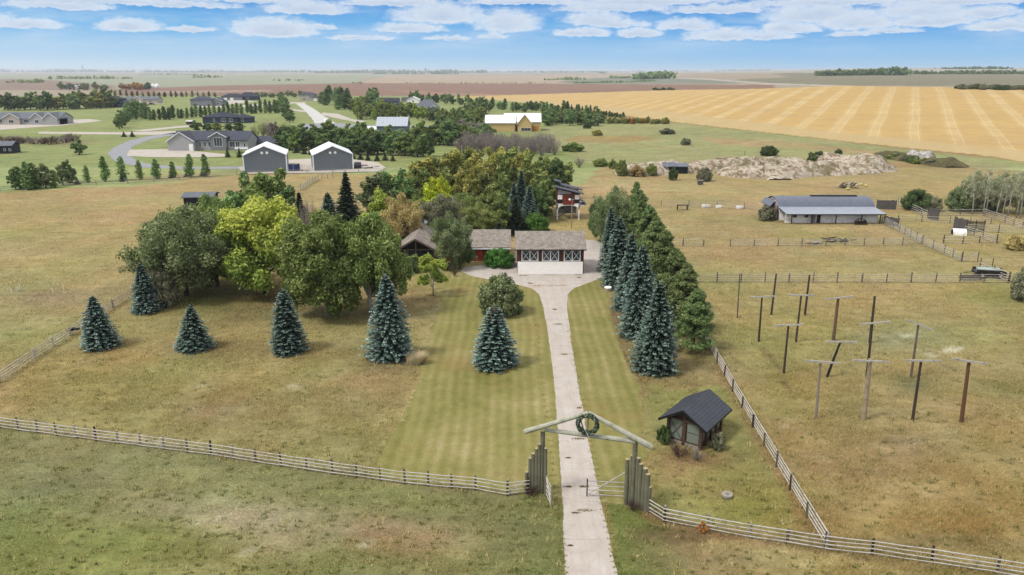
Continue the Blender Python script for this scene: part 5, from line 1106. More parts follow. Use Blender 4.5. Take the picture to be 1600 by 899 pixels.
MB().box(-.45, .45, 0.98, 1.096, 0, 1.9).build('door', mat_mottle('grey_barn_door', A(176, 178, 184)), t, loc=((1273 - 1232) * sB, 0, 0)); MB().box(-.3, .3, 1.0, 1.097, 0, 1.9).build('doorway', BLKP, t, loc=((1281 - 1232) * sB, 0, 0))
for px in (1244, 1262): window(t, (px - 1232) * sB, 1.098, 1.1, .8, .5, 1, 1, BLKEDGE)
MB().box(7, 18 if L_ > 19 else L_ - 2, 7.6, 8.3, 4.38, 4.62).build('ridge_vent', BLKEDGE, t)
t = thing('hay_feeder', 'dark rusty arched feeder under the barn lean-to', 'feeder', at(1346, 352)); mb = MB()
for y in (0, .3, .6, .9): mb.tube([(1.2 * math.cos(a), y, 1.25 * math.sin(a)) for a in np.linspace(0, math.pi, 9)], .05, 5)
for a in np.linspace(.3, 2.8, 5): mb.beam((1.2 * math.cos(a), 0, 1.25 * math.sin(a)), (1.2 * math.cos(a), .9, 1.25 * math.sin(a)), .05)
mb.build('hoops', POSTD, t); MB().box(-1.1, 1.1, .1, .8, .2, .75).build('trough', DARKWOOD, t)

# two steel sheds
SHEDG = mat_ribbed('grey_steel_wall', A(132, 140, 148), .5, 0, .6, .1, .08); SHEDS = mat_ribbed('darker_steel_side', A(98, 108, 120), .5, 1, .6, .1, .05); SHEDR = mat_ribbed('white_steel_roof', (.66, .67, .68, 1), .5, 1, .5, .1, .05)
def steel_shed(pxl, pyl, pxr, pyr, ye, ya, label, rz_off):
    a, b = at(pxl, pyl), at(pxr, pyr); rz = math.atan2(b.y - a.y, b.x - a.x) + rz_off; W = (b - a).length * 1.02; he = hgt(pxl, pyl, ye); hr = hgt((pxl + pxr) / 2, (pyl + pyr) / 2, ya); D = 15
    t = thing('steel_shed', label, 'shed', a, rz, 'grey steel sheds'); gable_walls(MB(), 0, W, 0, D, 0, he, hr - he, 'y').build('wall', SHEDG, t)
    gable_roof(MB(), 0, W, 0, D, he + .02, hr - he, 'y', over=.25, gover=.25, th=.22).build('roof', SHEDR, t)
    for x in (.0, W): MB().box(x - .16, x + .16, -.12, .3, 0, he - .1).build('corner_trim', WHITETRIM, t)
    for s in (-1, 1):
        n = 12; MB().poly([(W / 2 + s * .75 + .42 * math.cos(2 * math.pi * i / n), -.05, hr - 1.9 + .42 * math.sin(2 * math.pi * i / n)) for i in range(n)], (0, .047, 0)).build('round_vent', WHITEP, t)
    for y in (3, 8): window(t, W + .003, y, 2, 1, 1, 1, 1, face='+x')
steel_shed(382, 270, 445, 270, 244, 230, 'grey steel shed with white roof, the western of the pair', R_(14)); steel_shed(490.5, 267.5, 550, 267.5, 243.5, 230, 'grey steel shed with white roof, the eastern one beside the parked black car', R_(17))

# ------------------------------------------------------------------ far houses
NAVY = mat_mottle('navy_siding', A(62, 72, 92), .12, 1); GREYS = mat_mottle('pale_grey_siding', A(198, 196, 196), .08, 1); GREYM2 = mat_mottle('mid_grey_siding', A(150, 152, 158), .1, 1); BEIGE = mat_mottle('beige_stucco', A(212, 200, 186), .08, 1); CREAM = mat_mottle('cream_sheathing', A(244, 212, 142), .08, 1); BLUEG = mat_mottle('blue_grey_siding', A(120, 134, 148), .1, 1)
ASPH_R = mat_shingle('charcoal_shingle', A(86, 90, 104), A(98, 102, 116), .4, .2); ASPH_G = mat_shingle('grey_shingle', A(124, 130, 140), A(138, 142, 152), .4, .2); ASPH_D = mat_shingle('dark_shingle', A(62, 66, 80), A(72, 76, 90), .4, .2); METR = mat_ribbed('bright_sheet_roof', A(206, 214, 226), 1.5, 0, .4, .2, .05); WHR = mat_mottle('white_membrane', (.62, .64, .66, 1), .05, 1)
def house(px, py, pxr, label, wings, wins=(), doors=(), name='house', cat='house', rz=0, chim=None, dep=None, trim=None):
    """wings: (x0,x1 as share of width, y0,y1 m, eave m, rise m, axis 'x'|'y'|'hip', wall, roof); wins: (share, y, z, w, h, panes)"""
    a = atg(px, py); s = (a.y * CP + (H - a.z) * SP) / F; W = (pxr - px) * s; t = thing(name, label, cat, a, rz)
    for (u0, u1, y0, y1, e, rise, ax, wm, rm) in wings:
        x0, x1 = u0 * W, u1 * W
        if ax == 'hip': MB().box(x0, x1, y0, y1, 0, e).build('wall', wm, t); hip_roof(MB(), x0, x1, y0, y1, e + .003, rise).build('roof', rm, t)
        else:
            gable_walls(MB(), x0, x1, y0, y1, 0, e, rise, ax).build('wall', wm, t); gable_roof(MB(), x0, x1, y0, y1, e + .02, rise, ax, over=.5, gover=.4, th=.18).build('roof', rm, t)
            mb = MB()
            if ax == 'y':
                xm = (x0 + x1) / 2; sl = rise / ((x1 - x0) / 2)
                for xe in (x0 - .5, x1 + .5): mb.beam((xm, y0 - .45, e + rise + .1), (xe, y0 - .45, e - sl * .5 + .1), .08, .26)
                mb.build('gable_trim', trim or WHITETRIM, t)
    for (u, y, z, w, h, nx) in wins: window(t, u * W, y, z, w, h, nx, 1, None, None, .1)
    for (u, y, w, h, m) in doors: MB().box(-w / 2, w / 2, -.06, -.003, 0, h).build('door', m, t, loc=(u * W, y, 0))
    if chim: MB().box(-.5, .5, -.4, .4, chim[2] - 1, chim[2] + 1.2).build('chimney', STONEC, t, loc=(chim[0] * W, chim[1], 0))
    return t
house(265, 236, 385, 'pale grey ranch house with charcoal roof, blank garage gable and a tall window bay', [(.02, 1.0, 2, 14, 3.9, 2.9, 'x', GREYS, ASPH_R), (0, .34, -1, 8, 3.7, 3.3, 'y', GREYS, ASPH_R), (.53, .74, .6, 8, 5.2, 1.7, 'y', GREYM2, ASPH_R)],
      [(.38, 2, 1.2, .9, 2, 1), (.44, 2, 1.2, 1.3, 2, 2), (.5, 2, 1.2, 1.0, 2, 1), (.635, .6, 1.6, 3.3, 3.4, 3), (.8, 2, 1.2, 2.2, 2.1, 2), (.87, 2, 1.2, 1.8, 2.1, 2), (.96, 2, 1.2, 1.0, 1.6, 1)], [(.3, -1, 1.6, 2.6, WHITEP)])
t = thing('deck', 'raised wooden deck at the end of the pale ranch house', 'deck', at(372, 238)); MB().box(0, 5, -3, 0, 1.2, 1.35).build('floor_boards', POSTW, t); MB().box(0, 5, -3.05, -2.95, 1.38, 2.2).build('railing', WHITETRIM, t)
for x in (.1, 2.4, 4.9): MB().box(x - .08, x + .08, -2.9, -2.75, 0, 1.2).build('post', POSTW, t)
house(399, 231, 437, 'low grey outbuilding with charcoal roof between the ranch house and the first steel shed', [(0, 1, 0, 7, 2.0, 2.2, 'x', GREYM2, ASPH_R)], [(.3, 0, .8, .8, .8, 1)], name='outbuilding', cat='outbuilding')
house(317, 193, 388, 'navy bungalow with dark roof and white windows behind the ranch house', [(0, .75, 0, 13, 3.4, 2.4, 'hip', NAVY, ASPH_D), (.6, 1, 2, 12, 3.0, 2.0, 'hip', NAVY, ASPH_D)], [(.25, 0, 1, 1, 1.8, 1), (.46, 0, .9, 2.4, 2, 2), (.62, 0, .9, 2, 2, 2), (.85, 2, 1, 1.6, 1.6, 1)])
house(298, 166, 346, 'two-storey grey house with dark roof behind the columnar hedge', [(0, .7, 0, 12, 5.4, 2.6, 'hip', GREYM2, ASPH_R), (.5, 1, 3, 13, 4.2, 2.8, 'y', GREYM2, ASPH_R)], [(.2, 0, 3.4, 2, 1.3, 2), (.5, 0, 3.4, 2, 1.3, 2), (.2, 0, .8, 3, 1.6, 2), (.85, 3, 1.2, 2, 1.6, 1)])
house(346, 157, 400, 'dark bungalow with pale garage doors before the ploughed field', [(0, .6, 0, 12, 3.6, 3.0, 'hip', GREYM2, ASPH_D), (.45, 1, 2, 14, 3.6, 4.2, 'hip', NAVY, ASPH_D)], [(.75, 2, 1, 2.4, 1.6, 2)], [(.12, 0, 3.4, 2.6, WHITEP), (.3, 0, 3.4, 2.6, WHITEP)])
house(134, 168, 202, 'long dark blue house with two storeys and many windows', [(0, 1, 0, 12, 3.6, 2.2, 'hip', NAVY, ASPH_D), (.2, .8, 2, 12, 6.6, 2.4, 'hip', NAVY, ASPH_D)], [(.3, 2, 4.2, 1.8, 1.3, 2), (.5, 2, 4.2, 1.8, 1.3, 2), (.7, 2, 4.2, 1.8, 1.3, 2), (.12, 0, .9, 2, 1.5, 2), (.5, 0, .9, 4, 1.6, 3), (.78, 0, .9, 3, 1.6, 2), (.93, 0, .9, 2, 1.6, 2)])
house(193, 162, 246, 'long beige house with grey roof, far behind the gravel lane', [(0, 1, 0, 12, 3.8, 2.2, 'x', BEIGE, ASPH_G), (.3, .6, -1, 8, 4, 2.2, 'y', BEIGE, ASPH_G)], [(.12, 0, 1, 2, 1.6, 2), (.8, 0, 1, 2, 1.6, 2)], [(.45, -1, 4, 2.6, WHITEP)])
house(-6, 195, 94, 'wide pale house with grey roof and three gables beyond the brown hedge', [(0, 1, 0, 14, 3.4, 3.0, 'x', GREYS, ASPH_G), (.14, .40, -1.5, 8, 3.6, 2.6, 'y', BEIGE, ASPH_G), (.56, .76, -1, 8, 3.6, 2.8, 'y', GREYS, ASPH_G), (.78, 1.0, -2.5, 8, 3.4, 3.2, 'y', GREYS, ASPH_G)], [(.07, 0, .9, 2.6, 1.8, 2), (.27, -1.5, .9, 3, 1.8, 2), (.48, 0, .9, 3, 1.8, 3), (.66, -1, .9, 2.4, 1.8, 2)])
house(-14, 241, 17, 'black shed with grey roof and two small pale windows at the frame edge', [(0, 1, 0, 7, 3.0, 1.2, 'x', BLKP, ASPH_G)], [(.66, 0, 1, .8, .9, 1), (.9, 0, 1, .8, .9, 1)], name='garden_shed', cat='shed', rz=R_(10))
house(469, 158, 501, 'pale two-storey house at the head of the pale street', [(0, .72, 0, 12, 6.2, 2.4, 'hip', BEIGE, ASPH_R), (.55, 1, -3, 8, 3.6, 2.0, 'hip', BEIGE, ASPH_R)], [(.2, 0, 4.2, 2.4, 1.4, 2), (.5, 0, 4.2, 2.4, 1.4, 2), (.2, 0, 1, 2.4, 1.6, 2)], [(.8, -3, 4, 2.6, WHITETRIM)])
house(589, 169, 627, 'charcoal two-storey house with stepped dark roofs in the trees', [(0, .85, 3, 14, 5.6, 2.2, 'x', GREYM2, ASPH_D), (.1, 1, 0, 8, 3.0, 1.8, 'x', GREYM2, ASPH_D)], [(.4, 0, .9, 3, 1.6, 3), (.8, 0, .9, 2, 1.4, 2)])
house(627, 161, 655, 'white-roofed cottage with pale gable behind the charcoal house', [(.3, 1, 0, 10, 2.8, 2.8, 'y', WHITEP, WHR), (0, .4, 3, 10, 2.8, 2.0, 'x', BEIGE, ASPH_R)], [(.65, 0, .9, 2, 1.4, 2)])
house(643, 180, 684, 'blue-grey house with a steep hipped grey roof and white-trimmed gables', [(.12, 1, 3, 14, 4.8, 5.4, 'hip', BLUEG, ASPH_G), (0, .36, 0, 8, 4.2, 2.6, 'y', BLUEG, ASPH_G), (.7, .98, 1, 8, 4.6, 2.0, 'y', BLUEG, ASPH_G)], [(.1, 0, 1, 1.6, 2.4, 1), (.26, 0, 1, 1.6, 2.4, 1), (.5, 3, 1, 3, 1.8, 2)])
house(668, 189, 722, 'low dark house with wide charcoal hip roofs in front of the blue-grey one', [(0, .6, 3, 15, 3.4, 2.8, 'hip', NAVY, ASPH_D), (.5, 1, 0, 14, 3.2, 3.0, 'hip', BLUEG, ASPH_D)], [(.7, 0, .8, 2.4, 1.6, 2)], [(.86, 0, 3.6, 2.4, GREYS)])
house(589, 212, 636, 'blue-grey house with a ribbed bright metal roof', [(0, 1, 0, 11, 4.6, 3.6, 'x', BLUEG, METR), (-.5, 0, 1, 9, 2.4, 1.4, 'x', GREYS, WHR)], [(.3, 0, 2.4, 1.2, 1.6, 1), (.82, 0, 1.8, 2.4, 1.4, 2), (.5, 0, .8, 1.4, 1.4, 1)])
house(759, 206, 845, 'unfinished cream house with white roof and a pointed front gable', [(0, .53, 0, 12, 4.4, 3.4, 'x', CREAM, WHR), (.34, 1.0, 3, 15, 4.8, 3.7, 'x', CREAM, WHR), (.58, .83, -2, 8, 4.2, 4.2, 'y', CREAM, WHR)], [(.73, -2, .4, 5, 1.7, 3)], [(.56, 0, 1, 2.1, BLKP), (.9, 3, 3.6, 2.6, mat_mottle('orange_opening', A(222, 160, 84)))], trim=CREAM)

# small shelter by the rubble heap
house(1038, 272, 1072, 'small open shelter with two blue-grey roofs before the rubble heap', [(0, .5, 0, 4, 2.2, .8, 'x', BLKP, GREYM), (.62, 1.05, -.5, 3.5, 2.2, .6, 'x', BLKP, GREYM)], name='field_shelter', cat='shelter')
house(288, 325, 332, 'black shed with grey roof half hidden by trees at the pasture edge', [(0, 1, 0, 5, 2.3, .6, 'x', BLKP, ASPH_G)], [(.85, 0, .9, .7, .8, 1)], name='pasture_shed', cat='shed', rz=R_(7))
p = at(752, 362); t = thing('garden_cabin', 'little cabin with a pale roof glimpsed among the trees behind the house', 'cabin', p, R_(-15)); gable_walls(MB(), -2, 2, 0, 4, 0, 2.2, 1, 'y').build('wall', REDWOOD, t); gable_roof(MB(), -2, 2, 0, 4, 2.22, 1, 'y').build('roof', PALEM, t)

# grain bins
for i, (px, py, r) in enumerate([(238.5, 138.5, 3.4), (245.5, 138.8, 3.6), (121, 141, 3.6)]):
    p = at(px, py); t = thing('grain_bin', ('white grain bin, the western of the touching pair', 'white grain bin, the eastern and fuller of the touching pair', 'lone white grain bin in the distant farmyard')[i], 'grain bin', p, 0, 'white grain bins')
    MB().tube([(0, 0, 0), (0, 0, 6.5)], r, 20).build('wall', WHITEP, t, True); MB().tube([(0, 0, 6.52), (0, 0, 8.4)], [r + .1, .3], 20).build('roof', WHR, t)
# horizon landmarks
p = at(665, 113.2); t = thing('grain_elevator', 'dark grain elevator block on the western horizon', 'grain elevator', p); MB().box(-16, 16, -12, 12, 0, 50).build('wall', NAVY, t); MB().box(-8, 8, -8, 8, 50.01, 62).build('cupola', NAVY, t)
p = at(130, 113.0); t = thing('communication_tower', 'thin lattice mast above the town on the horizon', 'mast', p); MB().tube([(0, 0, 0), (0, 0, 110)], [8, 3], 6).build('mast', NAVY, t); MB().box(20, 60, -10, 10, 0, 50).build('tower_block', GREYM2, t)
# ------------------------------------------------------------------ fences
def fence(name, label, P, hp, rails=4, posts=None, spacing=3.0, rr=.045, pr=.08, railm=None, postms=(None,), seed=1, px=True, brace=False, sag=.03, group=None, low=.22, proud=.06):
    """post and pole fence: P ground points; each rail run is one part, each post its own part"""
    rg = random.Random(seed); P = [at(*p) if px else Vector(p) for p in P]; root = thing(name, label, 'fence', P[0], 0, group); O = P[0]
    pts = []
    if posts: pts = [at(*p) - O for p in posts]
    else:
        for i in range(len(P) - 1):
            a, b = P[i] - O, P[i + 1] - O; n = max(1, round((b - a).length / spacing)); pts += [a.lerp(b, k / n) for k in range(n)]
        pts.append(P[-1] - O)
    for i, p in enumerate(pts):
        h = hp * rg.uniform(.98, 1.14); lx, ly = rg.uniform(-.04, .04), rg.uniform(-.04, .04); r = pr * rg.uniform(.8, 1.15)
        MB().tube([(p.x, p.y, -.1), (p.x + lx, p.y + ly, h)], [r * 1.08, r * .9], 7).build('post', postms[rg.randrange(len(postms))] or POSTW, root)
    for k in range(rails):
        z = low + (hp - .10 - low) * k / max(1, rails - 1); mb = MB()
        for i in range(len(pts) - 1):
            a, b = pts[i], pts[i + 1]; d = (b - a).normalized(); nrm = Vector((d.y, -d.x, 0)) * (pr + rr * .6 + .012 * (i % 2)); j = lambda: Vector((0, 0, rg.uniform(-sag, sag)))
            e = d * .12; p0 = a + nrm + Vector((0, 0, z)) + j() - e; p1 = b + nrm + Vector((0, 0, z)) + j() + e; r0 = rr * rg.uniform(.8, 1.1)
            mb.tube([p0, p0.lerp(p1, .5) - Vector((0, 0, rg.uniform(0, .03))), p1], [r0, r0 * .92, r0 * .8], 6)
        mb.build('rail', railm or SILVER, root)
    if brace:
        mb = MB()
        for i in range(0, len(pts) - 1, brace): mb.tube([pts[i] + Vector((0, .1, .15)), pts[i + 1] + Vector((0, .1, hp - .1))], .04, 5)
        mb.build('brace', SILVER, root)
    return root
hF = 1.18
PM = (None, POSTW, POSTD, POSTL)
FL = [(-60, 660), (0, 669), (150, 689), (330, 712), (400, 723), (520, 741), (633, 756.5), (743, 766), (793, 774.5)]
fence('rail_fence', 'silvery four-rail pole fence across the front west of the gateway', FL, hF, 4, None, 2.15, .05, .085, postms=PM, seed=2)
fence('rail_fence', 'short slanting fence panel joining the front fence to the western gate posts', [(793, 774.5), (824, 770.5)], hF, 4, None, 2.6, .045, .085, postms=(POSTD,), seed=3, brace=1)
fence('rail_fence', 'short pole panel with grey boards between the eastern gate posts and the front fence', [(1012, 799), (1038, 815.5)], hF, 4, None, 2.6, .045, .09, postms=(POSTD,), seed=4)
fence('rail_fence', 'silvery four-rail pole fence across the front from the eastern gate posts to the side-fence corner', [(1038, 815.5), (1105, 829), (1172, 841), (1230, 850), (1290, 859)], hF, 4, None, 3.6, .05, .085, postms=(POSTL, POSTW), seed=5)
fence('rail_fence', 'silvery four-rail pole fence running east along the front from the side-fence corner', [(1291, 860), (1362, 867), (1455, 881), (1557, 897), (1660, 913)], hF, 4, None, 3.8, .05, .085, postms=(POSTL, POSTD, POSTW), seed=6)
fence('rail_fence', 'pole fence running back from the front corner past the hut along the pole field', [(1289, 858), (1234, 766), (1176, 668), (1144, 612), (1120, 568), (1100, 530), (1080, 498), (1058, 462), (1045, 441)], 1.25, 4, None, 3.3, .055, .085, postms=(POSTD, POSTW), seed=7)
fence('rail_fence', 'pole fence slanting down the west pasture behind the small blue spruces', [(-60, 636), (0, 598), (54, 561), (110, 525), (177, 482), (210, 460), (262, 425), (300, 400)], 1.25, 4, None, 4.6, .055, .09, postms=(POSTL, SILVER, POSTW), seed=8)
fence('rail_fence', 'dark-posted pole fence across the far side of the pole field', [(1045, 441), (1083, 441), (1308, 441.5), (1462, 441.5), (1575, 442)], 1.35, 4, None, 3.7, .045, .10, postms=(POSTD,), seed=9)
fence('rail_fence', 'short stretch of pole fence ending in the pasture beside the pine belt', [(1035, 384.5), (1099, 385)], 1.3, 3, None, 3.2, .045, .10, postms=(POSTD,), seed=10)
fence('rail_fence', 'long pole fence crossing the paddock in front of the barn', [(1141, 385), (1290, 384), (1410, 383.5), (1440, 381)], 1.3, 4, None, 3.9, .045, .09, postms=(POSTD, POSTW), seed=11)
fence('rail_fence', 'pole fence running west from the back corner of the barn', [(1033, 322), (1120, 325), (1206, 328)], 1.3, 3, None, 5.6, .05, .09, postms=(POSTD,), seed=12)
fence('rail_fence', 'double-height corral fence slanting from the barn corner to the paddock', [(1378, 348), (1405, 362), (1441, 382), (1475, 397), (1502, 409)], 1.45, 5, None, 3.0, .055, .10, postms=(POSTW, POSTD), seed=13, sag=.05)
fence('rail_fence', 'corral fence crossing behind the dry grass pen', [(1403, 346), (1440, 347), (1484, 349), (1548, 350)], 1.3, 3, None, 4.2, .05, .10, postms=(POSTW, POSTD), seed=14, sag=.06)
fence('rail_fence', 'corral fence slanting from the barn plank screen to the tall plank panel', [(1403, 320), (1449, 341)], 1.6, 4, None, 3.4, .06, .10, postms=(POSTW,), seed=15, sag=.05)
fence('rail_fence', 'corral fence running below the aspens', [(1466, 337), (1500, 337), (1538, 337)], 1.4, 3, None, 3.8, .05, .09, postms=(POSTW,), seed=16)
fence('rail_fence', 'corral fence slanting away below the aspens towards the east', [(1538, 337), (1570, 348), (1612, 362)], 1.5, 4, None, 3.4, .055, .10, postms=(POSTW,), seed=17)
fence('rail_fence', 'corral fence east of the gapped plank screen with leaning braces', [(1508, 362), (1560, 364), (1612, 366)], 1.5, 4, None, 4.0, .05, .10, postms=(POSTD,), seed=18, brace=2)
fence('rail_fence', 'corral fence slanting from the half-round shelter to the pen corner', [(1508, 364), (1535, 373), (1557, 381)], 1.4, 4, None, 3.2, .055, .10, postms=(POSTD,), seed=19, sag=.05)
fence('rail_fence', 'pen fence in front of the half-round shelter', [(1474, 380), (1504, 381), (1530, 379.5), (1557, 379)], 1.35, 3, None, 3.4, .05, .11, postms=(POSTD,), seed=20, sag=.06)
fence('rail_fence', 'corral fence slanting past the flat-decked trailer to the field corner', [(1530, 424), (1552, 432), (1577, 441)], 1.45, 4, None, 3.0, .055, .10, postms=(POSTD, POSTW), seed=21)
fence('rail_fence', 'low far fence along the settlement side of the west pasture', [(-40, 301), (0, 299), (100, 291), (200, 287), (280, 281.5), (370, 273.5), (480, 271), (600, 269), (640, 268)], 1.3, 3, None, 7.5, .05, .10, postms=(POSTL,), seed=22, railm=mat_mottle('grey_far_rail', A(168, 162, 156), .15, 1))
fence('rail_fence', 'white-railed loading chute fence below the eastern steel shed', [(470, 298), (484, 288), (497, 281)], 1.5, 4, None, 3.0, .07, .12, postms=(POSTL,), seed=23)
fence('board_fence', 'white post fence stub beside the loading chute', [(503, 279), (512, 278), (520, 279)], 1.4, 3, None, 2.5, .06, .10, postms=(POSTL,), seed=24)

def gate(name, label, a, b, h, bars, za=0.1, diag=True, m=None, hinge_m=None):
    a, b = Vector(a), Vector(b); t = thing(name, label, 'gate', a); d = b - a
    for k in range(bars): z = za + .15 + (h - .15) * k / (bars - 1); MB().tube([(0, 0, z), (d.x, d.y, z)], .035, 6).build('bar', m or SILVER, t)
    MB().tube([(0, 0, za), (0, 0, h + za + .15)], .05, 6).build('end_post', hinge_m or POSTD, t); MB().tube([(d.x, d.y, za), (d.x, d.y, h + za + .15)], .06, 6).build('end_post', hinge_m or POSTD, t)
    if diag: MB().tube([(0, 0, za + .1), (d.x, d.y, h + za + .9 if diag == 2 else h + za)], .045, 6).build('brace', SILVER, t)
    return t
gate('pole_gate', 'open pole gate with a long diagonal stay standing across half the drive', at(917, 776), at(976.5, 779.5), 1.25, 4, .05, 2, None, POSTD)
gate('pole_gate', 'pole gate swung back against the western gate posts', at(861, 794), at(853.5, 776), 1.5, 5, .1, 1, SILVER, POSTL)
gate('corral_gate', 'pole gate with crossed brace between the corral fence and the trailer', at(1503, 409), at(1527, 410), 1.5, 4, .1)
gate('corral_gate', 'short pole gate above the flat-decked trailer', at(1531, 418), at(1550, 418), 1.3, 3, .1, False)

# ------------------------------------------------------------------ gateway
G0, G1 = at(847, 770), at(988, 790); cx_ = (G0 + G1) / 2
t = thing('gateway', 'rustic log gateway with a low gabled beam and stepped upright log wings over the drive', 'gateway', G0)
def gp(px, py, off=0.0):
    n = Vector((G1.y - G0.y, -(G1.x - G0.x), 0)).normalized(); q = on_plane(px, py, G0 + n * off, G1 + n * off); return q - G0
n_ = Vector((G1.y - G0.y, -(G1.x - G0.x), 0)).normalized()
hz0 = gp(846, 674).z; hz1 = gp(989, 690).z
for P, hz in ((G0, hz0), (G1, hz1)):
    o = P - G0; MB().tube([(o.x, o.y, -.1), (o.x, o.y, hz)], [.21, .17], 10).build('main_post', MOSSLOG, t)
    MB().tube([(o.x, o.y, hz + .003), (o.x, o.y, hz + .03)], .15, 10).build('log_end', LOGEND, t)
MB().tube([gp(852, 672), gp(993, 690)], [.15, .19], 9).build('tie_beam', PALELOG, t)
MB().tube([gp(821, 674.5, .25), gp(919, 645.5, .25)], [.20, .15], 9).build('rafter', PALELOG, t); MB().tube([gp(919, 645, .1), gp(1018, 699, .1)], [.15, .22], 9).build('rafter', PALELOG, t)
MB().tube([gp(1017.5, 698.8, .1), gp(1019.5, 699.9, .1)], .19, 9).build('log_end', LOGEND, t); MB().tube([gp(820, 674.9, .25), gp(821, 674.5, .25)], .185, 9).build('log_end', LOGEND, t)
for q in ((913, 676, 907, 655), (921, 680, 934, 660), (918, 679, 919, 650)): MB().tube([gp(q[0], q[1]), gp(q[2], q[3])], .06, 6).build('strut', PALELOG, t)
rgp = random.Random(3)
def wing(lst):
    for (bx, by, ty, r) in lst:
        p = at(bx, by); h = hgt(bx, by, ty); lx = rgp.uniform(-.04, .04)
        o = MB().tube([(0, 0, -.1), (lx, 0, h)], [r * 1.05, r * .92], 9).build('upright_log', MOSSLOG, t, loc=p - G0); MB().tube([(lx, 0, h + .003), (lx, 0, h + .03)], r * .88, 9).build('log_end', LOGEND, o)
wing([(823, 769, 738, .13), (828, 769, 716, .15), (833, 769.5, 709, .16), (838, 770, 701, .17), (842.3, 770.5, 694, .16), (852.5, 775, 701, .12)])
wing([(978, 788, 718, .16), (983.3, 789, 712, .12), (994.3, 793, 716, .17), (998.5, 795, 725, .18), (1004, 797, 732, .2), (1009.3, 799.5, 741, .2), (1013, 801, 761, .14)])
# wreath
wc = on_plane(918, 663, G0 + n_ * .32, G1 + n_ * .32)
t = thing('wreath', 'round dark green pine wreath with pale strings hanging from the gateway peak', 'wreath', wc, math.atan2(G1.y - G0.y, G1.x - G0.x)); rng = np.random.default_rng(8)
rW = 18 * (wc.y * CP + (H - wc.z) * SP) / F; th = rng.uniform(0, 6.283, 150); C = np.stack([rW * .84 * np.cos(th), rng.normal(0, .03, 150), rW * .84 * np.sin(th)], 1); V, tn = leaves(rng, C, np.full(150, .15), 100, .14, .3, .8, .2)
me = leaf_mesh('greenery', [(V, tn)], LF['spruce']); o = bpy.data.objects.new('greenery', me); COL.objects.link(o); o.parent = t
mb = MB(); mb.tube([(rW * .84 * math.cos(a), 0, rW * .84 * math.sin(a)) for a in np.linspace(0, 2 * math.pi, 25)], .05, 6); mb.build('hoop', POSTD, t)
mb = MB()
for i in range(26):
    a = rng.uniform(0, 6.28); p = np.array((rW * .84 * math.cos(a) , -.15, rW * .84 * math.sin(a))); d = rng.normal(size=3) * .09; mb.beam(p - d, p + d, .015)
mb.build('string_lights', WHITEP, t)

# ------------------------------------------------------------------ poles of the pole field
POLES = [((1152, 497), (1156, 428), None, 'thin grey bare pole nearest the pine belt in the pole field', .08), ((1205, 492), (1213, 428), None, 'bare dark pole without crossbar in the back row, the western of two', .12), ((1257.5, 493), (1265, 430), None, 'bare dark pole without crossbar in the back row, the eastern of two', .13),
 ((1185.4, 534), (1190.7, 464.7), ((1170.7, 465), (1212, 463)), 'dark pole with crossbar and a bush at its foot, closest to the pines', .11), ((1243.6, 534.7), (1252, 462), ((1231.6, 461), (1273.5, 462)), 'dark pole with level crossbar in front of the two bare back poles', .11),
 ((1302, 533), (1310, 464.7), ((1289, 468), (1334, 463)), 'thick light brown pole with tilted crossbar in the second row', .17), ((1359, 536), (1367, 463), None, 'tall dark pole without crossbar rising behind a crossbar pole', .14),
 ((1224.6, 583.5), (1232, 509), ((1208.6, 509), (1256, 507.4)), 'dark pole with crossbar standing alone nearest the side fence', .11), ((1291.7, 589), (1313, 535), ((1291, 534), (1340, 535)), 'leaning black pole with level crossbar', .12),
 ((1354.4, 589), (1363, 506), ((1344, 507), (1391, 503)), 'dark pole with slightly tilted crossbar in the middle of the pole field', .13), ((1423, 590), (1435, 507.4), ((1416, 499.4), (1458, 516)), 'pole with steeply tilted crossbar dropping to the east', .11),
 ((1275, 654), (1282, 567.5), ((1258, 563.5), (1313, 568)), 'pale grey pole with crossbar at the west end of the front row', .10), ((1349.6, 655.6), (1360, 561), ((1332, 563), (1390, 566)), 'thick peeling pale pole with crossbar in the front row', .19),
 ((1425.7, 657), (1439, 566), ((1415, 563.5), (1471, 564.3)), 'slim dark pole with crossbar third in the front row', .12), ((1502, 659.6), (1514, 566), ((1488, 561), (1543, 569)), 'reddish brown pole with crossbar at the east end of the front row', .16)]
POLEM = [POSTW, POSTD, POSTD, POSTD, POSTD, mat_mottle('brown_pole', A(132, 104, 84), .3, 2.5), POSTD, POSTD, BLKEDGE, POSTD, POSTW, mat_mottle('grey_pole', A(164, 150, 142), .2, 3), mat_mottle('peeling_pole', A(196, 176, 148), .3, 2, dirt=A(96, 74, 58)), POSTD, mat_mottle('redbrown_pole', A(128, 88, 64), .3, 3)]
for (b, tp, bar, lab, r), m in zip(POLES, POLEM):
    P = at(*b); T_ = atY(tp[0], tp[1], P.y) - P; t = thing('crossbar_pole' if bar else 'bare_pole', lab, 'pole', P, 0, 'tall poles of the pole field')
    if bar:
        MB().tube([(0, 0, -.2), T_ * .5, T_], [r * 1.15, r, r * .85], 9).build('pole', m, t); a, c = atY(*bar[0], P.y - r - .05) - P, atY(*bar[1], P.y - r - .05) - P
        MB().beam(a, c, .09, .16).build('crossbar', SILVER, t); MB().tube([(T_.x, T_.y - r - .12, T_.z - .1), (T_.x, T_.y + r + .03, T_.z - .1)], .02, 6).build('bolt', POSTD, t)
    else: MB().tube([(0, 0, -.2), T_ * .5, T_], [r * 1.15, r, r * .85], 9).build('pole', m, t)

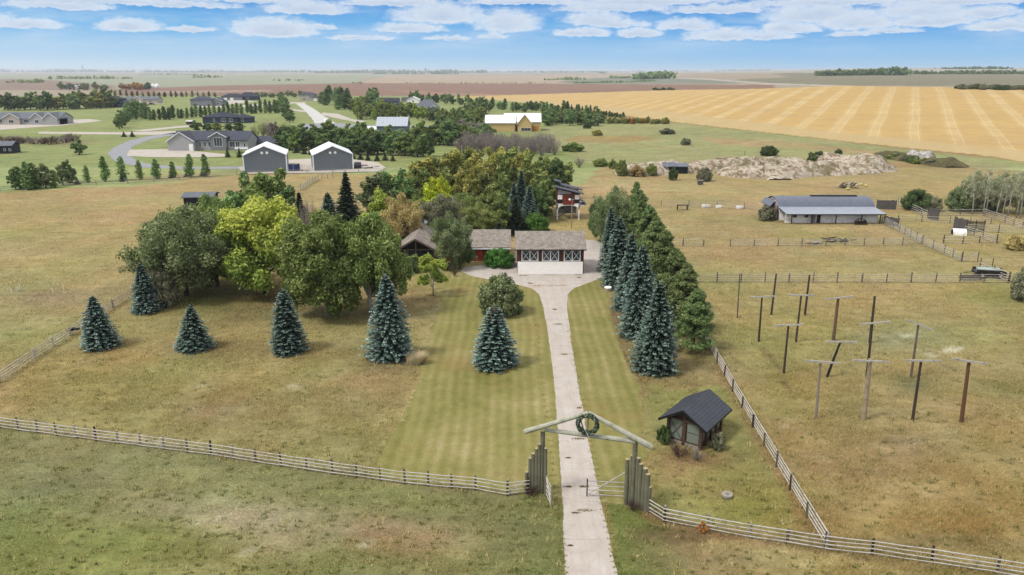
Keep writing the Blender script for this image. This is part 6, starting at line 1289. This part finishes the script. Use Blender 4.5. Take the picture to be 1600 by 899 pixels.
# ------------------------------------------------------------------ corral pieces
def plank_screen(label, a, b, h, n, gap=0.0, m=None, lean=0):
    a, b = at(*a), at(*b); t = thing('plank_screen', label, 'windbreak', a, math.atan2(b.y - a.y, b.x - a.x)); L_ = (b - a).length; rg = random.Random(n); mb = MB()
    for i in range(n): x = L_ * i / n; hh = h * rg.uniform(.93, 1.04); mb.box(x, x + L_ / n * (1 - gap) - .015, -.03, .01, .05, hh)
    mb.build('boards', m or PLANK, t)
    for z in (.5, h * .8): MB().box(0, L_, .012, .08, z, z + .12).build('rail', POSTW, t)
    for x in (.05, L_ / 2, L_ - .1): MB().box(x - .07, x + .07, .082, .22, 0, h + .1).build('post', POSTW, t)
plank_screen('grey plank windbreak joined to the back corner of the barn', (1369, 327), (1400, 328), 2.1, 18); plank_screen('tall grey plank panel at the end of the slanting corral rails', (1450, 343), (1466, 345), 2.5, 10)
plank_screen('dark plank panel behind the half-round shelter', (1489, 358), (1508, 364), 2.5, 12); plank_screen('gapped dark plank screen beside the half-round shelter', (1510, 362), (1538, 363), 2.2, 16, .35, mat_mottle('dark_plank', A(78, 70, 64), .35, 3))
plank_screen('low grey plank panel at the front corner of the barn', (1380, 350), (1403, 355), 1.7, 14)
t = thing('calf_shelter', 'half-round shelter with white curved roof beside the plank screens', 'shelter', at(1487, 366), R_(-14)); mb = MB(); n = 12; vs = []; fs = []
for i in range(n + 1): a = math.pi * i / n; y, z = 1.0 * math.cos(a), 1.1 * math.sin(a); vs += [(0, y, z), (2.3, y, z), (0, y * .95, z * .95), (2.3, y * .95, z * .95)]
for i in range(n): a = i * 4; b = a + 4; fs += [(a, a + 1, b + 1, b), (a + 2, b + 2, b + 3, a + 3), (a, b, b + 2, a + 2), (a + 1, a + 3, b + 3, b + 1)]
mb.add(vs, fs).build('roof', WHITEP, t); MB().poly([(.05, 0.93 * math.cos(math.pi * i / 10), 1.02 * math.sin(math.pi * i / 10)) for i in range(11)], (.06, 0, 0)).build('end_panel', BLKP, t)
def wheel(parent, x, y, r, w=.2):
    o = MB().tube([(0, -w / 2, 0), (0, w / 2, 0)], r, 16).build('wheel', BLKEDGE, parent, True, loc=(x, y, r)); MB().tube([(0, -w / 2 - .02, 0), (0, -w / 2 - .002, 0)], r * .5, 12).build('rim', SILVER, o); return o
t = thing('flat_trailer', 'old dark flat-decked trailer with pale load parked in the corral corner', 'trailer', at(1520, 431), R_(-14))
MB().box(0, 4.2, -1, 1, .55, .85).build('deck', mat_mottle('dark_trailer_deck', A(70, 72, 76), .3, 2), t); MB().box(.1, 4.1, -1.06, -1.003, .4, 1.2).build('side_rack', DARKWOOD, t); MB().box(.1, 4.1, 1.003, 1.06, .4, 1.2).build('side_rack', DARKWOOD, t); MB().box(.5, 3.6, -.8, .8, .853, 1.25).build('load', mat_mottle('pale_green_sheet', A(190, 204, 196), .2, 2), t)
for x in (.9, 3.3):
    for y in (-1.2, 1.2): wheel(t, x, y, .4)
MB().beam((0, 0, .6), (-1.4, 0, .45), .1).build('drawbar', BLKEDGE, t)
t = thing('log_pile', 'low pile of dark logs and scrap behind the far fence of the pole field', 'log pile', at(1504, 438)); rg = random.Random(5)
for k in range(9): y = rg.uniform(-.6, .6); z = .12 + .2 * (k % 3); MB().tube([(rg.uniform(-.3, .3), y, z), (rg.uniform(2.2, 3.2), y + rg.uniform(-.3, .3), z + rg.uniform(-.03, .05))], .11, 7).build('log', POSTD if k % 3 else POSTL, t)
t = thing('junk_pile', 'dark scrap wood and tarps heaped behind the paddock fence below the barn', 'scrap pile', at(1289, 379))
for k in range(16): a = rg.uniform(0, 6.28); c = Vector((rg.uniform(0, 5.2), rg.uniform(-.7, .7), rg.uniform(.15, .8))); d = Vector((math.cos(a), math.sin(a) * .4, rg.uniform(-.1, .2))) * rg.uniform(.5, 1.2); MB().beam(c - d, c + d, rg.uniform(.1, .35), rg.uniform(.06, .2)).build('scrap_board', (BLKP, PLANK, POSTD, LF['dark'])[k % 3], t)
t = thing('slab_pile', 'pale broken slabs lying behind the paddock fence beside the dark scrap', 'slab pile', at(1258, 381))
for k in range(9): c = Vector((rg.uniform(0, 2.8), rg.uniform(-.5, .5), .12 + .1 * (k % 3))); MB().box(c.x - .4, c.x + .4, c.y - .3, c.y + .3, c.z - .08, c.z + .08, rg.uniform(0, 3), c).build('slab', STONEC if k % 4 == 0 else POSTL, t)
for i, (x, y, w, l) in enumerate([(1060, 322, 1.2, 'dark iron trough stand'), (1103, 322, 1.8, 'white concrete block on the grass below the west barn fence, the first of three'), (1123, 323, 1.2, 'white concrete block on the grass below the west barn fence, with a dark slot'), (1156, 324, 1.6, 'white concrete block on the grass below the west barn fence, nearest the barn')]):
    if i == 0:
        t = thing('feed_rack', 'dark four-legged feed rack below the fence west of the barn', 'feed rack', at(1066, 328)); MB().box(-1.2, 1.2, -.4, .4, 1.0, 1.12).build('tray', POSTD, t)
        for a in (-1.1, 1.1):
            for b in (-.35, .35): MB().box(a - .07, a + .07, b - .07, b + .07, 0, 1.0).build('leg', POSTD, t)
    else: t = thing('concrete_block', l, 'block', at(x, y + 2), 0, 'white blocks below the fence'); MB().box(-w / 2, w / 2, -.35, .35, 0, .6).box(-w / 2 + .15, w / 2 - .15, -.39, -.351, .2, .32).build('block', WHITEP, t)
# scrap heap, barrels and boulders on the rough pasture
t = thing('scrap_heap', 'heap of black and silver sheet scrap on the pasture behind the barn', 'scrap heap', at(1326, 294))
for k in range(26): a = rg.uniform(0, 6.28); c = Vector((rg.uniform(-2.6, 2.6), rg.uniform(-1, 1), rg.uniform(.2, 1.3))); d = Vector((math.cos(a), math.sin(a) * .5, rg.uniform(-.5, .5))) * rg.uniform(.4, 1.1); MB().beam(c - d, c + d, rg.uniform(.3, .9), .06).build('sheet', (BLKEDGE, SILVER, NAVY, BLKP)[k % 4], t)
for i, (x, y) in enumerate([(1325, 297), (1346, 290), (1353, 292)]):
    t = thing('plastic_drum', ('pale yellow drum lying against the scrap heap', 'yellow drum lying on the grass east of the scrap heap', 'pale yellow drum furthest from the scrap heap')[i], 'drum', at(x, y), i * .8, 'yellow drums by the scrap heap'); YD = mat_mottle('yellow_plastic', A(232, 222, 140), .1, 2)
    MB().tube([(-.5, 0, .3), (-.46, 0, .3), (.46, 0, .3), (.5, 0, .3)], [.2, .29, .29, .2], 12).build('body', YD, t, True); MB().tube([(.503, .1, .3), (.54, .1, .3)], .05, 8).build('cap', BLKEDGE, t)
def rock(name, label, px, py, r, m, sq=.6, cat='rock', seed=0, group=None):
    bm_ = __import__('bmesh').new(); __import__('bmesh').ops.create_icosphere(bm_, subdivisions=3, radius=1); sd = seed * 7.3
    for v in bm_.verts: n = fbm(np.array([v.co.x * 1.3 + sd + 9]), np.array([v.co.y * 1.3 + v.co.z * 1.7 + 9]), 3)[0]; v.co *= (.65 + .7 * n); v.co.z = max(v.co.z * sq, -.2)
    me = bpy.data.meshes.new(name); bm_.to_mesh(me); bm_.free(); me.materials.append(m); o = bpy.data.objects.new(name, me); COL.objects.link(o); o.location = at(px, py) + Vector((0, 0, .1 * r)); o.scale = (r, r, r); return tag(o, label, cat, group)
CHALK = mat_mottle('pale_rock', A(224, 214, 200), .2, 1.5, .9, .4, dirt=A(160, 144, 126))
rock('boulder', 'white boulder at the edge of the stubble field', 1057, 197, 2.2, CHALK, seed=1)
for i, (x, y, r) in enumerate([(1003, 262, 1.4), (1012, 268, 1.1), (1024, 259, 1.3), (1035, 262, .9), (1008, 275, 1.2)]): rock('boulder', ('round white boulder topmost at the west end of the rubble heap', 'white boulder touching the olive bush', 'white boulder on the rubble crest', 'small white boulder above the shelter roof', 'lowest white boulder beside the pinkish bush')[i], x, y, r, CHALK, .8, seed=i + 2, group='white boulders by the rubble heap')
# rubble heaps
def heap(name, label, spine, w, h, m, seed, amp=.5):
    """long uneven mound following a spine"""
    P = [at(*s) for s in spine]; c = sum(P, Vector()) / len(P); xs = np.arange(min(p.x for p in P) - w, max(p.x for p in P) + w, .5); ys = np.arange(min(p.y for p in P) - w, max(p.y for p in P) + w, .6); X, Y = np.meshgrid(xs, ys); D = np.full(X.shape, 1e9)
    for a, b in zip(P[:-1], P[1:]):
        dx, dy = b.x - a.x, b.y - a.y; tt = np.clip(((X - a.x) * dx + (Y - a.y) * dy) / (dx * dx + dy * dy), 0, 1); D = np.minimum(D, np.hypot(X - a.x - tt * dx, Y - a.y - tt * dy))
    wv = w * (.65 + .7 * fbm(X / 11 + seed, Y / 11, 3)); Z = h * np.clip(1 - (D / wv) ** 2, -.2, 1) * (.45 + 1.1 * fbm(X / 6 + seed, Y / 6 + 3, 3)) + amp * (fbm(X / 1.7, Y / 1.7 + seed, 4) - .5) * (D < wv * 1.05) - .25
    Z = np.where(Z < 0, -.3, Z); ny, nx = X.shape; i = np.arange(ny - 1)[:, None] * nx + np.arange(nx - 1)[None, :]; Q = np.stack([i, i + 1, i + nx + 1, i + nx], -1).reshape(-1, 4); V = np.stack([X - c.x, Y - c.y, Z], -1).reshape(-1, 3)
    keep = (V[Q][:, :, 2] > -.29).any(1); Q = Q[keep]; u, inv = np.unique(Q, return_inverse=True); me = np_mesh(name, V[u], inv.reshape(-1, 4), None, m); me.polygons.foreach_set('use_smooth', [True] * len(me.polygons))
    o = bpy.data.objects.new(name, me); COL.objects.link(o); o.location = c; return tag(o, label, 'dirt heap')
def heapm(name, c1, c2, c3):
    T = NT(name, .95, .15); v = T.coord('Object'); n = T.noise(v, .5, 8, .8, .8); col = T.ramp(n, [(.40, c3), (.47, c2), (.53, c1), (.75, c1)]); n4 = T.ramp(T.noise(v, .16, 5, .7), [(.52, g(0)), (.62, g(1))]); col = T.mix(T.math('MULTIPLY', n4, .8), col, A(128, 118, 78)); col = T.mix(1, col, T.ramp(T.noise(v, 2.2, 5, .75), [(.3, g(.65)), (.7, g(1.2))]), 'MULTIPLY'); T.bump(T.noise(v, 1.8, 6, .75), .9, .4); return T.base(col)
HM = heapm('rubble_and_clay', A(228, 216, 196), A(182, 160, 132), A(124, 106, 84)); HG = heapm('overgrown_spoil', A(108, 100, 66), A(92, 84, 60), A(126, 124, 76)); HW = heapm('pale_clay', A(226, 222, 214), A(190, 182, 172), A(120, 110, 100))
heap('rubble_heap', 'long heap of pale rubble and brown clay across the pasture behind the barn', [(1155, 272), (1210, 276), (1270, 271), (1330, 268)], 7.5, 3.0, HM, 1, 1.1)
heap('rubble_heap', 'pale clay heap at the east end of the long rubble heap', [(1290, 258), (1340, 262), (1362, 266)], 7.5, 4.2, HM, 6, 1.2)
heap('rubble_heap', 'rear ridge of pale rubble behind the small shelter and bushes', [(992, 272), (1040, 267), (1085, 266), (1130, 262), (1180, 262), (1240, 258)], 6, 3.0, HM, 9, 1.0)
heap('spoil_heap', 'dark overgrown spoil heap below the stubble edge', [(1385, 247), (1430, 252), (1478, 259)], 6, 2.8, HG, 12, .7); heap('spoil_heap', 'small whitish clay pile on the dark overgrown heap', [(1424, 250), (1446, 253)], 4.0, 3.6, HW, 15, .8)

# ------------------------------------------------------------------ small things
t = thing('well_cap', 'round white concrete well cap on the grass inside the front fence', 'well cap', at(1136, 777)); MB().tube([(0, 0, 0), (0, 0, .22)], .37, 20).build('ring', POSTL, t, True); MB().tube([(0, 0, .223), (0, 0, .28)], [.41, .39], 20).build('lid', POSTL, t); MB().tube([(0, 0, .283), (0, 0, .33)], .14, 12).build('hatch', mat_mottle('grey_hatch', A(150, 146, 150)), t)
t = thing('access_cover', 'white round cover on the lawn under the blue spruces by the drive', 'cover', at(950, 455)); MB().tube([(0, 0, 0), (0, 0, .5)], .5, 16).build('ring', POSTL, t); MB().tube([(0, 0, .503), (0, 0, .62)], [.55, .5], 16).build('lid', WHITEP, t)
t = thing('orange_bush', 'small round rust-orange bush at the foot of the front fence', 'bush', at(1098, 832)); rng = np.random.default_rng(4); C, Rd = crown_centres(rng, 16, .42, .38, .42, .1, -.8, .2); V, tn = leaves(rng, C, Rd, 60, .09); o = bpy.data.objects.new('foliage', leaf_mesh('foliage', [(V, tn)], LF['rust'])); COL.objects.link(o); o.parent = t; MB().tube([(0, 0, 0), (0, 0, .4)], .03, 5).build('stems', BARK, t)
t = thing('dry_grass_clump', 'plume of pale bleached grass leaning at the foot of the tallest blue spruce', 'grass clump', at(648, 568)); rng = np.random.default_rng(2); n = 1400
a = rng.uniform(0, 6.28, n); r = .9 * rng.random(n) ** .6; b = np.stack([r * np.cos(a), r * .6 * np.sin(a), np.zeros(n)], 1); d = np.stack([.5 * np.cos(a) + .4, .5 * np.sin(a), rng.uniform(.8, 1.4, n)], 1) * rng.uniform(.6, 1.15, (n, 1)); s = np.stack([-np.sin(a), np.cos(a), np.zeros(n)], 1) * .025
V = np.stack([b - s, b + s, b + d], 1).reshape(-1, 3); me = np_mesh('blades', V, np.arange(3 * n).reshape(-1, 3), {'tone': np.repeat(rng.random(n), 3), 'hz': V[:, 2]}, mat_leaf('bleached_grass', [A(178, 160, 124), A(214, 200, 168)], .2, .1)); o = bpy.data.objects.new('blades', me); COL.objects.link(o); o.parent = t
for i, (bx, by, tx, ty) in enumerate([(19, 457, 15, 449), (27, 456, 27, 448), (84, 458, 80, 450), (99, 455, 99, 446), (30, 452, 31, 445)]):
    P = at(bx, by); T_ = atY(tx, ty, P.y) - P; t = thing('marker_stake', ('white stake leaning west in the pasture', 'upright white stake beside the leaning one', 'white stake leaning in the pasture near the tallest stake', 'tallest white stake in the west pasture', 'faint short stake behind the first pair')[i], 'stake', P, 0, 'white stakes in the west pasture'); MB().tube([(0, 0, 0), T_], .035, 6).build('stick', WHITEP, t)
t = thing('tarp_bundle', 'small dark bundle lying on the rails of the west pasture fence', 'bundle', at(115, 524)); MB().tube([(-.7, 0, .55), (0, .1, .75), (.8, 0, .8)], [.08, .2, .12], 8).build('cloth', BLKEDGE, t, True)
# vehicles and yard things
CARB = mat_mottle('dark_car_paint', A(34, 36, 44), .05, 1, .3, 0, spec=.6); CARW = mat_mottle('white_car_paint', (.75, .76, .78, 1), .04, 1, .3, 0, spec=.6)
def car(label, px, py, rz, m, L_=4.7, W=1.9, h=1.75, name='parked_car', cat='car', roof=.62):
    t = thing(name, label, cat, at(px, py), rz); hb = h * .55
    out = [(-L_ / 2, .35), (L_ / 2, .35), (L_ / 2, hb * .9), (L_ / 2 - .15, hb), (L_ * .2, hb + .05), (L_ * .08, h), (-L_ * .40, h), (-L_ / 2 + .05, hb), ]
    MB().poly([(x, -W / 2, z) for x, z in out], (0, W, 0)).build('body', m, t)
    for s in (-1, 1):
        MB().poly([(x, s * (W / 2 + .012), z) for x, z in [(L_ * .17, hb + .08), (L_ * .07, h - .12), (-L_ * .38, h - .12), (-L_ * .44, hb + .06)]], (0, -s * .01, 0)).build('side_window', GLASS, t)
        for x in (-L_ * .32, L_ * .31): wheel(t, x, s * (W / 2 - .08), .36, .22)
        MB().box(-.06, .02, -.22, .22, .7, .9).build('headlight', WHITEP, t, loc=(L_ / 2 + .03, s * .6, 0)); MB().box(-.05, .03, -.12, .12, .8, 1.0).build('tail_light', REDWOOD, t, loc=(-L_ / 2 - .02, s * .7, 0))
    MB().poly([(L_ * .21, -W * .42, hb + .1), (L_ * .21, W * .42, hb + .1), (L_ * .10, W * .40, h - .05), (L_ * .10, -W * .40, h - .05)], (.02, 0, .03)).build('windscreen', GLASS, t); return t
car('black van parked beside the eastern steel shed', 559, 263, R_(105), CARB, 4.9, 2.0, 2.0); car('pale car driving down the street near the settlement', 512, 191, R_(60), CARW); car('dark pickup-like car in front of the beige house yard', 238, 164, 0, CARB)
t = thing('waste_bin', 'dark blue roll-off container on the gravel between the steel sheds', 'container', at(451.5, 268)); BL = mat_mottle('blue_container', A(40, 62, 112), .15, 2); MB().poly([(0, 0, .15), (2.8, 0, .15), (2.8, 0, 2.2), (0, 0, 2.2)], (0, 2.2, 0)).build('body', BL, t); MB().box(1.36, 1.44, -.06, -.003, .2, 2.2).build('rib', SILVER, t); MB().box(-.05, 2.85, -.05, 2.25, 2.203, 2.3).build('lid', POSTL, t)
t = thing('utility_trailer', 'small white-topped cart parked beside the gravel lane to the navy bungalow', 'trailer', at(291, 196)); MB().box(0, 3.4, 0, 2, .6, 2.0).build('box', BLKP, t); MB().box(-.05, 3.45, -.05, 2.05, 2.003, 2.7).build('cover', WHITEP, t)
for x in (.9, 2.5): wheel(t, x, -.1, .4)
for i, (x, y) in enumerate([(568, 260), (575, 264), (586, 262)]):
    t = thing('lumber_stack', ('grey stack of lumber beside the black van', 'low stack of pale boards on the gravel edge', 'scattered boards at the tip of the gravel yard')[i], 'lumber stack', at(x, y), i * .5, 'lumber stacks by the steel shed')
    for k in range(6): MB().box(-1.4, 1.4, -.6 + .22 * (k % 3), -.42 + .22 * (k % 3), .1 + .3 * (k // 3), .3 + .3 * (k // 3)).build('board', (POSTL, PLANK, WHITEP)[(k + i) % 3], t)
for i, (x, y) in enumerate([(472, 268), (478, 268), (483, 268)]): t = thing('rubber_tyre', ('black tyre beside the blue container', 'black tyre in the middle between the steel sheds', 'black tyre closest to the eastern steel shed')[i], 'tyre', at(x, y), 0, 'tyres between the steel sheds'); MB().tube([(0, 0, .0), (0, 0, .14), (0, 0, .28)], [.36, .45, .36], 14).build('tyre', BLKEDGE, t, True)
p = at(1163, 249); t = thing('utility_pole', 'thin grey pole standing behind the rubble heap', 'pole', p); MB().tube([(0, 0, 0), (0, 0, hgt(1163, 249, 236))], .1, 6).build('pole', POSTW, t)
t = thing('windmill_frame', 'small pale lattice stand beside the field shelter', 'stand', at(1041, 278))
for a, b in ((-.8, -.8), (.8, -.8), (.8, .8), (-.8, .8)): MB().tube([(a, b, 0), (a * .2, b * .2, 3.6)], .05, 5).build('leg', SILVER, t)
MB().beam((0, -.2, 3.6), (0, -.2, 5.0), .06).build('mast', SILVER, t); MB().box(-.6, .6, -.6, .6, .9, 1.0).build('platform', SILVER, t)
t = thing('water_tank', 'small grey box tank on the pasture below the grey bush', 'tank', at(1094, 289)); MB().box(-.7, .7, -.5, .5, .2, 1.2).build('body', PLANK, t); MB().box(-.75, .75, -.55, .55, 1.203, 1.28).build('lid', POSTL, t)

# ------------------------------------------------------------------ wild grass standing in the pastures
def grass():
    rng = np.random.default_rng(12); N = 620000; px = rng.uniform(-120, 1720, N); py = 300 + 650 * rng.random(N) ** .85
    v = (py - 449.5) / F; dz = SP + v * CP; tt = H / dz; X = (px - 800) / F * tt; Y = (CP - v * SP) * tt
    dens = fbm(X / 3.1 + 8, Y / 3.1, 4); keep = rng.random(N) < sm(.28, .62, dens) * 1.0
    qx, qy = proj(X, Y, 0)
    for poly in (LAWN_L, [p for p in LAWN_R if p[0] < 1032], DRV): keep &= ~inpoly(qx, qy, poly)
    keep &= ~inpoly(qx, qy, [(1042, 645), (1095, 660), (1124, 640), (1124, 673), (1094, 704), (1042, 688)]) & ~inpoly(qx, qy, [(806, 370), (914, 370), (914, 430), (806, 430)]) & ~inpoly(qx, qy, [(612, 380), (806, 380), (806, 420), (612, 420)]) & ~inpoly(qx, qy, [(1230, 320), (1378, 320), (1378, 351), (1230, 351)])
    X, Y = X[keep], Y[keep]; n = len(X); c, _ = tint_lin(X, Y, 0.0, .86); qx, qy = proj(X, Y, 0)
    short = inpoly(qx, qy, REG[-4][0]) | inpoly(qx, qy, REG[-3][0]) | inpoly(qx, qy, REG[-1][0])
    h = np.where(short, .10, .20) * rng.uniform(.6, 1.5, n) * (.7 + .7 * fbm(X / 6, Y / 6 + 30, 3)); w = .017 * rng.uniform(.7, 1.4, n) * np.clip(Y / 55, .8, 2.6)
    a = rng.uniform(0, 6.28, n); le = rng.normal(0, .35, (n, 2)) * h[:, None]; le[:, 0] += .25 * h; s = np.stack([np.cos(a) * w, np.sin(a) * w], 1)
    z0 = np.zeros(n); V = np.stack([np.stack([X - s[:, 0], Y - s[:, 1], z0], 1), np.stack([X + s[:, 0], Y + s[:, 1], z0], 1), np.stack([X + le[:, 0], Y + le[:, 1], h], 1)], 1).reshape(-1, 3)
    k = (rng.uniform(.75, 1.45, n) * np.where(rng.random(n) < .07, 1.35, 1))[:, None]; c[:, :3] = np.clip(c[:, :3] * k, 0, .8); c[:, 2] *= .92
    T = NT('wild_grass', .8, .15); at_ = T.n('ShaderNodeAttribute', attribute_name='tint'); T.base(at_.outputs['Color']); tr = T.n('ShaderNodeBsdfTranslucent'); T.link(at_.outputs['Color'], tr.inputs[0]); ms = T.n('ShaderNodeMixShader'); ms.inputs[0].default_value = .5; T.link(T.b.outputs[0], ms.inputs[1]); T.link(tr.outputs[0], ms.inputs[2]); T.link(ms.outputs[0], T.N['Material Output'].inputs[0])
    me = np_mesh('grass', V, np.arange(3 * n).reshape(-1, 3), {'tint': np.repeat(c, 3, 0)}, T.m); o = bpy.data.objects.new('grass', me); COL.objects.link(o); tag(o, 'wild tan and olive grass standing in the pastures', 'grass', kind='stuff')
grass()
def tufts(name, spots, n, hmax, mat, label, seed):
    rng = np.random.default_rng(seed); Vs = []; Ts = []
    for (x, y, rx, ry) in spots:
        c = at(x, y); a_ = at(x + rx, y); b_ = at(x, y - ry); m = int(n * max(1, (a_ - c).length * (b_ - c).length)); d = rng.normal(0, .45, (m, 2)); X = c.x + d[:, 0] * (a_ - c).length; Y = c.y + d[:, 1] * (b_ - c).length; h = hmax * rng.uniform(.4, 1.1, m); a = rng.uniform(0, 6.28, m); w = .03 * rng.uniform(.6, 1.4, m)
        le = rng.normal(0, .3, (m, 2)) * h[:, None]; z = np.full(m, .01); s = np.stack([np.cos(a) * w, np.sin(a) * w], 1)
        Vs.append(np.stack([np.stack([X - s[:, 0], Y - s[:, 1], z], 1), np.stack([X + s[:, 0], Y + s[:, 1], z], 1), np.stack([X + le[:, 0], Y + le[:, 1], h], 1)], 1).reshape(-1, 3)); Ts.append(np.repeat(rng.random(m), 3))
    V = np.concatenate(Vs); me = np_mesh(name, V, np.arange(len(V)).reshape(-1, 3), {'tone': np.concatenate(Ts), 'hz': V[:, 2]}, mat); o = bpy.data.objects.new(name, me); COL.objects.link(o); tag(o, label, 'weeds', kind='stuff')
CR = mat_leaf('crack_weed', [A(70, 66, 40), A(120, 104, 66), A(150, 128, 84)], .1, .1)
tufts('weeds', [(867, 484, 4, 1), (872, 507, 9, 1.6), (882, 554, 8, 1.4), (905, 638, 5, 1), (904, 686, 12, 2), (888, 761, 7, 1.4), (912, 761, 8, 1.6), (915, 798, 15, 3), (900, 802, 8, 1.2), (905, 434, 5, 1.5), (866, 447, 20, 1), (842, 447, 14, 1.2), (828, 443, 5, 1.5), (818, 431, 10, .8), (860, 430, 20, .7), (905, 430, 10, .8), (891, 853, 5, 1), (888, 716, 4, .8)], 130, .10, CR, 'dry weeds growing in the joints of the drive', 3)
tufts('weeds', [(838, 449, 12, 1.2), (856, 445, 22, 1.0), (880, 446, 10, .8)], 200, .05, mat_leaf('rust_weed', [A(176, 110, 62), A(206, 150, 104)], .1, .1), 'rusty leaf litter along the apron joint', 4)
EDGE = mat_leaf('edge_grass', [A(112, 122, 60), A(152, 142, 88), A(182, 166, 116)], .3, .1)
tufts('grass', [(x, y, 7, 2.5) for x, y in [(883 - (899 - yy) * .115, yy) for yy in range(500, 900, 9)]] + [(x, y, 7, 2.5) for x, y in [(890 + (yy - 520) * .195, yy) for yy in range(500, 900, 9)]], 26, .14, EDGE, 'ragged grass fringe along the drive', 5)
rgs = random.Random(9); _sp = [(rgs.uniform(-40, 1640), 300 + 640 * rgs.random() ** .9) for _ in range(5200)]
_sx = np.array([q[0] for q in _sp]); _sy = np.array([q[1] for q in _sp]); _ok = np.ones(len(_sp), bool)
for _po in (LAWN_L, [p for p in LAWN_R if p[0] < 1032], DRV, [(600, 370), (925, 370), (925, 432), (600, 432)], [(1225, 318), (1382, 318), (1382, 352), (1225, 352)], [(1036, 645), (1095, 655), (1128, 640), (1128, 676), (1094, 710), (1038, 694)]): _ok &= ~inpoly(_sx, _sy, _po)
_sp = [q for q, k in zip(_sp, _ok) if k]
tufts('grass', [(x, y, 5 + 3 * (y / 900), 2.5) for x, y in _sp[::2]], 9, .34, mat_leaf('straw_tuft', [A(148, 130, 84), A(178, 158, 110), A(200, 184, 138)], .35, .1), 'pale straw tufts scattered over the pastures', 8)
tufts('weeds', [(x, y, 4 + 3 * (y / 900), 2.2) for x, y in _sp[1::2]], 11, .26, mat_leaf('green_tuft', [A(72, 78, 42), A(100, 104, 56), A(128, 124, 70)], .3, .1), 'dark green weed tufts scattered over the pastures', 9)
def along(P, n): return [(P[i][0] + (P[i + 1][0] - P[i][0]) * k / n, P[i][1] + (P[i + 1][1] - P[i][1]) * k / n) for i in range(len(P) - 1) for k in range(n)]
tufts('grass', [(x, y, 18, 3.5) for x, y in along(FL[:8], 6)] + [(x, y, 16, 4) for x, y in along([(1012, 800), (1105, 830), (1289, 861), (1455, 882), (1600, 904)], 8)], 20, .42, mat_leaf('fence_straw', [A(140, 122, 86), A(176, 154, 112), A(198, 180, 140)], .35, .1), 'tall bleached grass left standing under the front fence rails', 6)
tufts('grass', [(x, y, 9, 6) for x, y in along([(1289, 855), (1176, 668), (1120, 570)], 14)] + [(x, y, 14, 5) for x, y in along([(0, 598), (110, 525), (210, 460)], 10)], 12, .4, mat_leaf('fence_straw', [A(140, 122, 86), A(176, 154, 112)], .35, .1), 'tall dry grass under the side fences', 7)

# ------------------------------------------------------------------ air
def haze():
    mb = MB().box(-44000, 44000, -2500, 44000, -9, 48); T = bpy.data.materials.new('haze'); T.use_nodes = True; N = T.node_tree.nodes; N.clear(); o = N.new('ShaderNodeOutputMaterial'); v = N.new('ShaderNodeVolumePrincipled'); v.inputs['Color'].default_value = (.86, .92, 1, 1); v.inputs['Density'].default_value = HAZE; v.inputs['Anisotropy'].default_value = .2; T.node_tree.links.new(v.outputs[0], o.inputs['Volume']); ob = mb.build('haze', T); tag(ob, 'thin summer haze over the plain', 'haze', kind='stuff')
HAZE = 8e-5
if HAZE: haze()
